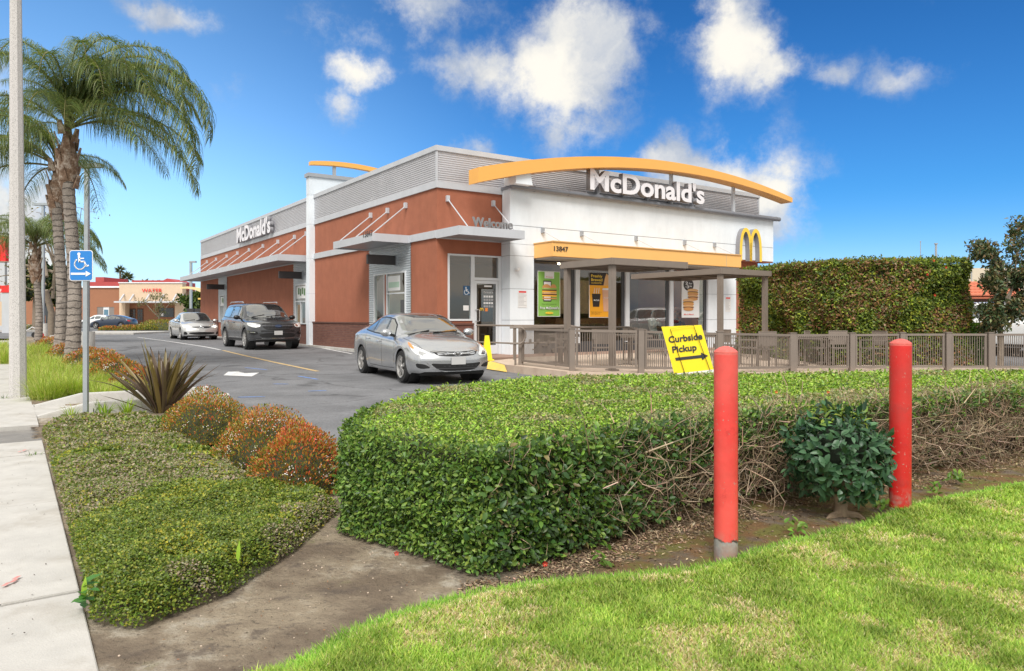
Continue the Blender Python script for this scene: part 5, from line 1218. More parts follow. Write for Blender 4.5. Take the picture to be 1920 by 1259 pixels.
# handrail by the door
hr = empty('handrail', (0, 0, 0), 0, 'brown tubular double handrail running past the entrance door', 'handrail')
z0_ = .05; E0 = lw(.9, -1.25); E1 = Vector((.55, 18.2, 0)); E2 = Vector((2.5, 18.6, 0))
m = MB()
def up(p, z): return Vector((p.x, p.y, z))
W0 = lw(.55, -1.3)
m.tube([up(W0, .97), up(Vector((.05, 19.6, 0)), .97), up(Vector((1.6, 19.9, 0)), .965), up(Vector((1.78, 19.9, 0)), .93), up(Vector((1.80, 19.9, 0)), .8)], .024, 8); m.tube([up(W0, .50), up(Vector((.05, 19.6, 0)), .49), up(Vector((1.5, 19.9, 0)), .52)], .022, 8); m.build('rail', MATS['brown_metal'], hr, smooth=True)
m = MB(); m.tube([(-.05, 17.35, .95), (.22, 17.3, .955), (.30, 17.3, .90), (.33, 17.3, .75), (.28, 17.3, .62), (.2, 17.3, .57), (-.05, 17.35, .57)], .024, 8); m.tube([(.22, 17.3, .95), (1.2, 17.6, .95), (2.9, 18.0, .95), (3.05, 18.0, .88)], .024, 8); m.build('rail', MATS['brown_metal'], hr, smooth=True)
for q in ((.08, 17.35), (.05, 19.6), (1.5, 19.9), (2.9, 18.0), (1.2, 17.6), (W0.x+.05, W0.y)):
    m = MB(); m.tube([(*q, .0), (*q, .95)], .024, 8); m.build('post', MATS['brown_metal'], hr, smooth=True)
# yellow caution cone
p = at(913, 640, 19.3); cn = empty('caution_cone', (p.x, p.y, .05), .2, 'yellow plastic caution cone standing outside the entrance door', 'cone')
m = MB(); vs = []; prof = [(0, .17, .15), (.03, .17, .15), (.035, .125, .11), (.30, .095, .08), (.60, .06, .05), (.66, .055, .045)]
for (z_, hx, hy) in prof: vs += [(-hx, -hy, z_), (hx, -hy, z_), (hx, hy, z_), (-hx, hy, z_)]
fs = [(0,1,2,3)] + [(i*4+k, i*4+(k+1)%4, (i+1)*4+(k+1)%4, (i+1)*4+k) for i in range(len(prof)-1) for k in range(4)] + [(20,21,22,23)]
m.add(vs, fs); m.build('cone_body', MATS['yellow_plastic'], cn, bevel=.006)
# curbside pickup sign
D_ = 10.8; sgn = empty('pickup_sign', (0, 0, 0), 0, 'yellow tilted Curbside Pickup yard sign with a black arrow on a wire frame', 'sign')
c4 = [at(1240, 613, D_), at(1315, 609.5, D_-.05), at(1338, 693, D_-.12), at(1264, 701, D_-.07)]
m = MB(); m.slab([c4[3], c4[2], c4[1], c4[0]], .006); m.build('panel', MATS['yellow_sign'], sgn)
O_ = c4[3]; Rr = (c4[2]-c4[3]).normalized(); Uu = (c4[0]-c4[3]); hU = Uu.length; Uu.normalize(); wR = (c4[2]-c4[3]).length; nn = Rr.cross(Uu).normalized()*-1
if nn.y > 0: nn = -nn
Un = nn.cross(Rr) * (1 if nn.cross(Rr).z > 0 else -1)
shr = Uu.dot(Rr)
def SP(u, v): return O_ + Rr*(u*wR) + Uu*(v*hU) + nn*.008
bf = MATS['letter_dark']
fit_text('Curbside', SP(.075, .645), Rr, Un, wR*.86, hU*.135, .0, bf, sgn, offset=.03, shear=0)
fit_text('Pickup', SP(.10, .43), Rr, Un, wR*.62, hU*.135, .0, bf, sgn, offset=.03)
m = MB(); m.slab([SP(.13,.265), SP(.80,.265), SP(.80,.325), SP(.13,.325)], .002); m.slab([SP(.78,.215), SP(.955,.295), SP(.80,.375)], .002); m.build('arrow', bf, sgn)
m = MB(); m.tube([SP(.26,.0)+nn*.02, SP(.20,.93)+nn*.02, SP(.80,.95)+nn*.02, SP(.90,.0)+nn*.02], .0045, 6); b1 = SP(.26,0)+nn*.02; b2 = SP(.90,0)+nn*.02
m.tube([b1, (b1.x+.03, b1.y, -.2)], .0045, 6); m.tube([b2, (b2.x+.04, b2.y, -.2)], .0045, 6); m.build('wire_frame', MATS['wire'], sgn)
m = MB(); m.slab([SP(-.02,-.09), SP(1.0,-.075), SP(1.0,-.005), SP(0,-.005)], .02); m.build('weight_bag', MATS['paper'], sgn)
# bollards
def bollard_mat(name, zt_, seed, worn):
    cA, cB = ((.76, .068, .06), (.68, .045, .04)) if seed == 1 else ((.62, .025, .022), (.52, .016, .016))
    m = M(name, (.66, .04, .032), .38); nt = m.node_tree; N = nt.nodes.new; Lk = nt.links.new; b = nt.nodes['Principled BSDF']; tc = N('ShaderNodeTexCoord'); mp = N('ShaderNodeMapping'); mp.inputs['Location'].default_value = (seed, seed*2, 0); Lk(tc.outputs['Object'], mp.inputs[0])
    def nz(s, d=6): n = N('ShaderNodeTexNoise'); n.inputs['Scale'].default_value = s; n.inputs['Detail'].default_value = d; n.inputs['Roughness'].default_value = .6; Lk(mp.outputs[0], n.inputs['Vector']); return n.outputs['Fac']
    def mr(v, a, b_, c=0, d=1):
        n = N('ShaderNodeMapRange'); Lk(v, n.inputs[0]); n.inputs[1].default_value = a; n.inputs[2].default_value = b_; n.inputs[3].default_value = c; n.inputs[4].default_value = d; return n.outputs[0]
    def mix(f, a, c):
        n = N('ShaderNodeMix'); n.data_type = 'RGBA'; Lk(f, n.inputs[0])
        for i, q in ((6, a), (7, c)):
            if isinstance(q, tuple): n.inputs[i].default_value = (*q, 1)
            else: Lk(q, n.inputs[i])
        return n.outputs[2]
    s = N('ShaderNodeSeparateXYZ'); Lk(tc.outputs['Object'], s.inputs[0])
    col = mix(mr(nz(4), .35, .7), cA, cB); col = mix(mr(nz(55, 3), .66, .70), col, (.45, .24, .20)); col = mix(mr(nz(1.7, 8), .50, .62, 0, .55), col, (.80, .13, .11) if seed == 1 else (.66, .05, .04)); col = mix(mr(nz(9, 10), .62, .70, 0, .6), col, (.42, .03, .03)); col = mix(mr(s.outputs[2], zt_-.012, zt_-.005), col, (.72, .16, .14))
    e = N('ShaderNodeMath'); e.operation = 'ADD'; Lk(s.outputs[2], e.inputs[0]); Lk(mr(nz(26), 0, 1, -.035, .035), e.inputs[1])
    col = mix(mr(e.outputs[0], worn+.006, worn), col, (.06, .055, .05)); e2 = N('ShaderNodeMath'); e2.operation = 'ADD'; Lk(s.outputs[2], e2.inputs[0]); Lk(mr(nz(12), 0, 1, -.05, .04), e2.inputs[1])
    col = mix(mr(e2.outputs[0], worn-.008, worn-.014), col, mix(mr(nz(30), .3, .7), (.23, .24, .25), (.40, .38, .36)))
    gm = N('ShaderNodeMath'); gm.operation = 'MULTIPLY'; Lk(mr(s.outputs[2], .16, .02), gm.inputs[0]); Lk(mr(nz(14, 8), .44, .56), gm.inputs[1]); col = mix(gm.outputs[0], col, (.34, .26, .22))
    ds = N('ShaderNodeMath'); ds.operation = 'MULTIPLY'; ds.inputs[1].default_value = .35; Lk(mr(nz(3.2, 9), .5, .68), ds.inputs[0]); col = mix(ds.outputs[0], col, (.36, .06, .05))
    Lk(col, b.inputs['Base Color']); bp = N('ShaderNodeBump'); bp.inputs['Distance'].default_value = .004; bp.inputs['Strength'].default_value = .5; Lk(nz(18), bp.inputs['Height']); Lk(bp.outputs[0], b.inputs['Normal']); return m
def bollard(px, pyb, pyt, wpx, label, worn, seed, lean):
    g_ = gp(px, pyb, 0.0); D = g_.y; r = wpx/2/F*D; h = 1.2 - (pyt-595)/F*D
    e = empty('bollard', ((px-960)/F*(D+r), D+r, 0), 0, label, 'bollard', 'red steel bollards'); e.rotation_euler = (0, lean, 0)
    m = MB(); m.lathe([(r, -.1), (r*1.003, .02)] + [(r, .1+.1*i) for i in range(9)] + [(r, h-.05), (r, h-.022)], (0,0,0), 40); m.build('pipe', bollard_mat('red_paint_%d' % seed, h-.02, seed, worn), e, smooth=True)
    m = MB(); m.lathe([(r*1.0, h-.022), (r*1.005, h-.016), (r*.9, h-.008), (r*.55, h+.006), (r*.2, h+.012), (0, h+.013)], (0,0,0), 40); m.build('cap', M('cap_red_%d' % seed, (.62, .12, .10), .6, nscale=30, var=.3, bump=.5, bscale=60), e, smooth=True)
bollard(1361, 1057, 655, 44.5, 'red pipe bollard with bare worn foot, nearer of the two', .105, 1, 0.0)
bollard(1687.5, 964, 640, 38.5, 'red pipe bollard beside the dark green shrub, farther of the two', .02, 2, .004)
# lamp posts, poles and signs on the left
def lamp(label, px, pyb, wb, wt, h, name='lamp_post', mat='concrete_speckle', lean=0.):
    g_ = gp(px, pyb, 0.); r = wb/2/F*g_.y; e = empty(name, g_, 0, label, 'pole'); return e, g_, r
e, g_, r = lamp('speckled concrete street light pole beside the sidewalk at the left', 34, 745, 29, 19, 9)
g_ = g_
m = MB(); hs = [0, .02, 1, 2, 3, 4, 5, 6, 7.5, 9]; m.tube([(-.006*h_, 0, h_-.02) for h_ in hs], [r*(1-.055*h_) for h_ in hs], 8); m.build('shaft', MATS['concrete_speckle'], e)
m = MB(); m.tube([(-.05, 0, 8.98), (-.6, 0, 9.5), (-2.2, 0, 9.8)], .04, 8); m.box(-2.9, -2.1, -.15, .15, 9.72, 9.86); m.build('lamp_arm', MATS['galv'], e)
def lotlight(label, px, pyt, pyb, wpx, poleh):
    g_ = gp(px, pyb, 0.0); D = g_.y; r = wpx/2/F*D; h = (pyb-pyt)/F*D; e = empty('lamp_post', (g_.x, D, 0), 0, label, 'lamp post', 'car park lamp posts')
    m = MB(); m.lathe([(r, -.1), (r, h-.02), (r*.96, h)], (0,0,0), 24); m.build('pedestal', MATS['concrete_wall'], e, smooth=True)
    m = MB(); m.box(-.11, .11, -.11, .11, h, h+.02); m.box(-.062, .062, -.062, .062, h+.02, poleh); m.build('shaft', MATS['galv'], e)
    m = MB(); m.box(-.5, .5, -.12, .12, poleh-.02, poleh+.10); m.build('lamp_head', MATS['galv'], e)
lotlight('square metal lamp post on a round concrete pedestal behind the blue access sign', 163, 622, 664, 27, 6.1)
lotlight('square metal lamp post on a concrete pedestal next to the slender far palm', 81, 607, 637, 14, 7.2)
p = at(358, 595, 62); e = empty('lamp_post', (p.x, 62, 0), 0, 'slim grey lamp post with flat head beyond the drive-through roof', 'lamp post'); m = MB(); m.box(-.09, .09, -.09, .09, 0, 5.9); m.build('shaft', MATS['galv'], e); m = MB(); m.box(-.1, .45, -.12, .12, 5.85, 6.0); m.build('lamp_head', MATS['galv'], e)
# access sign
g_ = gp(161, 783, 0.); D = g_.y; e = empty('access_sign', g_, 0, 'blue wheelchair access sign with right arrow on a grey post', 'sign')
m = MB(); m.box(-.026, .026, -.02, .02, -.05, 1.97); m.build('post', MATS['galv'], e)
x0, x1 = at(133, 0, D).x-g_.x, at(176.5, 0, D).x-g_.x; zt_, zb_ = at(0, 470, D).z, at(0, 527, D).z
def rrect(x0, x1, z0, z1, r, y): return [(cx+r*math.cos(t), y, cz+r*math.sin(t)) for cx, cz, t0 in ((x1-r, z1-r, 0), (x0+r, z1-r, 90), (x0+r, z0+r, 180), (x1-r, z0+r, 270)) for t in [math.radians(t0+k*22.5) for k in range(5)]]
m = MB(); m.slab(rrect(x0, x1, zb_, zt_, .03, -.028), .003); m.build('sign_border', MATS['white_paint'], e)
m = MB(); m.slab(rrect(x0+.008, x1-.008, zb_+.008, zt_-.008, .024, -.032), .002); m.build('sign_panel', MATS['blue_sign'], e)
wheelchair(e, ((x0+x1)/2+.0, -.034, zb_+.155), (1,0,0), (0,0,1), .185, MATS['white_paint'], (0,-1,0))
m = MB(); zc = zb_+.083; m.slab([(x0+.02, -.036, zc-.012), (x1-.075, -.036, zc-.012), (x1-.075, -.036, zc+.012), (x0+.02, -.036, zc+.012)], .002); m.slab([(x1-.08, -.036, zc-.034), (x1-.018, -.036, zc), (x1-.08, -.036, zc+.034)], .002); m.build('arrow', MATS['white_paint'], e)
# hydrant
g_ = gp(79, 641, 0.); e = empty('fire_hydrant', g_, 0, 'small red hydrant in front of the concrete lamp pedestal', 'hydrant'); m = MB(); m.lathe([(.09,0),(.09,.04),(.065,.06),(.065,.3),(.085,.31),(.085,.34),(.06,.4),(.02,.44),(.0,.46)], (0,0,0), 14); m.tube([(-.13,0,.24),(.13,0,.24)], .045, 10); m.build('barrel', MATS['sign_red'], e, smooth=True)
# red mower by the verge
g_ = gp(40, 634, 0.); e = empty('garden_cart', (g_.x, g_.y, 0), .3, 'low red garden machine with a pale handle standing on the verge', 'machine')
m = MB(); m.slab([(-.5,-.25,.15),(.15,-.25,.15),(.15,-.25,.55),(-.1,-.25,.5)], .5); m.build('housing', MATS['sign_red'], e)
m = MB(); m.tube([(.1,0,.3),(.55,0,.62),(.8,0,.5),(.7,0,.2)], .03, 8); m.build('handle', MATS['frame_white'], e)
m = MB(); m.lathe([(0,-.3),(.17,-.3),(.17,-.2),(0,-.2)], (.75,0,.17), 14, 'y'); m.lathe([(0,-.3),(.13,-.3),(.13,-.2),(0,-.2)], (-.3,0,.13), 14, 'y'); m.build('wheel', MATS['rubber'], e)
# pylon and drive-through gate signs at the far left edge
p = at(-6, 595, 60); e = empty('pylon_sign', (p.x, 60, 0), 0, 'red pylon sign with part of a yellow arch at the left edge', 'sign')
m = MB(); zc0, zc1 = at(0, 492, 60).z, at(0, 443, 60).z; m.box(-2, .86, -.2, .2, zc0, zc1); m.build('sign_box', MATS['sign_red'], e)
m = MB(); m.box(-.0+.38, .86-.1, -.15, .15, 0, zc0); m.build('post', MATS['trim_light'], e)
arches(e, (-1.7, -.22, zc0+.15), (1,0,0), (0,0,1), 2.1, 1.7, .32, .05, (0,-1,0), 'arches_logo', MATS['logo_yellow'], MATS['logo_yellow'])
p = at(5, 595, 55); e = empty('drive_gate_sign', (p.x, 55, 0), 0, 'grey gate frame with a red Thank You board at the left edge', 'sign')
z_ = lambda y_: at(0, y_, 55).z
m = MB(); m.box(.0, .75, -.1, .1, z_(612), z_(549)); m.box(-2.2, -0.001, -.1, .1, z_(620), z_(612)); m.box(.0, .75, -.1, .1, 0, z_(612.1)); m.build('gate_frame', MATS['trim_light'], e)
m = MB(); m.box(-2.3, .80, -.16, .1, z_(548.9), z_(536)); m.build('board', MATS['sign_red'], e)
fit_text('Thank You', (-2.0, -.165, z_(547)), (1,0,0), (0,0,1), 2.0, .27, .01, MATS['white_paint'], e, offset=.02)
m = MB(); m.box(-2.2, -.02, -.05, .05, z_(611), z_(566)); m.build('menu_panel', MATS['building_tan'], e)

# ================================================================ FAR BUILDINGS
def zY(py, Y): return 1.2 + (595-py)/F*Y
def xY(px, Y): return (px-960)/F*Y
Y_ = 105.; e = empty('shop_building', (xY(145, Y_), Y_, 0), 0, 'low brown and tan shop with red WATER letters over its door', 'building'); ox = xY(145, Y_)
def rect(m, px0, px1, py0, py1, y0, y1, Yr=Y_): m.box(xY(px0, Yr)-ox, xY(px1, Yr)-ox, y0, y1, max(-.3, zY(py1, Yr)), zY(py0, Yr))
m = MB(); wall_holes(m, (xY(-60,Y_)-ox, 0, 0), (1,0,0), xY(232,Y_)-xY(-60,Y_), -.3, zY(540,Y_), .4, [(xY(182,Y_)-xY(-60,Y_), xY(214,Y_)-xY(-60,Y_), zY(597,Y_), zY(576,Y_)), (xY(78,Y_)-xY(-60,Y_), xY(99,Y_)-xY(-60,Y_), zY(607,Y_), zY(571,Y_)), (xY(116,Y_)-xY(-60,Y_), xY(147,Y_)-xY(-60,Y_), zY(590,Y_), zY(569,Y_))], (0,1,0)); m.build('wall', MATS['building_brown'], e)
m = MB(); rect(m, -60, 232, 537, 540.0, -.2, 12); m.build('parapet_trim', MATS['stucco_white'], e)
m = MB(); rect(m, -60, 232, 539, 612, .41, 12); m.build('building_core', MATS['interior_dark'], e)
m = MB(); rect(m, 182, 193, 576, 597, .05, .1); rect(m, 204, 214, 576, 597, .05, .1); m.build('shutter', M('shutter_grey', (.2,.18,.17), .6), e)
m = MB(); rect(m, 193, 204, 576, 597, .08, .12); w = m.build('window', MATS['frame_white'], e); m = MB(); rect(m, 194.5, 202.5, 581, 595, .05, .079); m.build('pane', M('pane_blue', (.1,.2,.28), .1), w)
m = MB(); rect(m, 78, 99, 571, 607, .3, .35); w = m.build('window', MATS['window_dark'], e)
m = MB(); rect(m, 116, 147, 569, 590, .3, .35); w = m.build('window', MATS['window_dark'], e)
m = MB(); rect(m, 83, 90, 592, 607, -.6, -.5); m.build('bench_back', MATS['building_brown'], e)
for px in (87, 163):
    m = MB(); rect(m, px-3.5, px+3.5, 553, 556, -.3, 0); m.build('wall_light', MATS['plate'], e)
# tan front with door recess
m = MB(); rect(m, 232, 349, 532, 569, -1.2, 0); rect(m, 232, 243, 569, 612, -1.2, 0); rect(m, 335, 349, 569, 612, -1.2, 0); m.build('tan_front', MATS['building_tan'], e)
m = MB(); rect(m, 231, 350, 530.5, 532, -1.35, 0); m.build('cornice', MATS['stucco_white'], e)
m = MB(); rect(m, 243, 335, 568, 612, .0, .3); m.build('recess_wall', MATS['building_brown'], e)
m = MB(); rect(m, 236, 367, 566, 568.7, -3.2, -1.2); m.build('awning', MATS['trim_light'], e)
for px in (241, 259, 288, 315, 338, 350):
    m = MB(); p0 = (xY(px, Y_)-ox, -1.25, zY(553, Y_)); p1 = (xY(px+5, Y_)-ox, -3.1, zY(565.5, Y_)); m.bar(p0, p1, .18); m.build('awning_stay', MATS['trim_light'], e)
for px in (243.5, 257.5):
    m = MB(); rect(m, px, px+11.5, 579, 607.5, -.08, -.01); d_ = m.build('door', MATS['door_wood'], e)
    for k in range(2):
        for j in range(4): m = MB(); rect(m, px+1.3+k*4.8, px+5.2+k*4.8, 581+j*5.2, 585.2+j*5.2, -.10, -.081); m.build('pane', MATS['window_dark'], d_)
m = MB(); rect(m, 298, 326, 578, 595, -.08, -.01); w = m.build('window', MATS['window_dark'], e); m = MB(); rect(m, 299.5, 307, 588, 593, -.12, -.081); m.build('window_notice', MATS['paper'], w)
m = MB(); rect(m, 230, 244, 594, 595.5, -1.3, -1.2); m.build('wall_cap', MATS['building_tan'], e)
letters('WATER', (xY(274.5, Y_)-ox, -1.32, zY(548.8, Y_)), FX, UPZ, xY(312, Y_)-xY(274.5, Y_), .50, .05, MATS['sign_red'], e, offset=0)
# red roofed mall behind
Yb = 128.; e = empty('mall_roofs', (0, Yb, 0), 0, 'red flat and pitched roofs of a shopping mall showing above the brown shop', 'building')
m = MB()
for (a, b, t, bt) in ((160, 231, 529, 545), (179, 195, 520, 529.2), (247, 309, 526, 545), (-40, 100, 534, 545)): m.box(xY(a, Yb), xY(b, Yb), 0, 8, zY(bt, Yb), zY(t, Yb))
m.build('roof', MATS['roof_red'], e)
m = MB(); P = [(xY(328, Yb), zY(532, Yb)), (xY(341, Yb), zY(525.5, Yb)), (xY(356, Yb), zY(531, Yb)), (xY(364, Yb), zY(531.5, Yb)), (xY(364, Yb), zY(545, Yb)), (xY(328, Yb), zY(545, Yb))]
m.slab([(x, .5, z) for x, z in P], 6); m.build('gable_roof', MATS['roof_red'], e)
m = MB(); m.box(xY(-60, Yb), xY(352, Yb), .5, 10, -.3, zY(544, Yb)); m.build('wall', MATS['building_tan'], e)
# yellow arched order canopy beyond the drive-through
e = empty('order_canopy', (0, 0, 0), 0, 'pale yellow curved order canopy with dark menu boards beyond the building', 'canopy'); Yc = 58.
pts = [(338, 541.5, 538.5), (352, 541.5, 537.5), (366, 544, 539), (378, 549, 542), (390, 556, 547)]
m = MB(); vs = []; 
for px, yb, yt in pts: vs += [(xY(px, Yc), Yc, zY(yb, Yc)), (xY(px, Yc), Yc, zY(yt, Yc)), (xY(px, Yc), Yc+.6, zY(yt, Yc)), (xY(px, Yc), Yc+.6, zY(yb, Yc))]
m.add(vs, [(i*4+k, i*4+(k+1)%4, (i+1)*4+(k+1)%4, (i+1)*4+k) for i in range(4) for k in range(4)] + [(0,1,2,3), (19,18,17,16)]); m.build('arch', M('pale_yellow', (.80,.62,.32), .5), e, smooth=True)
m = MB(); m.box(xY(350, Yc), xY(363, Yc), Yc, Yc+.3, zY(594, Yc), zY(579, Yc)); m.box(xY(365, Yc), xY(376, Yc), Yc, Yc+.3, zY(594, Yc), zY(579, Yc)); m.box(xY(356, Yc), xY(358, Yc), Yc+.1, Yc+.2, 0, zY(594, Yc)); m.box(xY(370, Yc), xY(372, Yc), Yc+.1, Yc+.2, 0, zY(594, Yc)); m.build('menu_board', MATS['black_box'], e)
m = MB(); m.box(xY(371, Yc), xY(378, Yc), Yc, Yc+.2, zY(562, Yc), zY(559, Yc)); m.box(xY(375, Yc), xY(377, Yc), Yc+.1, Yc+.2, 0, zY(559, Yc)); m.build('height_bar', MATS['kerb_yellow'], e)
# right side: gatehouse with tiled roof, tan building, utility box
Yr = 33.; e = empty('gatehouse', (xY(1850, Yr), Yr, 0), 0, 'small maroon walled building with a red clay tile roof at the right', 'building'); ox = xY(1850, Yr)
m = MB(); m.box(xY(1826,Yr)-ox, xY(1905,Yr)-ox, 0, 3, -.3, zY(558,Yr)); m.build('wall', MATS['wall_maroon'], e)
rf = empty('roof', (0,0,0)); rf.parent = e
zlo, zhi = zY(557,Yr), zY(527,Yr); x_l, x_r = xY(1800,Yr)-ox, xY(1925,Yr)-ox
m = MB(); m.slab([(x_l, -.6, zlo-.03), (x_r, -.6, zlo-.03), (x_r-.5, 1.6, zhi-.04), (x_l+.35, 1.6, zhi-.04)], .08); m.build('roof_deck', MATS['tile_red'], rf)
tm = None; rows = 5; cols_ = 15
for i in range(rows):
    for j in range(cols_):
        t = i/rows; xa = x_l + .35*t + .10 + (x_r-x_l-.2)*(j/cols_); y0 = -.62+2.2*t; z0 = zlo + (zhi-zlo)*t
        if tm is None:
            m = MB(); vs = []; 
            for (yy, zz) in ((0, 0), (.50, .15)):
                for k in range(7): a = math.pi*k/6; vs.append((.10*math.cos(a)*-1, yy, zz+.06*math.sin(a)+ (.03 if yy == 0 else 0)))
            m.add(vs, [(k, k+1, 8+k, 7+k) for k in range(6)] + [tuple(range(7))]); o = m.build('roof_tile', MATS['tile_red'], rf); tm = o.data
        else: o = link('roof_tile', tm, rf)
        o.location = (xa, y0, z0)
e2 = empty('tan_building', (0, 48, 0), 0, 'plain cream building with a stepped parapet behind the tiled roof', 'building')
m = MB(); m.box(xY(1806,48), xY(2100,48), 0, 12, -.3, zY(503,48)); m.build('wall', M('cream_wall', (.60,.52,.40), .85, nscale=1, var=.04), e2)
m = MB(); m.box(xY(1808,48), xY(1828,48), 1, 4, zY(503,48), zY(495,48)); m.build('parapet', MATS['cream_wall'], e2)
m = MB(); m.box(xY(1812,48), xY(1826,48), -.05, 0, zY(590,48), zY(578,48)); m.build('window', MATS['window_dark'], e2)
p = at(1800, 580, 20.6); e = empty('utility_box', (p.x, p.y, 0), .1, 'grey electrical cabinet on posts at the end of the tall hedge', 'cabinet')
m = MB(); m.box(-.20, .18, -.12, .12, zY(597,20.6), zY(559,20.6)); m.build('cabinet', MATS['gutter'], e, bevel=.01); m = MB(); m.box(-.13,-.07,-.03,.03,-.1,zY(597,20.6)); m.box(.06,.12,-.03,.03,-.1,zY(597,20.6)); m.build('post', MATS['frame_dark'], e)
for px, pt, pb, wd, lb in ((1755, 457, 492, .14, 'thick vent pipe with a cap rising above the tall hedge'), (1726, 453, 492, .05, 'thin antenna mast above the middle of the tall hedge'), (1822, 479, 500, .05, 'short thin antenna mast on the cream building')):
    e = empty('mast', (xY(px,47), 47, 0), 0, lb, 'mast'); m = MB(); m.tube([(0,0,zY(pb+60,47)),(0,0,zY(pt,47))], wd/2, 8); m.tube([(0,0,zY(pt+1.5,47)),(0,0,zY(pt,47)+.02)], wd*.85, 8); m.build('pipe', MATS['galv'], e)
# ================================================================ POSTERS AND NOTICES (flat print on the glass)
def poster_frame(name, label, px0, px1, py0, py1, col, cat='poster'):
    b = GB - .012; a0, a1 = A_of(px0, b), A_of(px1, b); z0, z1 = Z_of(py1, (a0+a1)/2, b), Z_of(py0, (a0+a1)/2, b)
    e = empty(name, lw(a0, b, z0), UA, label, cat); w, h = a1-a0, z1-z0
    m = MB(); m.box(0, w, -.006, 0, 0, h); m.build('sheet', MATS['poster_white'], e)
    m = MB(); m.box(w*.02, w*.98, -.010, -.006, h*.012, h*.988); m.build('print_field', col, e); return e, w, h
LAY = [0]
def shp(e, pts, col, name='print_shape', y=None):
    LAY[0] += .0012; y = -.011 - (y if y is not None else LAY[0]); m = MB(); m.slab([(p[0], y, p[1]) for p in pts], .001); o = m.build(name, col, e); return o
def ell(cx, cz, rx, rz, n=20, t0=0, t1=2*math.pi): return [(cx+rx*math.cos(t), cz+rz*math.sin(t)) for t in np.linspace(t0, t1, n, endpoint=(t1-t0) < 6)]
e, w, h = poster_frame('poster', 'green poster with a burger inside a phone, in the first window', 1008, 1050, 509, 594, MATS['poster_green']); LAY[0] = 0
shp(e, [(w*.30,h*.84),(w*.72,h*.84),(w*.72,h*.985),(w*.30,h*.985)], MATS['poster_white']); fit_text('Rewards', (w*.36, -.02, h*.86), FX, UPZ, w*.3, h*.025, 0, MATS['print_red'], e)
shp(e, [(w*.24,h*.33),(w*.60,h*.33),(w*.60,h*.79),(w*.24,h*.79)], MATS['poster_dark']); shp(e, [(w*.27,h*.36),(w*.57,h*.36),(w*.57,h*.765),(w*.27,h*.765)], MATS['poster_white'])
for cx, sc, x0 in ((.38, 1., 0), (.68, .72, 1)):
    shp(e, ell(w*cx, h*.63, w*.19*sc, h*.085, 14, 0, math.pi), MATS['bun'])
    for k, (c_, zz) in enumerate(((MATS['lettuce'], .61), (MATS['patty'], .58), (MATS['cheese'], .55), (MATS['bun_light'], .515), (MATS['patty'], .48), (MATS['cheese'], .455), (MATS['bun'], .40))):
        shp(e, [(w*(cx-.19*sc), h*(zz-.014)), (w*(cx+.19*sc), h*(zz-.014)), (w*(cx+.20*sc), h*(zz+.016)), (w*(cx-.20*sc), h*(zz+.016))], c_)
fit_text('Now earn points for', (w*.16, -.035, h*.265), FX, UPZ, w*.66, h*.022, 0, MATS['poster_dark'], e, offset=.01)
fit_text("Free McDonald's", (w*.07, -.035, h*.16), FX, UPZ, w*.86, h*.060, 0, MATS['poster_dark'], e, offset=.05); fit_text("Free McDonald's", (w*.08, -.037, h*.163), FX, UPZ, w*.84, h*.056, 0, MATS['poster_white'], e, offset=.01)
shp(e, ell(w*.49, h*.08, w*.18, h*.025), MATS['logo_yellow']); fit_text('Join the app', (w*.37, -.04, h*.073), FX, UPZ, w*.24, h*.014, 0, MATS['poster_dark'], e)
e, w, h = poster_frame('poster', 'orange and black poster of freshly brewed hot and iced coffee, in the second window', 1104.5, 1144.5, 512, 596, MATS['poster_orange']); LAY[0] = 0
shp(e, [(0,h*.72),(w,h*.72),(w,h),(0,h)], MATS['poster_dark'])
for i, (t, x, ww) in enumerate((('Freshly', .08, .52), ('Brewed', .08, .52))): fit_text(t, (w*x, -.02, h*(.895-.085*i)), FX, UPZ, w*ww, h*.062, 0, MATS['logo_yellow'], e, offset=.02)
fit_text('GUARANTEE', (w*.08, -.02, h*.755), FX, UPZ, w*.48, h*.03, 0, MATS['logo_yellow'], e, offset=.02)
shp(e, [(w*.66,h*.72),(w*.99,h*.72),(w*.93,h*.93),(w*.80,h*.99),(w*.72,h*.88)], MATS['bun_light'])
shp(e, [(w*.17,h*.24),(w*.46,h*.24),(w*.52,h*.53),(w*.12,h*.53)], MATS['poster_dark']); fit_text('McCafe', (w*.19, -.03, h*.37), FX, UPZ, w*.26, h*.035, 0, MATS['poster_white'], e, offset=.02)
for k in (.2, .3, .4): shp(e, [(w*k,h*.54),(w*(k+.03),h*.54),(w*(k+.06),h*.66),(w*(k+.04),h*.66)], MATS['poster_white'])
shp(e, [(w*.66,h*.14),(w*.93,h*.14),(w*.985,h*.62),(w*.60,h*.62)], MATS['coffee']); shp(e, [(w*.59,h*.62),(w*.99,h*.62),(w*.96,h*.66),(w*.62,h*.66)], MATS['poster_white']); fit_text('McCafe', (w*.68, -.03, h*.43), FX, UPZ, w*.22, h*.03, 0, MATS['poster_white'], e)
fit_text("If you don't love it,", (w*.07, -.02, h*.115), FX, UPZ, w*.50, h*.02, 0, MATS['poster_dark'], e, offset=.01); fit_text("we'll replace it.", (w*.07, -.02, h*.075), FX, UPZ, w*.42, h*.02, 0, MATS['poster_dark'], e, offset=.01)
e, w, h = poster_frame('poster', 'white poster reading 2 for 3.99 with muffin sandwiches, in the fourth window', 1278, 1311, 523, 596, MATS['poster_white']); LAY[0] = 0
shp(e, ell(w*.38, h*.84, w*.29, h*.155), MATS['poster_dark']); fit_text('2', (w*.19, -.02, h*.845), FX, UPZ, w*.15, h*.075, 0, MATS['poster_white'], e, offset=.03); fit_text('for', (w*.38, -.02, h*.855), FX, UPZ, w*.2, h*.045, 0, MATS['poster_white'], e, offset=.02)
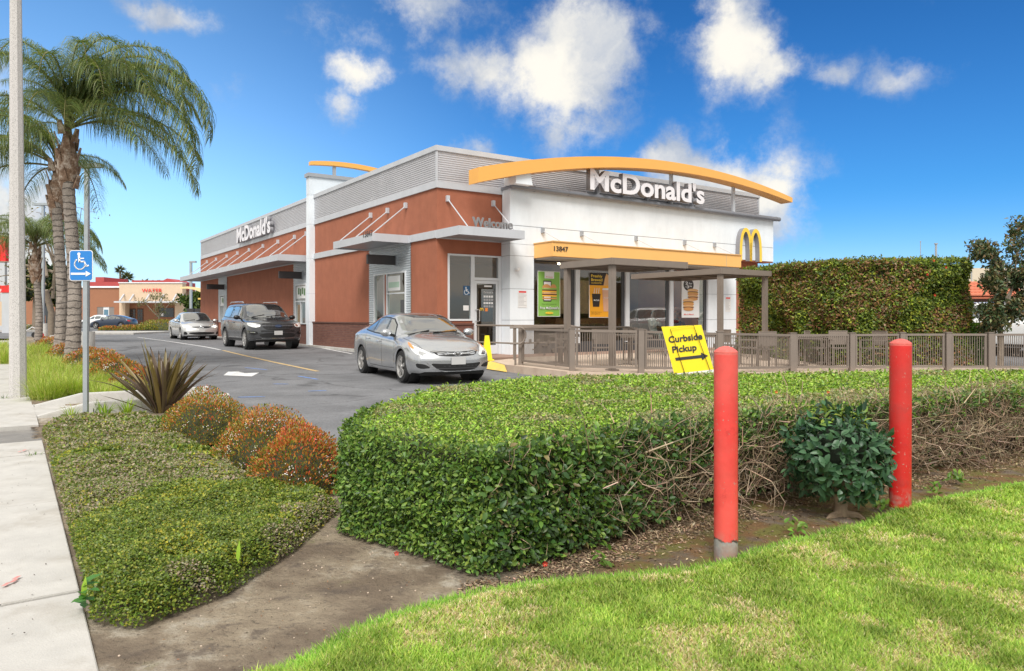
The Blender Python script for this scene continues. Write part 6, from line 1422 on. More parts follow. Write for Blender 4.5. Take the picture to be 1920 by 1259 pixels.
fit_text('$', (w*.20, -.02, h*.77), FX, UPZ, w*.05, h*.035, 0, MATS['poster_white'], e); fit_text('3', (w*.27, -.02, h*.75), FX, UPZ, w*.12, h*.075, 0, MATS['poster_white'], e, offset=.03); fit_text('99', (w*.41, -.02, h*.78), FX, UPZ, w*.14, h*.04, 0, MATS['poster_white'], e, offset=.02)
for cx, cz in ((.62, .60), (.36, .34)):
    for c_, zz, s_ in ((MATS['bun_light'], .10, 1), (MATS['patty'], .055, 1.02), (MATS['cheese'], .03, 1.0), (MATS['bun'], .0, 1), (MATS['bun_light'], -.06, .95), (MATS['patty'], -.08, 1), (MATS['bun'], -.12, .9)):
        shp(e, ell(w*cx, h*(cz+zz), w*.31*s_, h*(.045 if c_ in (MATS['bun_light'], MATS['bun']) else .022)), c_)
fit_text('Mix & Match', (w*.10, -.03, h*.07), FX, UPZ, w*.55, h*.03, 0, MATS['print_red'], e, offset=.02)
def notice(label, px0, px1, py0, py1):
    b = TB-.006; a0, a1 = A_of(px0, b), A_of(px1, b); z0, z1 = Z_of(py1, a0, b), Z_of(py0, a0, b); e = empty('notice', lw(a0, b, z0), UA, label, 'notice'); w, h = a1-a0, z1-z0
    m = MB(); m.box(0, w, -.004, 0, 0, h); m.build('sheet', MATS['paper'], e); m = MB(); m.box(w*.1, w*.9, -.006, -.004, h*.87, h*.97); m.build('red_heading', MATS['print_red'], e)
    m = MB(); rr = random.Random(px0); [m.box(w*.06, w*rr.uniform(.6, .95), -.006, -.004, h*(.80-.075*k), h*(.80-.075*k)+h*.018) for k in range(10)]; m.build('print_lines', MATS['text_grey'], e)
notice('white notice with a red heading on the white pier right of the door', 971, 988, 545, 577)
notice('white notice with a red heading on the white pier behind the right shade post', 1360, 1370, 557, 585)
# ================================================================ PEOPLE
def person(label, loc, rz, jacket, sc=1.0, hand_up=True, parent_name='person'):
    e = empty('person', loc, rz, label, 'person'); e.scale = (sc,)*3
    J = {'pelvis': ((0,0,.10), .15), 'waist': ((0,-.02,.28), .135), 'chest': ((0,-.04,.48), .16), 'neckb': ((0,-.05,.60), .075), 'neck': ((0,-.06,.66), .052), 'shl': ((-.19,-.04,.55), .07), 'shr': ((.19,-.04,.55), .07),
         'ell': ((-.26,-.20,.34), .052), 'elr': ((.26,-.20,.34), .052), 'wrl': ((-.10,-.30,.52) if hand_up else (-.15,-.42,.36), .036), 'wrr': ((.08,-.32,.50) if hand_up else (.15,-.42,.36), .036),
         'hl': ((-.09,-.16,.06), .10), 'hr': ((.09,-.16,.06), .10), 'kl': ((-.12,-.48,.08), .075), 'kr': ((.12,-.48,.08), .075), 'fl': ((-.12,-.46,-.32), .045), 'fr': ((.12,-.46,-.32), .045)}
    E = [('pelvis','waist'),('waist','chest'),('chest','neckb'),('neckb','neck'),('chest','shl'),('chest','shr'),('shl','ell'),('shr','elr'),('ell','wrl'),('elr','wrr'),('pelvis','hl'),('pelvis','hr'),('hl','kl'),('hr','kr'),('kl','fl'),('kr','fr')]
    ks = list(J); me = bpy.data.meshes.new('body'); me.from_pydata([J[k][0] for k in ks], [(ks.index(a), ks.index(b)) for a, b in E], []); o = link('body', me); sk = o.modifiers.new('s', 'SKIN'); 
    for i, k in enumerate(ks): me.skin_vertices[0].data[i].radius = (J[k][1],)*2; me.skin_vertices[0].data[i].use_root = (k == 'pelvis')
    sb = o.modifiers.new('u', 'SUBSURF'); sb.levels = 2; dg = bpy.context.evaluated_depsgraph_get(); dg.update(); m2 = bpy.data.meshes.new_from_object(o.evaluated_get(dg)); bpy.data.objects.remove(o)
    m2.polygons.foreach_set('use_smooth', [True]*len(m2.polygons)); link('body', m2, e, jacket)
    bm = bmesh.new(); bmesh.ops.create_uvsphere(bm, u_segments=20, v_segments=14, radius=1)
    for v in bm.verts:
        x, y, z = v.co; k = 1 - .25*max(0, -z)
        v.co = (x*.078*k, y*.098-.075, z*.118+.78)
        if y < -.6 and abs(x) < .25 and -.35 < z < .1: v.co.y -= .022
        if abs(x) > .93 and abs(z) < .25: v.co.x *= 1.12
    me = bpy.data.meshes.new('head'); bm.to_mesh(me); bm.free(); me.polygons.foreach_set('use_smooth', [True]*len(me.polygons)); hd_ = link('head', me, e, MATS['skin'])
    bm = bmesh.new(); bmesh.ops.create_uvsphere(bm, u_segments=20, v_segments=14, radius=1); bmesh.ops.delete(bm, geom=[v for v in bm.verts if v.co.z < -.1 - .9*v.co.y*(-1 if v.co.y < 0 else -1)*0 or (v.co.y < -.35 and v.co.z < .45)], context='VERTS')
    for v in bm.verts: v.co = (v.co.x*.088, v.co.y*.108-.070, v.co.z*.125+.785)
    me = bpy.data.meshes.new('hair'); bm.to_mesh(me); bm.free(); me.polygons.foreach_set('use_smooth', [True]*len(me.polygons)); link('hair', me, hd_, MATS['black_trim'])
    for sx in (-1, 1):
        m = MB(); m.lathe([(.012,0),(0,.004)], (sx*.030, -.168, .80), 8, 'y'); m.build('eye', MATS['black_trim'], hd_)
        w_ = Vector(J['wrl' if sx < 0 else 'wrr'][0]); d_ = (w_ - Vector(J['ell' if sx < 0 else 'elr'][0])).normalized(); m = MB(); m.tube([w_, w_+d_*.05, w_+d_*.09], [.026, .036, .030], 8)
        for k in range(4): b_ = w_+d_*.085+Vector(((k-1.5)*.016, 0, 0)); m.tube([b_, b_+d_*.035+Vector((0,-.01,0)), b_+d_*(.05-.004*abs(k-1.5))+Vector((0,-.03,0))], [.009,.009,.007], 6)
        b_ = w_+d_*.03+Vector((-sx*.03, 0, 0)); m.tube([b_, b_+d_*.03+Vector((-sx*.018,-.01,0)), b_+d_*.055+Vector((-sx*.012,-.02,0))], [.010,.010,.008], 6); m.build('hand', MATS['skin'], e, smooth=True)
    m = MB(); m.tube([(-.022,-.166,.735),(0,-.172,.733),(.022,-.166,.735)], .005, 6); m.build('mouth', M('lip', (.2,.07,.05), .5), hd_)
    return e
a_ = A_of(1222, .25); p = lw(a_, .25, .52); person('person in a pale top sitting at the third window with hands raised to the face', p, UA+.1, MATS['cloth_light'])
a_ = A_of(1268, .9); p = lw(a_, .9, .52); person('person in dark clothing sitting behind the fourth window, below the white poster', p, UA-.3, MATS['cloth_dark'])
dp = Vector((ctr.x, ctr.y, lot_z(ctr.y))) + (-V)*(.0) ; hv = -V; lv_ = Vector((-hv.y, hv.x, 0))
p = dp + hv*.05 + lv_*.38; person('driver sitting behind the windshield of the dark grey four wheel drive', (p.x, p.y, p.z+.72), math.atan2(hv.y, hv.x)+math.pi/2, MATS['cloth_dark'], .98, False)
# ================================================================ VEGETATION
def unit(a): return a / np.maximum(1e-9, np.linalg.norm(a, axis=1, keepdims=True))
def rnd_dir(n): return unit(RNG.normal(size=(n, 3)))
def leaf_arrays(P, ax, nr, ln, wr=.55, detail=0, fold=.12, curl=.0):
    """leaf blades: base P, axis ax, face normal nr, length ln, width ratio wr"""
    n = len(P); ax = unit(ax); s = unit(np.cross(ax, nr)); nr = np.cross(s, ax); ln = np.broadcast_to(ln, (n,))[:, None]; w = ln*wr/2
    if detail == 0:
        vs = np.stack([P, P+ax*ln*.45+s*w+nr*w*fold*2, P+ax*ln-nr*ln*curl, P+ax*ln*.45-s*w+nr*w*fold*2], 1)
        F_ = np.array([[0,1,2],[0,2,3]])
    else:
        vs = np.stack([P, P+ax*ln*.28+s*w*.85+nr*w*.35, P+ax*ln*.62+s*w*.8+nr*w*.3-nr*ln*curl*.4, P+ax*ln-nr*ln*curl, P+ax*ln*.62-s*w*.8+nr*w*.3-nr*ln*curl*.4, P+ax*ln*.28-s*w*.85+nr*w*.35, P+ax*ln*.3+nr*ln*.02, P+ax*ln*.63-nr*ln*curl*.4], 1)
        F_ = np.array([[0,1,6],[6,1,2],[6,2,7],[7,2,3],[7,3,4],[6,7,4],[6,4,5],[0,6,5]])
    k = vs.shape[1]; F2 = (F_[None] + (np.arange(n)*k)[:, None, None]).reshape(-1, 3); return vs.reshape(-1, 3), F2, len(F_)
def pick(n, pal, probs=None, jit=.25):
    pal = np.array(pal); c = pal[RNG.choice(len(pal), n, p=probs)]; return np.clip(c * (1 + RNG.normal(size=(n, 1))*jit*.6).clip(.45, 1.7) * (1+RNG.normal(size=(n, 3))*.06), .003, .9)
def leaves(name, P, ax, nr, ln, cols, mat, parent, wr=.55, detail=0, curl=.08, smooth=False, kind='stuff', fold=.12):
    v, f, k = leaf_arrays(P, ax, nr, ln, wr, detail, fold, curl); o = mesh_np(name, v, f, MATS[mat], parent, np.repeat(cols, k, axis=0), smooth); tag(o, kind=kind); return o
def sticks(name, A, B, r0, r1, mat, parent, cols=None):
    n = len(A); d = unit(B-A); u = unit(np.cross(d, rnd_dir(n))); w = np.cross(d, u); r0 = np.broadcast_to(r0, (n,))[:, None]; r1 = np.broadcast_to(r1, (n,))[:, None]
    vs = []
    for (Q, r) in ((A, r0), (B, r1)):
        for k in range(3): t = 2*math.pi*k/3; vs.append(Q + (u*math.cos(t)+w*math.sin(t))*r)
    vs = np.stack(vs, 1); F_ = np.array([[0,1,4],[0,4,3],[1,2,5],[1,5,4],[2,0,3],[2,3,5]]); F2 = (F_[None]+(np.arange(n)*6)[:, None, None]).reshape(-1, 3)
    if cols is None: cols = pick(n, [(.30,.22,.15),(.22,.15,.10),(.38,.29,.20),(.16,.11,.08)])
    return tag(mesh_np(name, vs.reshape(-1, 3), F2, MATS['matte_bits'], parent, np.repeat(cols, 6, axis=0)), kind='stuff')
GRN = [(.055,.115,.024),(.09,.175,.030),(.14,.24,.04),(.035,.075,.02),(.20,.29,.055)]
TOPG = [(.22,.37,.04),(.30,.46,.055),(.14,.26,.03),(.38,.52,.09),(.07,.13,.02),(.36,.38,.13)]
# ---- the clipped hedge in front
HN = [(-.97,4.22),(-.93,4.0),(-.20,3.36),(-.08,3.34),(.36,3.68),(.92,4.22),(1.9,4.82),(3.0,5.45),(4.18,6.10),(6.2,7.25),(9.5,9.2)]
HF = [(10.5,9.6),(6.0,8.5),(3.2,8.05),(1.0,7.72),(.20,7.5),(-.72,6.35),(-.98,5.0)]
HP = HN + HF
hz = lambda x, y: .585 + .018*(fbm(x, y, 2.2, 3, 21)-.5)*2 + .012*(fbm(x, y, 9, 2, 22)-.5)*2
hedge = empty('clipped_hedge', (0, 4.2, 0), 0, 'long clipped box hedge with bright green top and bare twiggy side behind the red bollards', 'hedge')
OFFH = np.array([0, 4.2, 0])
def inset_poly(poly, k):
    n = len(poly); out = []
    for i in range(n):
        a, b, c = (np.array(poly[(i+d) % n], float) for d in (-1, 0, 1)); e1 = (b-a)/np.linalg.norm(b-a); e2 = (c-b)/np.linalg.norm(c-b); n1 = np.array([-e1[1], e1[0]]); n2 = np.array([-e2[1], e2[0]]); m_ = n1+n2; m_ /= np.linalg.norm(m_); out.append(tuple(b + m_*k/max(.5, m_@n1)))
    return out
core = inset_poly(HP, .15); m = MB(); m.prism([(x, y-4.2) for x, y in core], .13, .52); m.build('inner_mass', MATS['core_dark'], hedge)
# bare lower region: stronger on the right of the front side
def along(poly, n_per_m, z0, z1, edges):
    P = []; Nn = []; S = []
    acc = 0
    for i in edges:
        a = np.array(poly[i], float); b = np.array(poly[(i+1) % len(poly)], float); L_ = np.linalg.norm(b-a); n = int(n_per_m*L_*(z1-z0)); t = RNG.random(n); z = z0+(z1-z0)*RNG.random(n)
        q = a+(b-a)*t[:, None]; e = (b-a)/L_; P.append(np.column_stack([q, z])); Nn.append(np.tile([e[1], -e[0], 0], (n, 1)))
    return np.concatenate(P), np.concatenate(Nn)
def round_top(P, Nn, zt, r=.07):      # rounded shoulder
    k = np.clip((P[:, 2]-(zt-r))/r, 0, 1); P[:, :2] -= Nn[:, :2]*(1-np.sqrt(1-k*k*.98))[:, None]*r; return P
def side_leaves(edges, dens, name, pal, size, bare, detail=1, parent=hedge, off=OFFH, poly=HP, z0=.02, z1=.60, jitter=.05):
    P, Nn = along(poly, dens, z0, z1, edges); n = len(P)
    P = round_top(P, Nn, z1); bulge = (fbm(P[:, 0]*1.3+P[:, 1], P[:, 2]*2, 4, 3, 31)-.5)*.10
    if bare is not None:
        pr = bare(P); keep = RNG.random(n) > pr; P = P[keep]; Nn = Nn[keep]; bulge = bulge[keep]; n = len(P)
    hol = np.clip((fbm(P[:, 0]*1.1+P[:, 1], P[:, 2]*1.1, 11, 3, 33)-.52)*4, 0, 1); k_ = RNG.random(n) > hol*.8; P = P[k_]; Nn = Nn[k_]; bulge = bulge[k_]; n = len(P)
    P = P + Nn*(bulge - RNG.random(n)**1.5*jitter*1.6 + .01 + .035*(RNG.random(n) < .03))[:, None]
    ax = unit(rnd_dir(n)*1.0 + Nn*.55 + np.array([0, 0, .25])); nr = unit(Nn*1.1 + np.array([0, 0, .7]) + rnd_dir(n)*.55)
    ln = size*(.5+.95*RNG.random(n)**1.3); return P - off, ax, nr, ln, n
NE = len(HN)-1
def bare_front(P):
    x = P[:, 0]; z = P[:, 2]; s = np.clip((x-.25)/1.0, 0, 1); lim = .30 + .14*np.clip((x-1.2)/1.5, 0, 1) + .10*(fbm(x, z, 3, 3, 40)-.5)*2
    low = np.clip((lim - z)/.10+.5, 0, 1); far = np.clip((x-3.1)/.6, 0, 1)*.35
    return np.clip(s*low*(.93-far*.6) + .25*s + .2*(fbm(x*2, z*2, 4, 2, 41) > .6), 0, .97)
# left short face: dense small leaves
P, ax_, nr, ln, n = side_leaves([len(HP)-1, 0, 1, 2], 20000, '', None, .024, None)
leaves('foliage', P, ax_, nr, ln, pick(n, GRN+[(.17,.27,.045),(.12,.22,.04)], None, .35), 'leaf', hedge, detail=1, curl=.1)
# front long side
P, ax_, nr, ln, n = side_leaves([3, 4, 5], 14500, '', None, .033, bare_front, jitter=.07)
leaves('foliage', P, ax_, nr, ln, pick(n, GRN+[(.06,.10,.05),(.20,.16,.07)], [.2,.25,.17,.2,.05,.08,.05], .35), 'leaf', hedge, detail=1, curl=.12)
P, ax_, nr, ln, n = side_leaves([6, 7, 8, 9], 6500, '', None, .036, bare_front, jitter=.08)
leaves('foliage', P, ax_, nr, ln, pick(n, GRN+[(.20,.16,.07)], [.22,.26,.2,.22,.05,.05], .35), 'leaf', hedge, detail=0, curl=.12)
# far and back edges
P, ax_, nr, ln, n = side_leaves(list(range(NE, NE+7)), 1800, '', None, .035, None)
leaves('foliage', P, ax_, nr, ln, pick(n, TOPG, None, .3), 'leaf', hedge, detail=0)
# top
def poly_pts(poly, n, w=None):
    A = np.array(poly); lo = A.min(0); hi = A.max(0); out = []; tot = 0
    while tot < n:
        q = lo + (hi-lo)*RNG.random((n, 2)); q = q[in_poly(q, poly)]
        if w is not None: q = q[RNG.random(len(q)) < w(q)]
        out.append(q); tot += len(q)
    return np.concatenate(out)[:n]
q = poly_pts(inset_poly(HP, .01), 110000, lambda q: np.clip((3.2/q[:, 1])**1.3, .12, 1)); n = len(q); 
z = hz(q[:, 0], q[:, 1]) - RNG.random(n)**2*.05
dd = np.full(n, 9.)
for i in range(len(HP)):
    a = np.array(HP[i]); b = np.array(HP[(i+1) % len(HP)]); ab = b-a; t = np.clip(((q-a)@ab)/(ab@ab), 0, 1); dd = np.minimum(dd, np.linalg.norm(q-a-t[:, None]*ab, axis=1))
z -= .05*np.clip(1-dd/.09, 0, 1)**2
P = np.column_stack([q, z]); sz = .020*np.clip(q[:, 1]/4.5, .95, 1.9)*(.7+.6*RNG.random(n))
ax_ = unit(rnd_dir(n)*np.array([1, 1, .4]) + np.array([0, 0, .35])); nr = unit(np.array([0, 0, 1.]) + rnd_dir(n)*.5)
dry = (fbm(q[:, 0], q[:, 1], 1.8, 4, 50) + .12*np.clip(q[:, 0]-.6, -1, 1)*np.clip(1-(dd-.1)/.6, 0, 1)) > .60
c = pick(n, TOPG, None, .3); c2 = pick(n, [(.36,.36,.16),(.24,.27,.11),(.42,.34,.20),(.16,.23,.08)], None, .3); c[dry] = c2[dry]
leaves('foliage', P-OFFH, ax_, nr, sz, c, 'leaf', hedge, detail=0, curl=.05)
sq = poly_pts(inset_poly(HP, .05), 420, lambda q: np.clip((3.6/q[:, 1])**1.0, .2, 1)); sn = 5; B = np.repeat(np.column_stack([sq, hz(sq[:, 0], sq[:, 1])-.01]), sn, axis=0); hh = np.repeat(.015+.05*RNG.random(len(sq))**2, sn)*np.tile(np.linspace(.3, 1, sn), len(sq)); B[:, 2] += hh; B[:, :2] += RNG.normal(size=(len(B), 2))*.004
leaves('shoots', B-OFFH, unit(rnd_dir(len(B))*np.array([1, 1, .3])+np.array([0, 0, .5])), unit(np.array([0, 0, 1.])+rnd_dir(len(B))*.5), .026*(.7+.5*RNG.random(len(B))), pick(len(B), [(.34,.52,.06),(.26,.44,.05)], None, .2), 'leaf', hedge, detail=1)
# twigs: bare side
def twigset(n, edges, z0, z1, poly, r, seglen, outw, name='twigs', off=OFFH, parent=hedge, xmin=None):
    P, Nn = along(poly, 1000, z0, z1, edges); idx_ = RNG.choice(len(P), n); P = P[idx_]; Nn = Nn[idx_]
    if xmin is not None: k_ = P[:, 0] > xmin+RNG.random(n)*.4; P = P[k_]; Nn = Nn[k_]; n = len(P)
    P = P - Nn*(RNG.random(n)*.16)[:, None]; A_ = []; B_ = []; d = unit(Nn*outw + rnd_dir(n)*.9 + np.array([0, 0, .35])); cur = P; L_ = seglen*(.5+RNG.random(n))[:, None]; rr = []
    for k in range(3):
        nx = cur + d*L_; A_.append(cur); B_.append(nx); rr.append(np.full(n, r*(1-.25*k))); cur = nx; d = unit(d + rnd_dir(n)*.55 + np.array([0, 0, .12]) - Nn*.35); L_ = L_*.8
    A_ = np.concatenate(A_); B_ = np.concatenate(B_); rr = np.concatenate(rr)*(.5+RNG.random(len(A_))); return sticks(name, A_-off, B_-off, rr, rr*.7, None, parent, pick(len(A_), [(.40,.30,.21),(.30,.22,.15),(.50,.40,.29),(.22,.16,.11)]))
twigset(5200, [4, 5, 6, 7, 8], .03, .46, HP, .0023, .062, .5, xmin=.35)
twigset(500, [4, 5, 6, 7], .04, .5, HP, .0045, .13, .5, xmin=.25)
twigset(420, [3, 4, 5], .1, .58, HP, .0024, .05, .9)
twigset(500, [6, 7, 8], .44, .62, HP, .0022, .05, .8)
# the largest twigs as branches of their own
for k in range(14):
    i = RNG.integers(4, 8); a = np.array(HP[i], float); b = np.array(HP[i+1], float); t = RNG.random(); q = a+(b-a)*t; e = (b-a)/np.linalg.norm(b-a); nn_ = np.array([e[1], -e[0]]); p0 = Vector((*(q-nn_*.15), RNG.uniform(.05, .25)))
    pts = [p0]; d = Vector((nn_[0]*.5+RNG.normal()*.7, nn_[1]*.5+RNG.normal()*.3, .35+.3*RNG.normal())).normalized()
    for s_ in range(4): pts.append(pts[-1]+d*.09); d = (d+Vector(RNG.normal(size=3)*.35)).normalized()
    m = MB(); m.tube([p-Vector(OFFH) for p in pts], [.007, .006, .0055, .005, .004], 6); m.build('branch', MATS['wood_twig'], hedge, smooth=True)
# small red blossoms
m = MB()
for (px, py, D_) in ((681, 852, 4.15), (1165, 892, 3.95), (744, 1037, 3.6), (1022, 1057, 3.42), (1455, 735, 5.5), (1490, 765, 5.0), (1552, 735, 5.6)):
    p = at(px, py, D_)-Vector(OFFH)
    for k in range(5): a_ = k*1.26; m.slab([p, p+Vector((.012*math.cos(a_), -.01, .012*math.sin(a_))), p+Vector((.012*math.cos(a_+.8), -.01, .012*math.sin(a_+.8)))], .001)
m.build('blossoms', M('blossom_red', (.6, .04, .02), .6), hedge)
# near leaves as single parts
fp, fn = along(HP, 2000, .06, .52, [2, 3, 4]); sel = RNG.choice(len(fp), 240); fp = fp[sel]; fn = fn[sel]
v, f, k = leaf_arrays(np.zeros((1, 3)), np.array([[0, 1., 0]]), np.array([[0, 0, 1.]]), .04, .6, 1, .12, .1)
lm = []
for cc in ((.05,.12,.03),(.035,.085,.025),(.08,.16,.04)):
    o = mesh_np('leaf', v, f, MATS['leaf'], None, np.tile(np.array([cc]), (len(f), 1)), True); me_ = o.data; bpy.data.objects.remove(o); lm.append(me_)
def leaf_parts(Pp, AX, NR, SC_, parent, meshes, off):
    for i in range(len(Pp)):
        o = bpy.data.objects.new('leaf', meshes[i % len(meshes)]); COL.objects.link(o); o.parent = parent
        y_ = Vector(AX[i]).normalized(); x_ = y_.cross(Vector(NR[i])).normalized(); z_ = x_.cross(y_)
        mt = Matrix((x_, y_, z_)).transposed().to_4x4(); mt.translation = Vector(Pp[i]-off); o.matrix_local = mt @ Matrix.Scale(float(SC_[i]), 4)
n = len(fp); leaf_parts(fp+fn*.03, unit(rnd_dir(n)+fn*.6), unit(fn+rnd_dir(n)*.5+np.array([0,0,.6])), .7+.5*RNG.random(n), hedge, lm, OFFH)
# ---- ground cover on the left
GC = [(-1.66,2.86),(-1.45,2.80),(-1.23,3.14),(-1.12,3.72),(-1.06,4.45),(-1.35,5.0),(-1.9,5.15),(-2.3,5.9),(-2.9,6.6),(-3.4,7.6),(-4.0,8.1),(-5.1,8.15)] + [(SX(y)+.03, y) for y in (7.6, 6.6, 5.6, 4.6, 3.6, 3.05)]
gce = empty('ground_cover_bed', (-2, 5, 0), 0, 'low clipped ground cover bed of small leaves along the sidewalk', 'ground cover'); OG = np.array([-2., 5, 0])
def gdist(q, poly):
    dd = np.full(len(q), 9.)
    for i in range(len(poly)):
        a = np.array(poly[i]); b = np.array(poly[(i+1) % len(poly)]); ab = b-a; t = np.clip(((q-a)@ab)/(ab@ab), 0, 1); dd = np.minimum(dd, np.linalg.norm(q-a-t[:, None]*ab, axis=1))
    return dd
def gh(q):
    dd = gdist(q, GC); return (.125 + .05*(fbm(q[:, 0], q[:, 1], 2.2, 3, 60)-.5)*2 + .02*(fbm(q[:, 0], q[:, 1], 8, 2, 61)-.5)*2)*np.sqrt(np.clip(dd/.10, 0, 1))
q = poly_pts(GC, 150000, lambda q: np.clip((2.9/q[:, 1])**1.5, .15, 1)); n = len(q); z = gh(q) - RNG.random(n)**2*.035; P = np.column_stack([q, np.maximum(z, .003)])
# lean leaves out at the rim
sz = .0135*np.clip(q[:, 1]/3.6, 1, 2.3)*(.7+.6*RNG.random(n)); ax_ = unit(rnd_dir(n)*np.array([1, 1, .5])+np.array([0, 0, .3])); nr = unit(np.array([0, -.25, 1.])+rnd_dir(n)*.65)
g1 = fbm(q[:, 0]*.8, q[:, 1], 1.3, 4, 70); g2 = fbm(q[:, 0], q[:, 1], 3, 4, 71)
c = pick(n, [(.11,.165,.022),(.16,.22,.03),(.23,.27,.04),(.07,.11,.018),(.30,.30,.045)], [.28,.28,.17,.2,.07], .35)
grey = (g1 + .10*np.clip((q[:, 1]-4.2)/2, -1, 1)) > .53; cg = pick(n, [(.30,.25,.17),(.24,.21,.135),(.20,.215,.09),(.37,.30,.22)], None, .3); mg = grey & (RNG.random(n) < .55); c[mg] = cg[mg]
yl = (g2 > .62) & (RNG.random(n) < .2); cy = pick(n, [(.42,.38,.04),(.34,.34,.04)], None, .25); c[yl & ~mg] = cy[yl & ~mg]
leaves('foliage', P-OG, ax_, nr, sz, c, 'leaf', gce, wr=.7, detail=0, curl=.05)
nx, ny = 90, 110; gx = np.linspace(-5.4, -.9, nx); gy = np.linspace(2.7, 8.3, ny); X, Y = np.meshgrid(gx, gy); Q = np.column_stack([X.ravel(), Y.ravel()]); Vt = np.column_stack([Q, gh(Q)-.03]) - OG
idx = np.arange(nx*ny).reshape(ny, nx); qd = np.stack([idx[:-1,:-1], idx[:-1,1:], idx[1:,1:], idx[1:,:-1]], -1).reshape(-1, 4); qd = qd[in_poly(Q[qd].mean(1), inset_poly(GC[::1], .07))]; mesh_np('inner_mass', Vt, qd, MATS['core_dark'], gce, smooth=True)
# ---- mounded shrubs with coppery tips
COP = [(.50,.15,.04),(.55,.22,.06),(.40,.11,.04),(.42,.25,.05),(.58,.09,.07)]; COPG = [(.17,.19,.03),(.25,.27,.04),(.11,.14,.03),(.36,.28,.05)]
def mound(name, label, c, r, h, nleaf, size, cop=.6, flowers=.02, group='mounded shrubs with coppery leaf tips', red=0.):
    e = empty(name, (c[0], c[1], 0), 0, label, 'shrub', group)
    bm = bmesh.new(); bmesh.ops.create_icosphere(bm, subdivisions=3, radius=1)
    for v in bm.verts:
        k = 1 + .12*(float(fbm(v.co.x+c[0], v.co.y+v.co.z, 2, 2, 80))-.5)*2; v.co = Vector((v.co.x*r*.80*k, v.co.y*r*.80*k, max(.02, v.co.z*h*.82*k)))
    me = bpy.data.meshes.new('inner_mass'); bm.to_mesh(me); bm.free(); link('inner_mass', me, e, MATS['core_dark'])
    d = rnd_dir(nleaf*2); d = d[d[:, 2] > -.08][:nleaf]; n = len(d); k = 1 + .16*(fbm(d[:, 0]+c[0]*3, d[:, 1]+d[:, 2], 2, 2, 81)-.5)*2
    P = d*np.array([r, r, h])*(k*(1.07-.26*RNG.random(n)**1.2))[:, None]; P[:, 2] = np.maximum(P[:, 2], .02); nv = unit(d/np.array([r, r, h])); up_ = np.array([0, 0, .6])
    ax_ = unit(nv*.8+rnd_dir(n)*.6+up_); nr = unit(nv+rnd_dir(n)*.6+np.array([0, 0, .4])); 
    tipness = cop*np.clip(.35+d[:, 2]*.9+.5*(fbm(d[:, 0]*2+c[0], d[:, 2]*2+c[1], 2, 2, 82)-.5), .08, 1.2); isc = RNG.random(n) < tipness
    cl = pick(n, COPG, None, .3); cc = pick(n, COP, [.28,.25,.2,.22-red*.1,.05+red*.1], .3); cl[isc] = cc[isc]
    leaves('foliage', P, ax_, nr, size*(.7+.6*RNG.random(n)), cl, 'leaf', e, wr=.5, detail=0, curl=.08)
    nf = int(nleaf*flowers*2.2)
    if nf:
        cen = rnd_dir(max(3, nf//3)); cen = cen[cen[:, 2] > -.02]; sel = RNG.integers(0, len(cen), nf); dd_ = unit(cen[sel]+RNG.normal(size=(nf, 3))*.05); P = dd_*np.array([r, r, h])*1.03; nv = unit(dd_/np.array([r, r, h]))
        leaves('blossoms', P, unit(np.cross(nv, rnd_dir(nf))), nv, size*.42, pick(nf, [(.80,.76,.72),(.74,.62,.60)], None, .1), 'leaf', e, wr=.9, detail=0)
    return e
mound('coppery_shrub', 'coppery mounded shrub nearest the spiky purple plant', (-2.98, 7.05), .42, .46, 8000, .022, .40, .02)
mound('coppery_shrub', 'middle coppery mounded shrub with many white blossoms on its left side', (-2.02, 5.95), .385, .43, 8500, .021, .52, .05)
mound('coppery_shrub', 'reddest coppery mounded shrub next to the corner of the clipped hedge', (-1.47, 5.05), .335, .42, 8500, .021, .64, .015, red=1)
for i, (px, py, r, h, lb) in enumerate(((252, 728, .34, .36, 'small flowering shrub at the near end of the kerb bed'), (222, 715, .45, .45, 'flowering shrub in the kerb bed, second from the path'), (196, 700, .5, .5, 'flowering shrub in the kerb bed right of the thick palm trunk'), (165, 690, .5, .5, 'flowering shrub behind the access sign post'), (128, 680, .5, .5, 'flowering shrub between the two thick palm trunks'), (95, 655, .55, .5, 'olive brown shrub at the far end of the kerb bed'))):
    g_ = gp(px, py+5, 0.); mound('kerb_shrub', lb, (g_.x, g_.y), r, h, 2600, .045, .62, .06, 'flowering shrubs in the kerb bed')
g_ = gp(105, 628, 0.); mound('low_green_hedge', 'low rounded green hedge far behind the palm trunks', (g_.x-.6, g_.y+18), 3.2, .9, 3500, .12, .05, 0, None)
for px, lb in ((242, 'small round golden shrub in the far car park island, left one'), (0, '')):
    pass
for px, py, r, c_, lb in ((206, 629, .85, .5, 'small coppery shrub on the far island below the navy car, left'), (243, 629, 1.2, .5, 'coppery shrub on the far island below the navy car, right'), (262, 628, .8, .2, 'olive shrub on the far island right of the navy car'), (280, 627, 1.1, .02, 'green shrub at the right end of the far island'), (125, 625, 1.0, .6, 'small coppery shrub between the palms in the far island'), (60, 626, 2.4, .02, 'green shrub row left of the slender palm')):
    g_ = gp(px, 620, 0.); mound('island_shrub', lb, (g_.x*1.0, g_.y), r, .42*min(1, r), 900, .14, c_, 0, 'shrubs on the far car park island')
m = MB(); g0 = gp(120, 625.5, 0); g1 = gp(318, 624.5, 0); m.box(g0.x, g1.x, 50, 56, -.3, .12); tag(m.build('car_park_island', MATS['concrete']), kind='structure')
m = MB(); m.box(-90, -36, 58, 60, -.2, .15); m.box(-90, -30, 92, 105, -.2, .14); tag(m.build('far_kerb', MATS['concrete']), kind='structure')
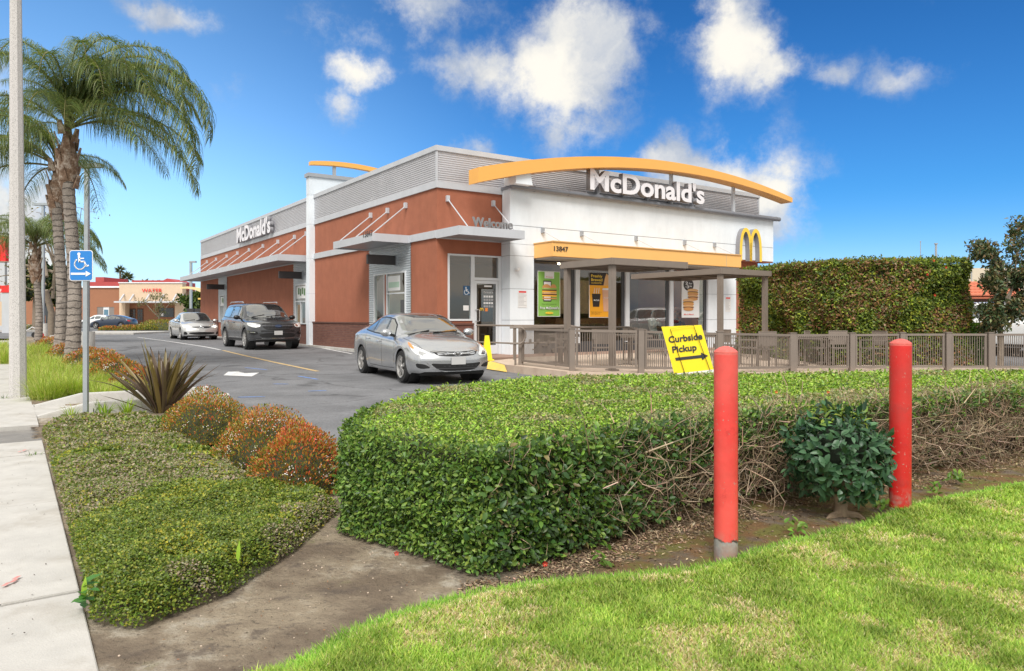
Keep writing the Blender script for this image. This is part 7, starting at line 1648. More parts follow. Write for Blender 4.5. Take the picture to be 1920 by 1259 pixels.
# ---- spiky flax
fx_ = (-4.42, 9.15); fl = empty('flax_plant', (fx_[0], fx_[1], 0), 0, 'spiky bronze purple flax plant beside the path', 'flax plant')
FM = []
def flax_mesh(L_, w, bend, col):
    m = 9; vs = []; fs = []
    for i in range(m+1):
        t = i/m; wd = w*(.55+.9*t)*(1-t)**.45 if t < 1 else 0; wd = w*min(1, .5+1.6*t)*(1-t**3.2); x = bend*t**2.2*L_; z = L_*(t - .5*abs(bend)*t**3*.5)
        vs += [(x-.0, -wd/2, z), (x+wd*.22, 0, z), (x, wd/2, z)]
    for i in range(m): fs += [(3*i, 3*i+1, 3*i+4), (3*i, 3*i+4, 3*i+3), (3*i+1, 3*i+2, 3*i+5), (3*i+1, 3*i+5, 3*i+4)]
    c_ = np.array([[col[0]*(1+.0*k), col[1], col[2]] for k in range(len(fs))]); o = mesh_np('leaf_blade', np.array(vs), np.array(fs), MATS['leaf_gloss'], None, c_, True); me = o.data; bpy.data.objects.remove(o); return me
pal = [(.13,.10,.055),(.10,.07,.05),(.16,.125,.05),(.085,.055,.05),(.20,.15,.05),(.12,.085,.06)]
for k in range(12): FM.append(flax_mesh(1.0, .046+.012*(k % 3), [.05, .12, .2, .32][k % 4], pal[k % 6]))
FM2 = [flax_mesh(1.0, .055, .06, (.30,.27,.05)), flax_mesh(1.0, .05, .1, (.34,.17,.06))]
for k in range(92):
    az = RNG.random()*2*math.pi; tilt = abs(RNG.normal())*.36+.04; L_ = .95*(.7+.35*RNG.random()) * (1-.15*tilt)
    if k in (3,): az, tilt, L_, = math.radians(175), .12, 1.02
    if 10 <= k < 16: az = math.radians([178, 186, 190, 0, 5, -8][k-10]); tilt = [.55, .75, 1.15, .72, .5, .62][k-10]; L_ = [.98, .95, .7, .95, .85, .9][k-10]
    me = FM2[0] if k in (3, 20, 41) else FM2[1] if k in (15, 33) else FM[k % 12]
    o = bpy.data.objects.new('leaf_blade', me); COL.objects.link(o); o.parent = fl; r_ = .09*math.sqrt(RNG.random()); o.location = (r_*math.cos(az), r_*math.sin(az), -.01)
    o.rotation_euler = (Matrix.Rotation(az, 3, 'Z') @ Matrix.Rotation(min(1.35, tilt), 3, 'Y') @ Matrix.Rotation(RNG.normal()*.35, 3, 'Z')).to_euler(); o.scale = (1, 1, L_)
# ---- strappy green plants along the near kerb wall
def tuft(name, label, c, n, L_, w, spread, pal, mat='leaf', cat='plant', group=None, kind=None, rad=.08, parent=None):
    az = RNG.random(n)*2*math.pi; ti = np.abs(RNG.normal(size=n))*spread; ll = L_*(.6+.5*RNG.random(n)); K = 5; vs = []; base = np.column_stack([np.cos(az)*rad*RNG.random(n), np.sin(az)*rad*RNG.random(n), np.zeros(n)]); hd_ = np.column_stack([np.cos(az), np.sin(az), np.zeros(n)]); sd = np.column_stack([-np.sin(az), np.cos(az), np.zeros(n)])
    cur = base.copy(); ang = ti.copy(); pts = []
    for i in range(K+1):
        wd = w*(1-(i/K)**1.5)*(.6+.4*min(1, i)); pts.append(cur-sd*wd/2) ; pts.append(cur+sd*wd/2); cur = cur + (hd_*np.sin(ang)[:, None]+np.array([0,0,1.])*np.cos(ang)[:, None])*(ll/K)[:, None]; ang = ang + .13+.25*ti
    V_ = np.stack(pts, 1); F_ = []
    for i in range(K): F_ += [[2*i, 2*i+1, 2*i+3], [2*i, 2*i+3, 2*i+2]]
    F_ = np.array(F_); F2 = (F_[None]+(np.arange(n)*V_.shape[1])[:, None, None]).reshape(-1, 3)
    if parent is None:
        e = empty(name, (c[0], c[1], c[2] if len(c) > 2 else 0), 0, label, cat, group); o = mesh_np('blades', V_.reshape(-1, 3), F2, MATS[mat], e, np.repeat(pick(n, pal, None, .25), len(F_), axis=0)); tag(o, kind='stuff'); return e
    return V_.reshape(-1, 3)+np.array(c), F2, np.repeat(pick(n, pal, None, .25), len(F_), axis=0)
YG = [(.30,.42,.04),(.22,.36,.04),(.36,.46,.06)]
for (px, py, n, L_, lb) in ((134, 783, 26, .20, 'small green weed left of the access sign post'), (196, 779, 40, .26, 'yellow green strappy plant right of the access sign post'), (238, 776, 60, .24, 'wide yellow green strappy plant beside the flax'), (272, 768, 30, .2, 'small yellow green plant at the foot of the flax'), (178, 776, 18, .22, 'dark green weed against the kerb wall')):
    g_ = gp(px, py, 0.); tuft('strappy_plant', lb, (g_.x, g_.y), n, L_, .014, .5, YG if n != 18 else GRN, cat='plant', group='strappy plants along the kerb wall')
for (px, py, n, L_, lb) in ((66, 855, 18, .05, 'tiny weed in the sidewalk joint'), (112, 806, 26, .09, 'weed at the sidewalk edge beside the bed'), (8, 748, 20, .08, 'weed at the foot of the street light pole')):
    g_ = gp(px, py, 0.); tuft('weed', lb, (g_.x, g_.y, .005), n, L_, .006, .6, GRN, group='weeds by the sidewalk')
# broad leaf weed at the corner of the bed
g_ = gp(158, 1150, 0.); bw = empty('broad_leaf_weed', (g_.x, g_.y, 0), 0, 'broad leafed weed at the near corner of the ground cover bed', 'weed')
for k in range(9):
    az = 2.3+k*.62; el = .25+.12*(k % 3); v, f, kk = leaf_arrays(np.zeros((1, 3)), np.array([[math.cos(az)*math.cos(el), math.sin(az)*math.cos(el), math.sin(el)]]), np.array([[0, 0, 1.]]), .055+.012*(k % 3), .6, 1, .12, .2); v[:, 2] += .02+.012*k; v[:, 0] += RNG.normal()*.015
    mesh_np('leaf', v, f, MATS['leaf'], bw, np.tile([[.07,.20,.04]], (len(f), 1)), True)
v, f, kk = leaf_arrays(np.array([[0., 0, .05]]), np.array([[.03, 0, 1.]]), np.array([[0, -1., .1]]), .10, .28, 1, .1, .05); mesh_np('leaf', v, f, MATS['leaf'], bw, np.tile([[.30,.46,.05]], (len(f), 1)), True)
g_ = at(446, 1062, 3.25); e = empty('upright_blade', (g_.x, g_.y, .10), 0, 'single upright bright green blade rising from the ground cover', 'plant'); v, f, kk = leaf_arrays(np.zeros((1, 3)), np.array([[.06, 0, 1.]]), np.array([[0, -1., .1]]), .10, .22, 1, .1, .05); mesh_np('leaf', v, f, MATS['leaf'], e, np.tile([[.30,.48,.05]], (len(f), 1)), True)
# ---- fountain grasses behind the path
FGc = [(.40,.50,.08),(.32,.44,.06),(.48,.55,.14),(.22,.32,.05),(.55,.50,.22)]
gpts = [(92,742,.6),(108,735,.8),(130,738,.85),(160,738,.8),(190,740,.6),(88,722,.8),(100,712,.9),(125,710,.9),(150,715,.9),(180,722,.7),(205,735,.5),(80,700,.8),(85,692,.9),(105,688,.8),(72,682,.8),(78,674,.9),(60,668,1),(15,672,1),(30,675,1),(5,660,1),(25,662,1),(45,664,1),(10,652,1),(100,676,.8),(66,660,1)]
VV, FF, CC, off = [], [], [], 0
gr_ = empty('fountain_grass', (-9, 13, 0), 0, 'soft yellow green fountain grass filling the strip around the palm trunks', 'grass'); gr_['kind'] = 'stuff'
for (px, py, s_) in gpts:
    g_ = gp(px, py+6, 0.); 
    for sub in range(2):
        v, f, c = tuft('', '', (g_.x+RNG.normal()*.12+9, g_.y+RNG.normal()*.25-13, 0), 520 if py > 690 else 300, .52*s_, .006*max(1, g_.y/12), .42, FGc, parent=1, rad=.22); VV.append(v); FF.append(f+off); CC.append(c); off += len(v)
o = mesh_np('blades', np.concatenate(VV), np.concatenate(FF), MATS['grass_blade'], gr_, np.concatenate(CC)); tag(o, kind='stuff')
# ---- lawn blades
A_ = np.array(LAWNP); n = 340000; q = poly_pts(LAWNP, n, lambda q: np.clip((2.35/np.maximum(q[:, 1], 2.2))**1.9, .04, 1)*(np.abs(q[:, 0]) < .74*q[:, 1]+.3)*(q[:, 1] > 2.1)); n = len(q)
dead = fbm(q[:, 0], q[:, 1], 3.4, 5, 90)+.55*(fbm(q[:, 0], q[:, 1], 16, 3, 91)-.5); ed = lawn_edge_d(q[:, 0], q[:, 1]); 
isd = (RNG.random(n) < np.clip((dead-.50)*5, 0, .75)) & (ed > .05); isd |= RNG.random(n) < .16
hgt = (.020+.022*RNG.random(n))*(1+.5*np.exp(-ed/.06))*(1+.5*(fbm(q[:, 0], q[:, 1], 5, 2, 92)-.5)); hgt[isd] *= .7
z0 = lawn_h(q[:, 0], q[:, 1]) - .004; az = RNG.random(n)*2*math.pi; ln_ = np.where(isd, .9, .35+.45*RNG.random(n)); w = .0021*np.clip(q[:, 1]/2.4, 1, 3)*(1+.5*isd)
d = np.column_stack([np.cos(az)*ln_, np.sin(az)*ln_, np.ones(n)]); s = np.column_stack([-np.sin(az), np.cos(az), np.zeros(n)]); B0 = np.column_stack([q, z0]); M1 = B0+d*hgt[:, None]*.55; T1 = M1+(d*np.array([1.5, 1.5, .75]))*hgt[:, None]*.5
V_ = np.stack([B0-s*w[:, None], B0+s*w[:, None], M1+s*w[:, None]*.8, M1-s*w[:, None]*.8, T1], 1).reshape(-1, 3); F_ = np.array([[0,1,2],[0,2,3],[3,2,4]]); F2 = (F_[None]+(np.arange(n)*5)[:, None, None]).reshape(-1, 3)
gpat = fbm(q[:, 0], q[:, 1], 6, 4, 93); c = pick(n, [(.24,.37,.05),(.31,.43,.07),(.17,.29,.04),(.42,.50,.12)], None, .25)*(1.5-1.0*gpat[:, None]); cd = pick(n, [(.66,.54,.34),(.74,.63,.42),(.52,.42,.24),(.50,.50,.20)], None, .25); c[isd] = cd[isd]
edge = ed < .08; c[edge & ~isd] *= np.array([.8, 1.0, .8])
tag(mesh_np('lawn_grass', V_, F2, MATS['grass_blade'], None, np.repeat(c, 3, axis=0), False), label='bright green lawn with straw coloured patches in the foreground', cat='grass', kind='stuff')
# ---- litter, mulch and bits on the soil
def scatter_bits(n, region, w, pal, size, name, label):
    q = poly_pts(region, n, w); n = len(q); P = np.column_stack([q, soil_h(q[:, 0], q[:, 1]) - .012 + .004]); ax_ = unit(rnd_dir(n)*np.array([1, 1, .25])); nr = unit(np.array([0, 0, 1.])+rnd_dir(n)*.4); o = leaves(name, P, ax_, nr, size*(.4+1.1*RNG.random(n)), pick(n, pal, None, .35), 'matte_bits', None, wr=.38, detail=0, curl=.1); tag(o, label=label, cat='litter', kind='stuff')
MUL = [(-.3,3.0),(.2,3.0),(1.3,3.9),(2.6,4.5),(5,6.0),(7,7.3),(7,8),(4,6.3),(1.9,5.0),(.9,4.4),(.3,3.9),(-.15,3.5)]
scatter_bits(22000, MUL, lambda q: np.clip((3.2/q[:, 1])**1.2, .1, 1)*np.clip(fbm(q[:, 0], q[:, 1], 5, 3, 100)*2.6-.65, .05, 1)*np.clip(1.1-(gdist(q, HP)-.05)/.20, .05, 1), [(.24,.17,.11),(.32,.23,.15),(.17,.115,.075),(.44,.34,.23),(.12,.085,.06)], .022, 'dry_leaf_litter', 'brown dry leaf litter under the twiggy side of the hedge')
SOILP = [(-1.5,2.0),(-1.35,1.9),(.2,3.0),(1.2,3.5),(3.5,5),(6,6.6),(6,7),(1.5,4.5),(-.2,3.3),(-1.0,4.3),(-1.3,3.1)]
scatter_bits(2600, SOILP, None, [(.32,.28,.21),(.10,.08,.06),(.22,.16,.10),(.3,.17,.09),(.12,.10,.07)], .009, 'soil_debris', 'specks of leaf and grit on the bare soil')
q = poly_pts([(-1.5,2.0),(-1.3,1.9),(.3,3.1),(-.2,3.35),(-1.0,4.3),(-1.35,3.1)], 90); m = MB()
for x, y in q:
    r = RNG.uniform(.002, .005); zc = float(soil_h(np.array([x]), np.array([y]))[0])-.012+r*.3; m.lathe([(0, -r), (r*.9, -r*.3), (r, r*.2), (r*.5, r*.7), (0, r*.8)], (x, y, zc), 6)
tag(m.build('pebbles', MATS['concrete_tan'], None), label='small pale pebbles on the bare soil', cat='pebbles', kind='stuff')
q = poly_pts([(SX(1.5)-1.6-.3,1.5),(SX(1.5)-.05,1.5),(SX(9)-.05,9),(SX(9)-3,9)], 420, lambda q: .15+.85*np.exp(-np.abs(q[:, 0]-np.array([SX(y) for y in q[:, 1]]))/.25)); n = len(q)
o = leaves('sidewalk_specks', np.column_stack([q, np.full(n, .010)]), unit(rnd_dir(n)*np.array([1,1,.1])), unit(np.array([0,0,1.])+rnd_dir(n)*.2), .010*(.4+.8*RNG.random(n)), pick(n, [(.05,.04,.03),(.08,.06,.05)], None, .2), 'matte_bits', None, wr=.7); tag(o, label='dark specks of debris on the sidewalk', cat='debris', kind='stuff')
# pink survey paint
m = MB()
for (px, py) in ((32, 848), (38, 744), (1, 1100)):
    g_ = gp(px, py, .016); [m.add([(g_.x+dx, g_.y+dy, .0165+.0005*k), (g_.x+dx+.016, g_.y+dy+.01, .0165+.0005*k), (g_.x+dx+.012, g_.y+dy+.05, .0165+.0005*k), (g_.x+dx-.004, g_.y+dy+.045, .0165+.0005*k)], [(0,1,2,3)]) for k, (dx, dy) in enumerate(((0,0),(.006,.04),(-.008,.08)))]
tag(m.build('survey_paint', M('pink_paint', (.60,.25,.23), .8, nscale=20, var=.4), mark), kind='structure')
# ---- dark glossy shrub between the bollards
g_ = gp(1583, 968, 0.); sc_ = Vector((g_.x, g_.y+.05, 0)); sh = empty('dark_shrub', sc_, 0, 'round dark green glossy leafed shrub between the two red bollards', 'shrub')
m = MB(); m.tube([(0,0,-.03),(.0,0,.06),(-.02,.01,.14),(-.05,0,.26)], [.05,.034,.03,.018], 10); m.tube([(.01,0,.05),(.04,.01,.14),(.07,.0,.28)], [.034,.024,.014], 8)
for k in range(7): a_ = k*.9; m.tube([(0,0,.12),(math.cos(a_)*.12,math.sin(a_)*.12,.26),(math.cos(a_)*.24,math.sin(a_)*.24,.34+.03*(k%3))], [.012,.008,.004], 6)
m.tube([(0,0,0),(-.08,-.05,-.0),(-.11,-.06,-.02)], [.03,.018,.01], 6); m.tube([(0,0,0),(.09,-.04,-.0),(.12,-.05,-.02)], [.03,.018,.01], 6); m.build('stem', M('stem_tan', (.30,.22,.15), .85, nscale=20, var=.3, bump=.6, bscale=60), sh, smooth=True)
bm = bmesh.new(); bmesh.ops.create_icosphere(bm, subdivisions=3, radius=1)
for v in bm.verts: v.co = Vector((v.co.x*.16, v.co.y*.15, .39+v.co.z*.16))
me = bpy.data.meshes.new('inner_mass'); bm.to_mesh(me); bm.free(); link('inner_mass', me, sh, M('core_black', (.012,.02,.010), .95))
n = 1700; d = rnd_dir(n); kk = 1+.42*(fbm(d[:, 0]+3, d[:, 1]+d[:, 2], 2, 3, 110)-.5)*2
P = d*np.array([.315,.29,.265])*(kk*(.72+.3*RNG.random(n)**.6))[:, None]+np.array([0,0,.375]); P[:, 2] = np.maximum(P[:, 2], .11)
ax_ = unit(d*.35+rnd_dir(n)*.75+np.array([0,0,-.05])); nr = unit(d*1.2+np.array([0,0,.35])+rnd_dir(n)*.35); lnn = .062*(.7+.5*RNG.random(n))
score = -P[:, 1]*1.2 + 1.4*np.linalg.norm(P-np.array([0,0,.4]), axis=1); big = np.argsort(-score)[:280]; rest = np.setdiff1d(np.arange(n), big)
cols = pick(n, [(.03,.085,.035),(.045,.11,.05),(.07,.15,.07),(.022,.06,.028)], None, .3); yt = (P[:, 2] > .56) & (RNG.random(n) < .3); cols[yt] = pick(int(yt.sum()), [(.16,.24,.03),(.22,.28,.04)])
leaves('leaves', P[rest], ax_[rest], nr[rest], lnn[rest], cols[rest], 'leaf_gloss', sh, wr=.5, detail=1, curl=.12, smooth=True)
lmm = []
for cc in ((.03,.085,.035),(.045,.11,.05),(.07,.15,.075),(.022,.065,.03),(.055,.125,.055),(.20,.30,.05)):
    v, f, k = leaf_arrays(np.zeros((1, 3)), np.array([[0, 1., 0]]), np.array([[0, 0, 1.]]), .062, .5, 1, .12, .14); o = mesh_np('leaf', v, f, MATS['leaf_gloss'], None, np.tile(np.array([cc]), (len(f), 1)), True); lmm.append(o.data); bpy.data.objects.remove(o)
for j, i in enumerate(big):
    mi = 5 if yt[i] else j % 5; leaf_parts(P[i:i+1], ax_[i:i+1], nr[i:i+1], lnn[i:i+1]/.062, sh, [lmm[mi]], np.zeros(3))
# green sprigs along the foot of the hedge
for (px, py, n_, lb) in ((1135, 1060, 14, 'green sprig at the foot of the hedge front corner'), (1490, 1000, 16, 'green sprig left of the dark shrub'), (1790, 905, 26, 'leafy weed right of the farther red bollard'), (1745, 925, 16, 'small weed behind the farther red bollard'), (1650, 955, 20, 'low weed between the dark shrub and the farther bollard')):
    g_ = gp(px, py, 0.); P = np.column_stack([RNG.normal(size=(n_, 2))*.03, RNG.random(n_)*.06]); e = empty('sprig', (g_.x, g_.y, 0), 0, lb, 'weed', 'sprigs at the foot of the hedge'); leaves('leaves', P, unit(rnd_dir(n_)+np.array([0,0,.6])), unit(np.array([0,-.3,1.])+rnd_dir(n_)*.4), .045, pick(n_, [(.10,.20,.03),(.16,.28,.04)]), 'leaf', e, detail=1, kind='thing')
# ---- tall clipped hedge at the right
TH = [(7.35,23.6),(8.5,19.25),(11.95,18.95),(12.3,19.6),(11.9,21.2),(9.6,21.5),(8.6,24.3)]
th = empty('tall_hedge', (10, 20, 0), 0, 'tall clipped hedge wall with olive and reddish leaves behind the railing', 'hedge'); OT = np.array([10., 20, 0]); ZT = 2.73
m = MB(); m.prism([(x-10, y-20) for x, y in inset_poly(TH, .16)], -.1, ZT-.14); m.build('inner_mass', MATS['core_dark'], th)
P, Nn = along(TH, 2300, -.08, ZT, [0, 1, 2]); n = len(P); P = round_top(P, Nn, ZT, .12); bl = (fbm(P[:, 0]+P[:, 1], P[:, 2], 1.3, 4, 120)-.5)*.55; P = P+Nn*(bl-.16*RNG.random(n)**1.4+.03)[:, None]
ax_ = unit(rnd_dir(n)+Nn*.5+np.array([0,0,.2])); nr = unit(Nn+np.array([0,0,.7])+rnd_dir(n)*.6); g_ = fbm(P[:, 0]*1.0+P[:, 1], P[:, 2], 1.8, 4, 121)
c = pick(n, [(.11,.165,.03),(.19,.25,.035),(.07,.11,.025),(.32,.36,.045),(.14,.19,.04)], None, .35); rd = (g_ > .5) & (RNG.random(n) < .45); rc = pick(n, [(.26,.14,.075),(.19,.11,.055),(.32,.17,.08)], None, .3); c[rd] = rc[rd]
leaves('foliage', P-OT, ax_, nr, .095*(.65+.6*RNG.random(n)), c, 'leaf', th, wr=.5, detail=0, curl=.1)
q = poly_pts(TH, 3500); n = len(q); P = np.column_stack([q, ZT-.06+.10*RNG.random(n)**2+.22*(fbm(q[:, 0]+q[:, 1], q[:, 0], 1.6, 4, 125)-.45)]); leaves('foliage', P-OT, unit(rnd_dir(n)+np.array([0,0,.5])), unit(np.array([0,0,1.])+rnd_dir(n)*.5), .1, pick(n, [(.10,.15,.03),(.18,.22,.03)]), 'leaf', th, wr=.5)
m = MB()
for (px, py) in ((1750, 489), (1773, 502), (1738, 515), (1752, 554)):
    D_ = 18.75; p = at(px, py, D_)-Vector(OT); [m.slab([p, p+Vector((.03*math.cos(k*1.26), -.03, .03*math.sin(k*1.26))), p+Vector((.03*math.cos(k*1.26+.8), -.03, .03*math.sin(k*1.26+.8)))], .004) for k in range(5)]
m.build('blossoms', MATS['blossom_red'], th)
BH = [(11.75,19.0),(12.62,19.0),(12.7,20.3),(11.8,20.3)]; bh = empty('small_box_hedge', (12.2, 19.6, 0), 0, 'small bright green clipped hedge between the tall hedge and the dark tree', 'hedge'); OB = np.array([12.2,19.6,0])
m = MB(); m.prism([(x-12.2, y-19.6) for x, y in inset_poly(BH, .08)], -.1, .92); m.build('inner_mass', MATS['core_dark'], bh)
P, Nn = along(BH, 3200, -.08, 1.0, [0, 1, 3]); n = len(P); P = P-Nn*(.08*RNG.random(n))[:, None]; leaves('foliage', P-OB, unit(rnd_dir(n)+Nn*.5), unit(Nn+np.array([0,0,.7])+rnd_dir(n)*.5), .05, pick(n, [(.10,.22,.02),(.15,.28,.03),(.07,.15,.02)]), 'leaf', bh)
q = poly_pts(BH, 2500); n = len(q); leaves('foliage', np.column_stack([q, .98+.04*RNG.random(n)])-OB, unit(rnd_dir(n)+np.array([0,0,.5])), unit(np.array([0,0,1.])+rnd_dir(n)*.5), .055, pick(n, [(.18,.32,.03),(.13,.26,.02)]), 'leaf', bh)
# ---- trees
def branch_tree(name, label, base, trunk, limbs, leafpal, leafsize, nleaf, crad, mat='leaf', group=None, bark='bark', wr=.45, jit=.25, dens=None, cat='tree'):
    e = empty(name, base, 0, label, cat, group); m = MB(); m.tube([p for p, r in trunk], [r for p, r in trunk], 10); m.build('trunk', MATS[bark], e, smooth=True); tips = []
    lm_ = MB()
    for (pts, r0) in limbs:
        pts = [Vector(p) for p in pts]; lm_.tube(pts, [r0*(1-.75*i/(len(pts)-1)) for i in range(len(pts))], 6); tips += [(p, 1.) for p in pts[1:]]
        for k in range(4):
            i = RNG.integers(1, len(pts)); d = Vector(RNG.normal(size=3))*crad*.6; q_ = pts[i]+d; lm_.tube([pts[i], pts[i].lerp(q_, .5)+Vector(RNG.normal(size=3))*.05*crad, q_], [r0*.3, r0*.2, r0*.1], 5); tips.append((q_, 1.))
    lm_.build('limbs', MATS[bark], e, smooth=True)
    T = np.array([t[0] for t in tips]); sel = RNG.integers(0, len(T), nleaf); d = rnd_dir(nleaf); P = T[sel]+d*(crad*(.15+.85*RNG.random(nleaf)**.7)*(.55+.45*(sel % 3)/2))[:, None]
    leaves('foliage', P, unit(rnd_dir(nleaf)+np.array([0,0,.25])), unit(rnd_dir(nleaf)*.8+np.array([0,0,.7])), leafsize*(.6+.7*RNG.random(nleaf)), pick(nleaf, leafpal, None, jit), mat, e, wr=wr, detail=0, curl=.12); return e
# right edge tree
b_ = at(1876, 640, 18.2); X0 = b_.x
def L3(px, py, D=18.2): p = at(px+6, py, D); return (p.x-X0, D-18.2, p.z)
tr = [((0,0,-.1), .075), ((.02,0,.5), .065), ((0,.05,1.2), .055), ((.08,0,1.9), .045), ((.1,.1,2.6), .03)]
lb = [([L3(1878,600), L3(1868,560), L3(1856,520), L3(1850,470)], .035), ([L3(1880,580), L3(1895,530), L3(1900,480), L3(1893,440)], .035), ([L3(1880,620), L3(1900,590), L3(1930,560), L3(1960,540)], .03), ([L3(1878,560), L3(1884,510), L3(1912,455), L3(1918,432)], .03), ([L3(1876,590), L3(1862,575), L3(1850,580), L3(1848,600)], .02), ([L3(1876,520), L3(1862,495), L3(1845,478), L3(1838,470)], .015), ([L3(1880,560), L3(1905,520), L3(1935,490), L3(1950,450)], .03), ([L3(1872,625), L3(1862,612), L3(1852,600), L3(1845,590)], .018), ([L3(1878,600), L3(1890,585), L3(1903,575), L3(1910,560)], .02), ([L3(1874,560), L3(1866,548), L3(1858,540), L3(1850,532)], .015)]
branch_tree('dark_leaf_tree', 'dark glossy leafed small tree behind the railing at the right edge', (X0, 18.2, 0), tr, lb, [(.055,.09,.04),(.085,.12,.05),(.04,.065,.03),(.17,.18,.07),(.20,.14,.07)], .12, 9500, .27, 'leaf_gloss', wr=.42)
# small olive tree before the shop
Yt = 88.; X0 = xY(297, Yt)
lb = [([(0,0,1.2), (dx*.5,0,2.0), (dx,dy,2.4+dz), (dx*1.5,dy,2.4+dz)], .07) for dx, dy, dz in ((-1.6,0,.5),(-.6,.5,1.1),(.5,0,1.2),(1.3,.4,.6),(.2,-.6,.2))]
branch_tree('small_olive_tree', 'small spreading olive tree in front of the WATER shop', (X0, Yt, 0), [((0,0,0), .12), ((0.1,0,1.3), .09)], lb, [(.13,.13,.05),(.2,.19,.08),(.09,.10,.04)], .22, 800, .62)
# sycamore like bare tree at far left
Yt = 44.; X0 = xY(95, Yt)
def L4(px, py): p = at(px, py, Yt); return (p.x-X0, RNG.normal()*.6, p.z)
lb = [([L4(95,560), L4(98,500), L4(100,450), L4(102,410)], .11), ([L4(97,520), L4(70,470), L4(30,455), L4(-10,445)], .10), ([L4(97,510), L4(60,500), L4(25,492), L4(-20,490)], .09), ([L4(96,535), L4(70,520), L4(30,515), L4(-10,520)], .07), ([L4(98,490), L4(85,460), L4(60,440), L4(40,430)], .07), ([L4(100,460), L4(120,440), L4(140,420), L4(150,390)], .06), ([L4(97,540), L4(85,548), L4(70,545), L4(50,540)], .06), ([L4(98,480), L4(60,450), L4(30,420), L4(0,425)], .06)]
branch_tree('bare_tree', 'nearly bare pale limbed tree behind the palms at the left', (X0, Yt, 0), [((0,0,-.2), .22), ((.05,0,1.5), .18), L4(95, 545) and (Vector(L4(95,545)), .15)], lb, [(.20,.20,.05),(.28,.20,.07),(.13,.14,.04)], .20, 520, .9, bark='bark')
# dark evergreen masses in the distance
def blobtree(label, px, pyt, w_px, Yt, n, pal, size, group=None, name='dense_tree'):
    X0 = xY(px, Yt); H_ = zY(pyt, Yt); W_ = w_px/F*Yt/2; e = empty(name, (X0, Yt, 0), 0, label, 'tree', group); m = MB(); m.tube([(0,0,0),(0,0,H_*.5)], [.25,.15], 8); m.build('trunk', MATS['bark'], e)
    cl = [(RNG.normal()*W_*.45, RNG.normal()*W_*.3, H_*(.45+.4*RNG.random()), W_*(.35+.25*RNG.random())) for _ in range(16)]; C_ = np.array(cl); sel = RNG.integers(0, 16, n); P = C_[sel, :3]+rnd_dir(n)*(C_[sel, 3]*(.6+.4*RNG.random(n)))[:, None]; P[:, 2] = np.minimum(P[:, 2], H_)
    leaves('crown', P, unit(rnd_dir(n)+np.array([0,0,.3])), rnd_dir(n), size*(.6+.7*RNG.random(n)), pick(n, pal, None, .35), 'leaf', e, wr=.6)
DG = [(.03,.055,.02),(.05,.08,.025),(.02,.035,.015),(.10,.11,.04)]
blobtree('dark evergreen tree behind the slender palm at the left', 66, 462, 60, 62., 2600, DG, .5)
blobtree('olive tree above the brown wall between the palms', 108, 488, 55, 66., 1800, DG+[(.14,.14,.04)], .5)
blobtree('green tree behind the yellow order canopy', 365, 543, 40, 72., 1500, [(.05,.09,.025),(.09,.13,.03)], .4)
blobtree('small leafy tree top behind the red mall roofs', 285, 516, 22, 150., 260, DG, .9)
# far fan palms
def fanpalm(label, px, pyt, r_px, Yt):
    X0 = xY(px, Yt); H_ = zY(pyt, Yt); R_ = r_px/F*Yt; e = empty('fan_palm', (X0, Yt, 0), 0, label, 'palm tree', 'far fan palms'); m = MB(); m.tube([(0,0,0),(0,0,H_)], [.3,.2], 8); m.build('trunk', MATS['palm_trunk'], e); n = 90; d = rnd_dir(n); d[:, 2] = d[:, 2]*.8+.15; d = unit(d)
    leaves('crown', np.tile([[0,0,H_]], (n, 1))+d*R_*.15, d, unit(rnd_dir(n)+np.array([0,0,1.])), R_*(.8+.3*RNG.random(n)), pick(n, [(.06,.08,.03),(.09,.10,.04)], None, .3), 'leaf', e, wr=.22)
fanpalm('tall far fan palm above the red roof, left of the pair', 225.5, 507, 10, 150.); fanpalm('shorter far fan palm right beside the taller one', 238, 521, 13, 150.)
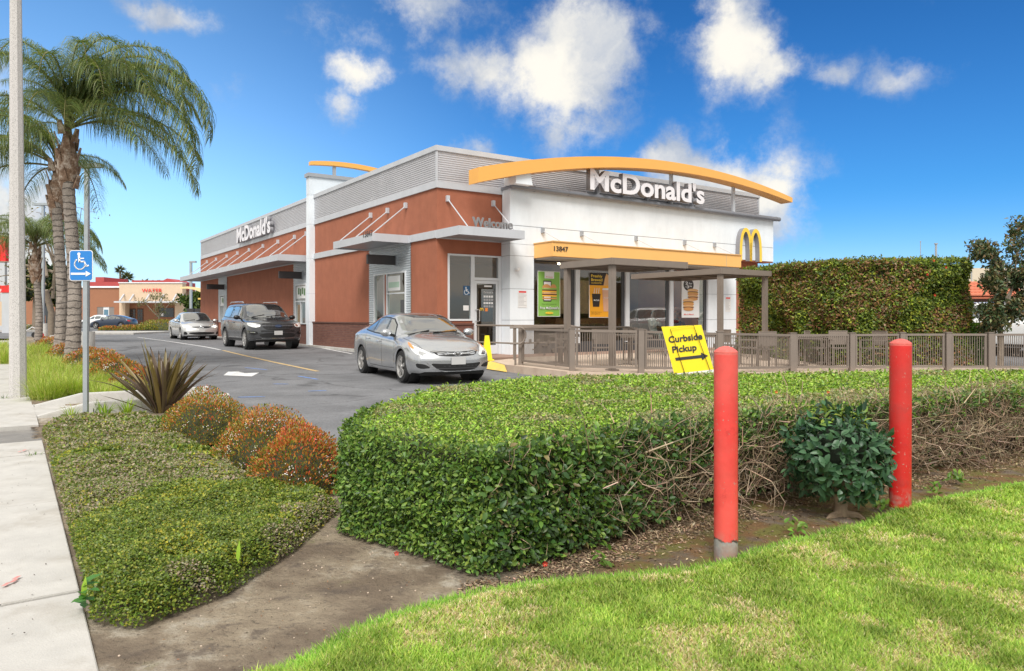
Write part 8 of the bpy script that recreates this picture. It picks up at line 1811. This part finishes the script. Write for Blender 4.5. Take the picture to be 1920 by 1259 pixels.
# ---- queen palms
def frond_mesh(L_, e0, e1, hang, nl=62, seed=0, side=.25):
    rg = np.random.default_rng(seed); K = 26; x = z = 0.; pts = []; 
    for i in range(K+1):
        t = i/K; a = e0+(e1-e0)*t**(1.25 if L_ > 4.5 else 1.0); pts.append((x, z)); x += math.cos(a)*L_/K; z += math.sin(a)*L_/K
    pts = np.array(pts); R3 = np.column_stack([pts[:, 0], np.zeros(K+1), pts[:, 1]])
    # rachis tube (3 sided)
    V_ = []; F_ = []; C_ = []
    for i in range(K+1):
        r = .035*(1-i/K)**.7+.004
        for k in range(3): a = 2*math.pi*k/3; V_.append(R3[i]+np.array([0, r*math.cos(a), r*math.sin(a)]))
        if i:
            for k in range(3): p, q_ = 3*(i-1)+k, 3*(i-1)+(k+1) % 3; F_ += [[p, q_, q_+3], [p, q_+3, p+3]]; C_ += [[.22,.20,.09]]*2
    base = len(V_)
    for i in range(nl):
        t = .16+.84*i/nl; f = t*K; j = min(int(f), K-1); P0 = R3[j]+(R3[j+1]-R3[j])*(f-j); tang = R3[j+1]-R3[j]; tang /= np.linalg.norm(tang)
        for s in (-1, 1):
            for rep in range(2):
                ll = hang*(math.sin(math.pi*min(1, .18+.82*t*.95))**.6)*(.75+.4*rg.random()); d = tang*(.40+.3*rg.random())+np.array([0, s*(.55+.5*rg.random()), .3*rg.normal()+.2]); d /= np.linalg.norm(d); cur = P0.copy(); w = .0115; sd = np.cross(d, [0, 0, 1]); sd /= max(1e-6, np.linalg.norm(sd)); sd = sd+rg.normal(size=3)*.3
                n0 = len(V_); c = np.array([(.11,.16,.045),(.15,.205,.055),(.075,.12,.04),(.22,.25,.09)][rg.integers(0, 4)])*(.8+.4*rg.random())
                for q in range(5):
                    wd = w*(1-(q/4)**2)+.001; V_.append(cur-sd*wd/2); V_.append(cur+sd*wd/2)
                    if q < 4: F_ += [[n0+2*q, n0+2*q+1, n0+2*q+3], [n0+2*q, n0+2*q+3, n0+2*q+2]]; C_ += [c, c]
                    cur = cur+d*ll/4; d = d+np.array([0, 0, -.75 - .3*rg.random()]); d /= np.linalg.norm(d)
    o = mesh_np('frond', np.array(V_), np.array(F_), MATS['leaf'], None, np.array(C_)); me = o.data; bpy.data.objects.remove(o); return me
R_ = math.radians
FRD = {'long': frond_mesh(5.2, R_(84), R_(-88), 1.0, 104, 1), 'mid': frond_mesh(4.2, R_(76), R_(-84), .95, 90, 2), 'low': frond_mesh(3.9, R_(38), R_(-70), .90, 84, 3), 'up': frond_mesh(3.2, R_(88), R_(-20), .75, 64, 4), 'droop': frond_mesh(3.6, R_(10), R_(-80), .8, 76, 5), 'spear': frond_mesh(2.6, R_(89), R_(70), .25, 24, 6)}
def queen_palm(label, base, top, r0, r1, fr, sc=1.0, boot=1.0):
    e = empty('queen_palm', base, 0, label, 'palm tree', 'queen palms at the left'); t = Vector(top)-Vector(base); pts = []; rad = []
    K = 60
    for i in range(K+1):
        f = i/K; p = t*f + Vector((.08*math.sin(f*5), 0, 0)); pts.append(p); r = r0*(1+.35*math.exp(-f*12))*(1-f)+r1*f; rad.append(r*(1+.035*(1 if i % 2 else -1)))
    m = MB(); m.tube(pts, rad, 20); m.build('trunk', MATS['palm_trunk'], e, smooth=True)
    # leaf boots round the top of the trunk
    bm = MB(); bp_ = t + Vector((.08*math.sin(5), 0, 0)); prof = [(-1.15, r1*1.0), (-.95, r1*1.5), (-.6, r1*1.8), (-.25, r1*1.5), (.05, r1*.95), (.4, r1*.55), (.8, r1*.2)]; bm.tube([bp_+Vector((0,0,h*boot)) for h, _ in prof], [r for _, r in prof], 14); bm.build('leaf_base', MATS['palm_boot'], e, smooth=True)
    for k in range(16):
        a = k*2.4; h = (-.95+.085*k)*boot; rr_ = r1*1.55; c_ = bp_+Vector((math.cos(a)*rr_, math.sin(a)*rr_, h)); tn = Vector((-math.sin(a), math.cos(a), 0)); o_ = Vector((math.cos(a), math.sin(a), 0)); m = MB(); w = .10*boot
        m.slab([c_-tn*w+Vector((0,0,-.16)), c_+tn*w+Vector((0,0,-.16)), c_+tn*w*.5+o_*.09+Vector((0,0,.16*boot)), c_-tn*w*.5+o_*.09+Vector((0,0,.16*boot))], .03); m.build('leaf_stub', MATS['palm_boot'], e)
    for (az, kind, s, tilt) in fr:
        o = bpy.data.objects.new('frond', FRD[kind]); COL.objects.link(o); o.parent = e; o.location = bp_+Vector((0,0,.30*boot)); o.rotation_euler = (Matrix.Rotation(R_(az), 3, 'Z') @ Matrix.Rotation(R_(-tilt), 3, 'Y')).to_euler(); o.scale = (s*sc,)*3
    return e
# thick right palm: leans its crown to the right
p1 = gp(134, 690, 0.); top1 = at(133, 268, 17.4)
fr1 = [(0,'long',1.0,-16),(8,'long',.92,-8),(-12,'long',.95,-10),(4,'long',.9,8),(-6,'mid',1.15,-18),(-25,'mid',1.0,8),(20,'mid',1.0,10),(40,'mid',1.0,5),(-45,'mid',.95,6),(5,'low',1.0,-12),(-8,'low',.9,0),(-30,'low',.9,0),(28,'low',.9,5),(65,'mid',.9,8),(-70,'mid',.9,10),(100,'mid',.85,12),(-100,'mid',.85,12),(135,'up',.8,5),(-140,'up',.8,8),(160,'mid',.55,22),(180,'up',.72,0),(-165,'mid',.5,22),(15,'up',.8,-4),(-90,'long',.75,0),(-75,'low',.8,6),(-115,'low',.75,6),(85,'long',.7,0),(-35,'long',.85,4),(33,'long',.8,4),(-140,'low',.6,10),(-20,'up',.8,-8),(-60,'low',.8,0),(60,'low',.8,0),(45,'long',.7,8),(-50,'long',.75,8),(0,'spear',.85,-3),(30,'spear',.8,-8),(170,'low',.45,0)]
queen_palm('thick trunked palm nearest the sidewalk, its long fronds arching to the right', p1, top1, .155, .128, fr1, 1.0)
p2 = gp(109, 682, 0.); top2 = at(112, 335, 19.3)
fr2 = [(a, k, s, t) for a, k, s, t in ((180,'mid',1.0,6),(170,'low',.95,5),(195,'low',.95,0),(150,'mid',.9,5),(210,'mid',.95,8),(235,'mid',.9,0),(100,'low',.9,0),(260,'low',.8,4),(150,'droop',.8,0),(215,'droop',.85,0),(0,'low',.5,5),(30,'low',.5,0),(-30,'low',.55,0),(185,'up',.9,0),(160,'up',.8,4),(225,'low',.85,6),(185,'low',1.05,12))]
queen_palm('second thick trunked palm, its fronds spreading left behind the street light pole', p2, top2, .135, .115, fr2, 1.0)
p3 = gp(71, 645, 0.); p3 = Vector((xY(71, 33.), 33., 0)); top3 = at(69, 478, 33.)
fr3 = [(0,'mid',.95,0),(12,'mid',.9,4),(-15,'low',1.0,6),(5,'droop',1.0,14),(30,'mid',.9,0),(-40,'mid',.9,0),(60,'mid',.9,0),(-70,'mid',.9,0),(180,'mid',.9,0),(165,'low',.9,0),(200,'low',.95,5),(150,'mid',.9,0),(215,'mid',.9,4),(100,'mid',.8,0),(260,'mid',.8,0),(90,'up',.8,0),(-90,'up',.8,0),(0,'up',.9,4),(180,'up',.85,0),(130,'low',.8,0),(-130,'low',.8,0),(45,'low',.9,0),(-20,'mid',1.0,8)]
queen_palm('slender far palm with a shaggy brown collar, right of the street light pole', p3, top3, .15, .13, fr3, 1.0, 1.15)
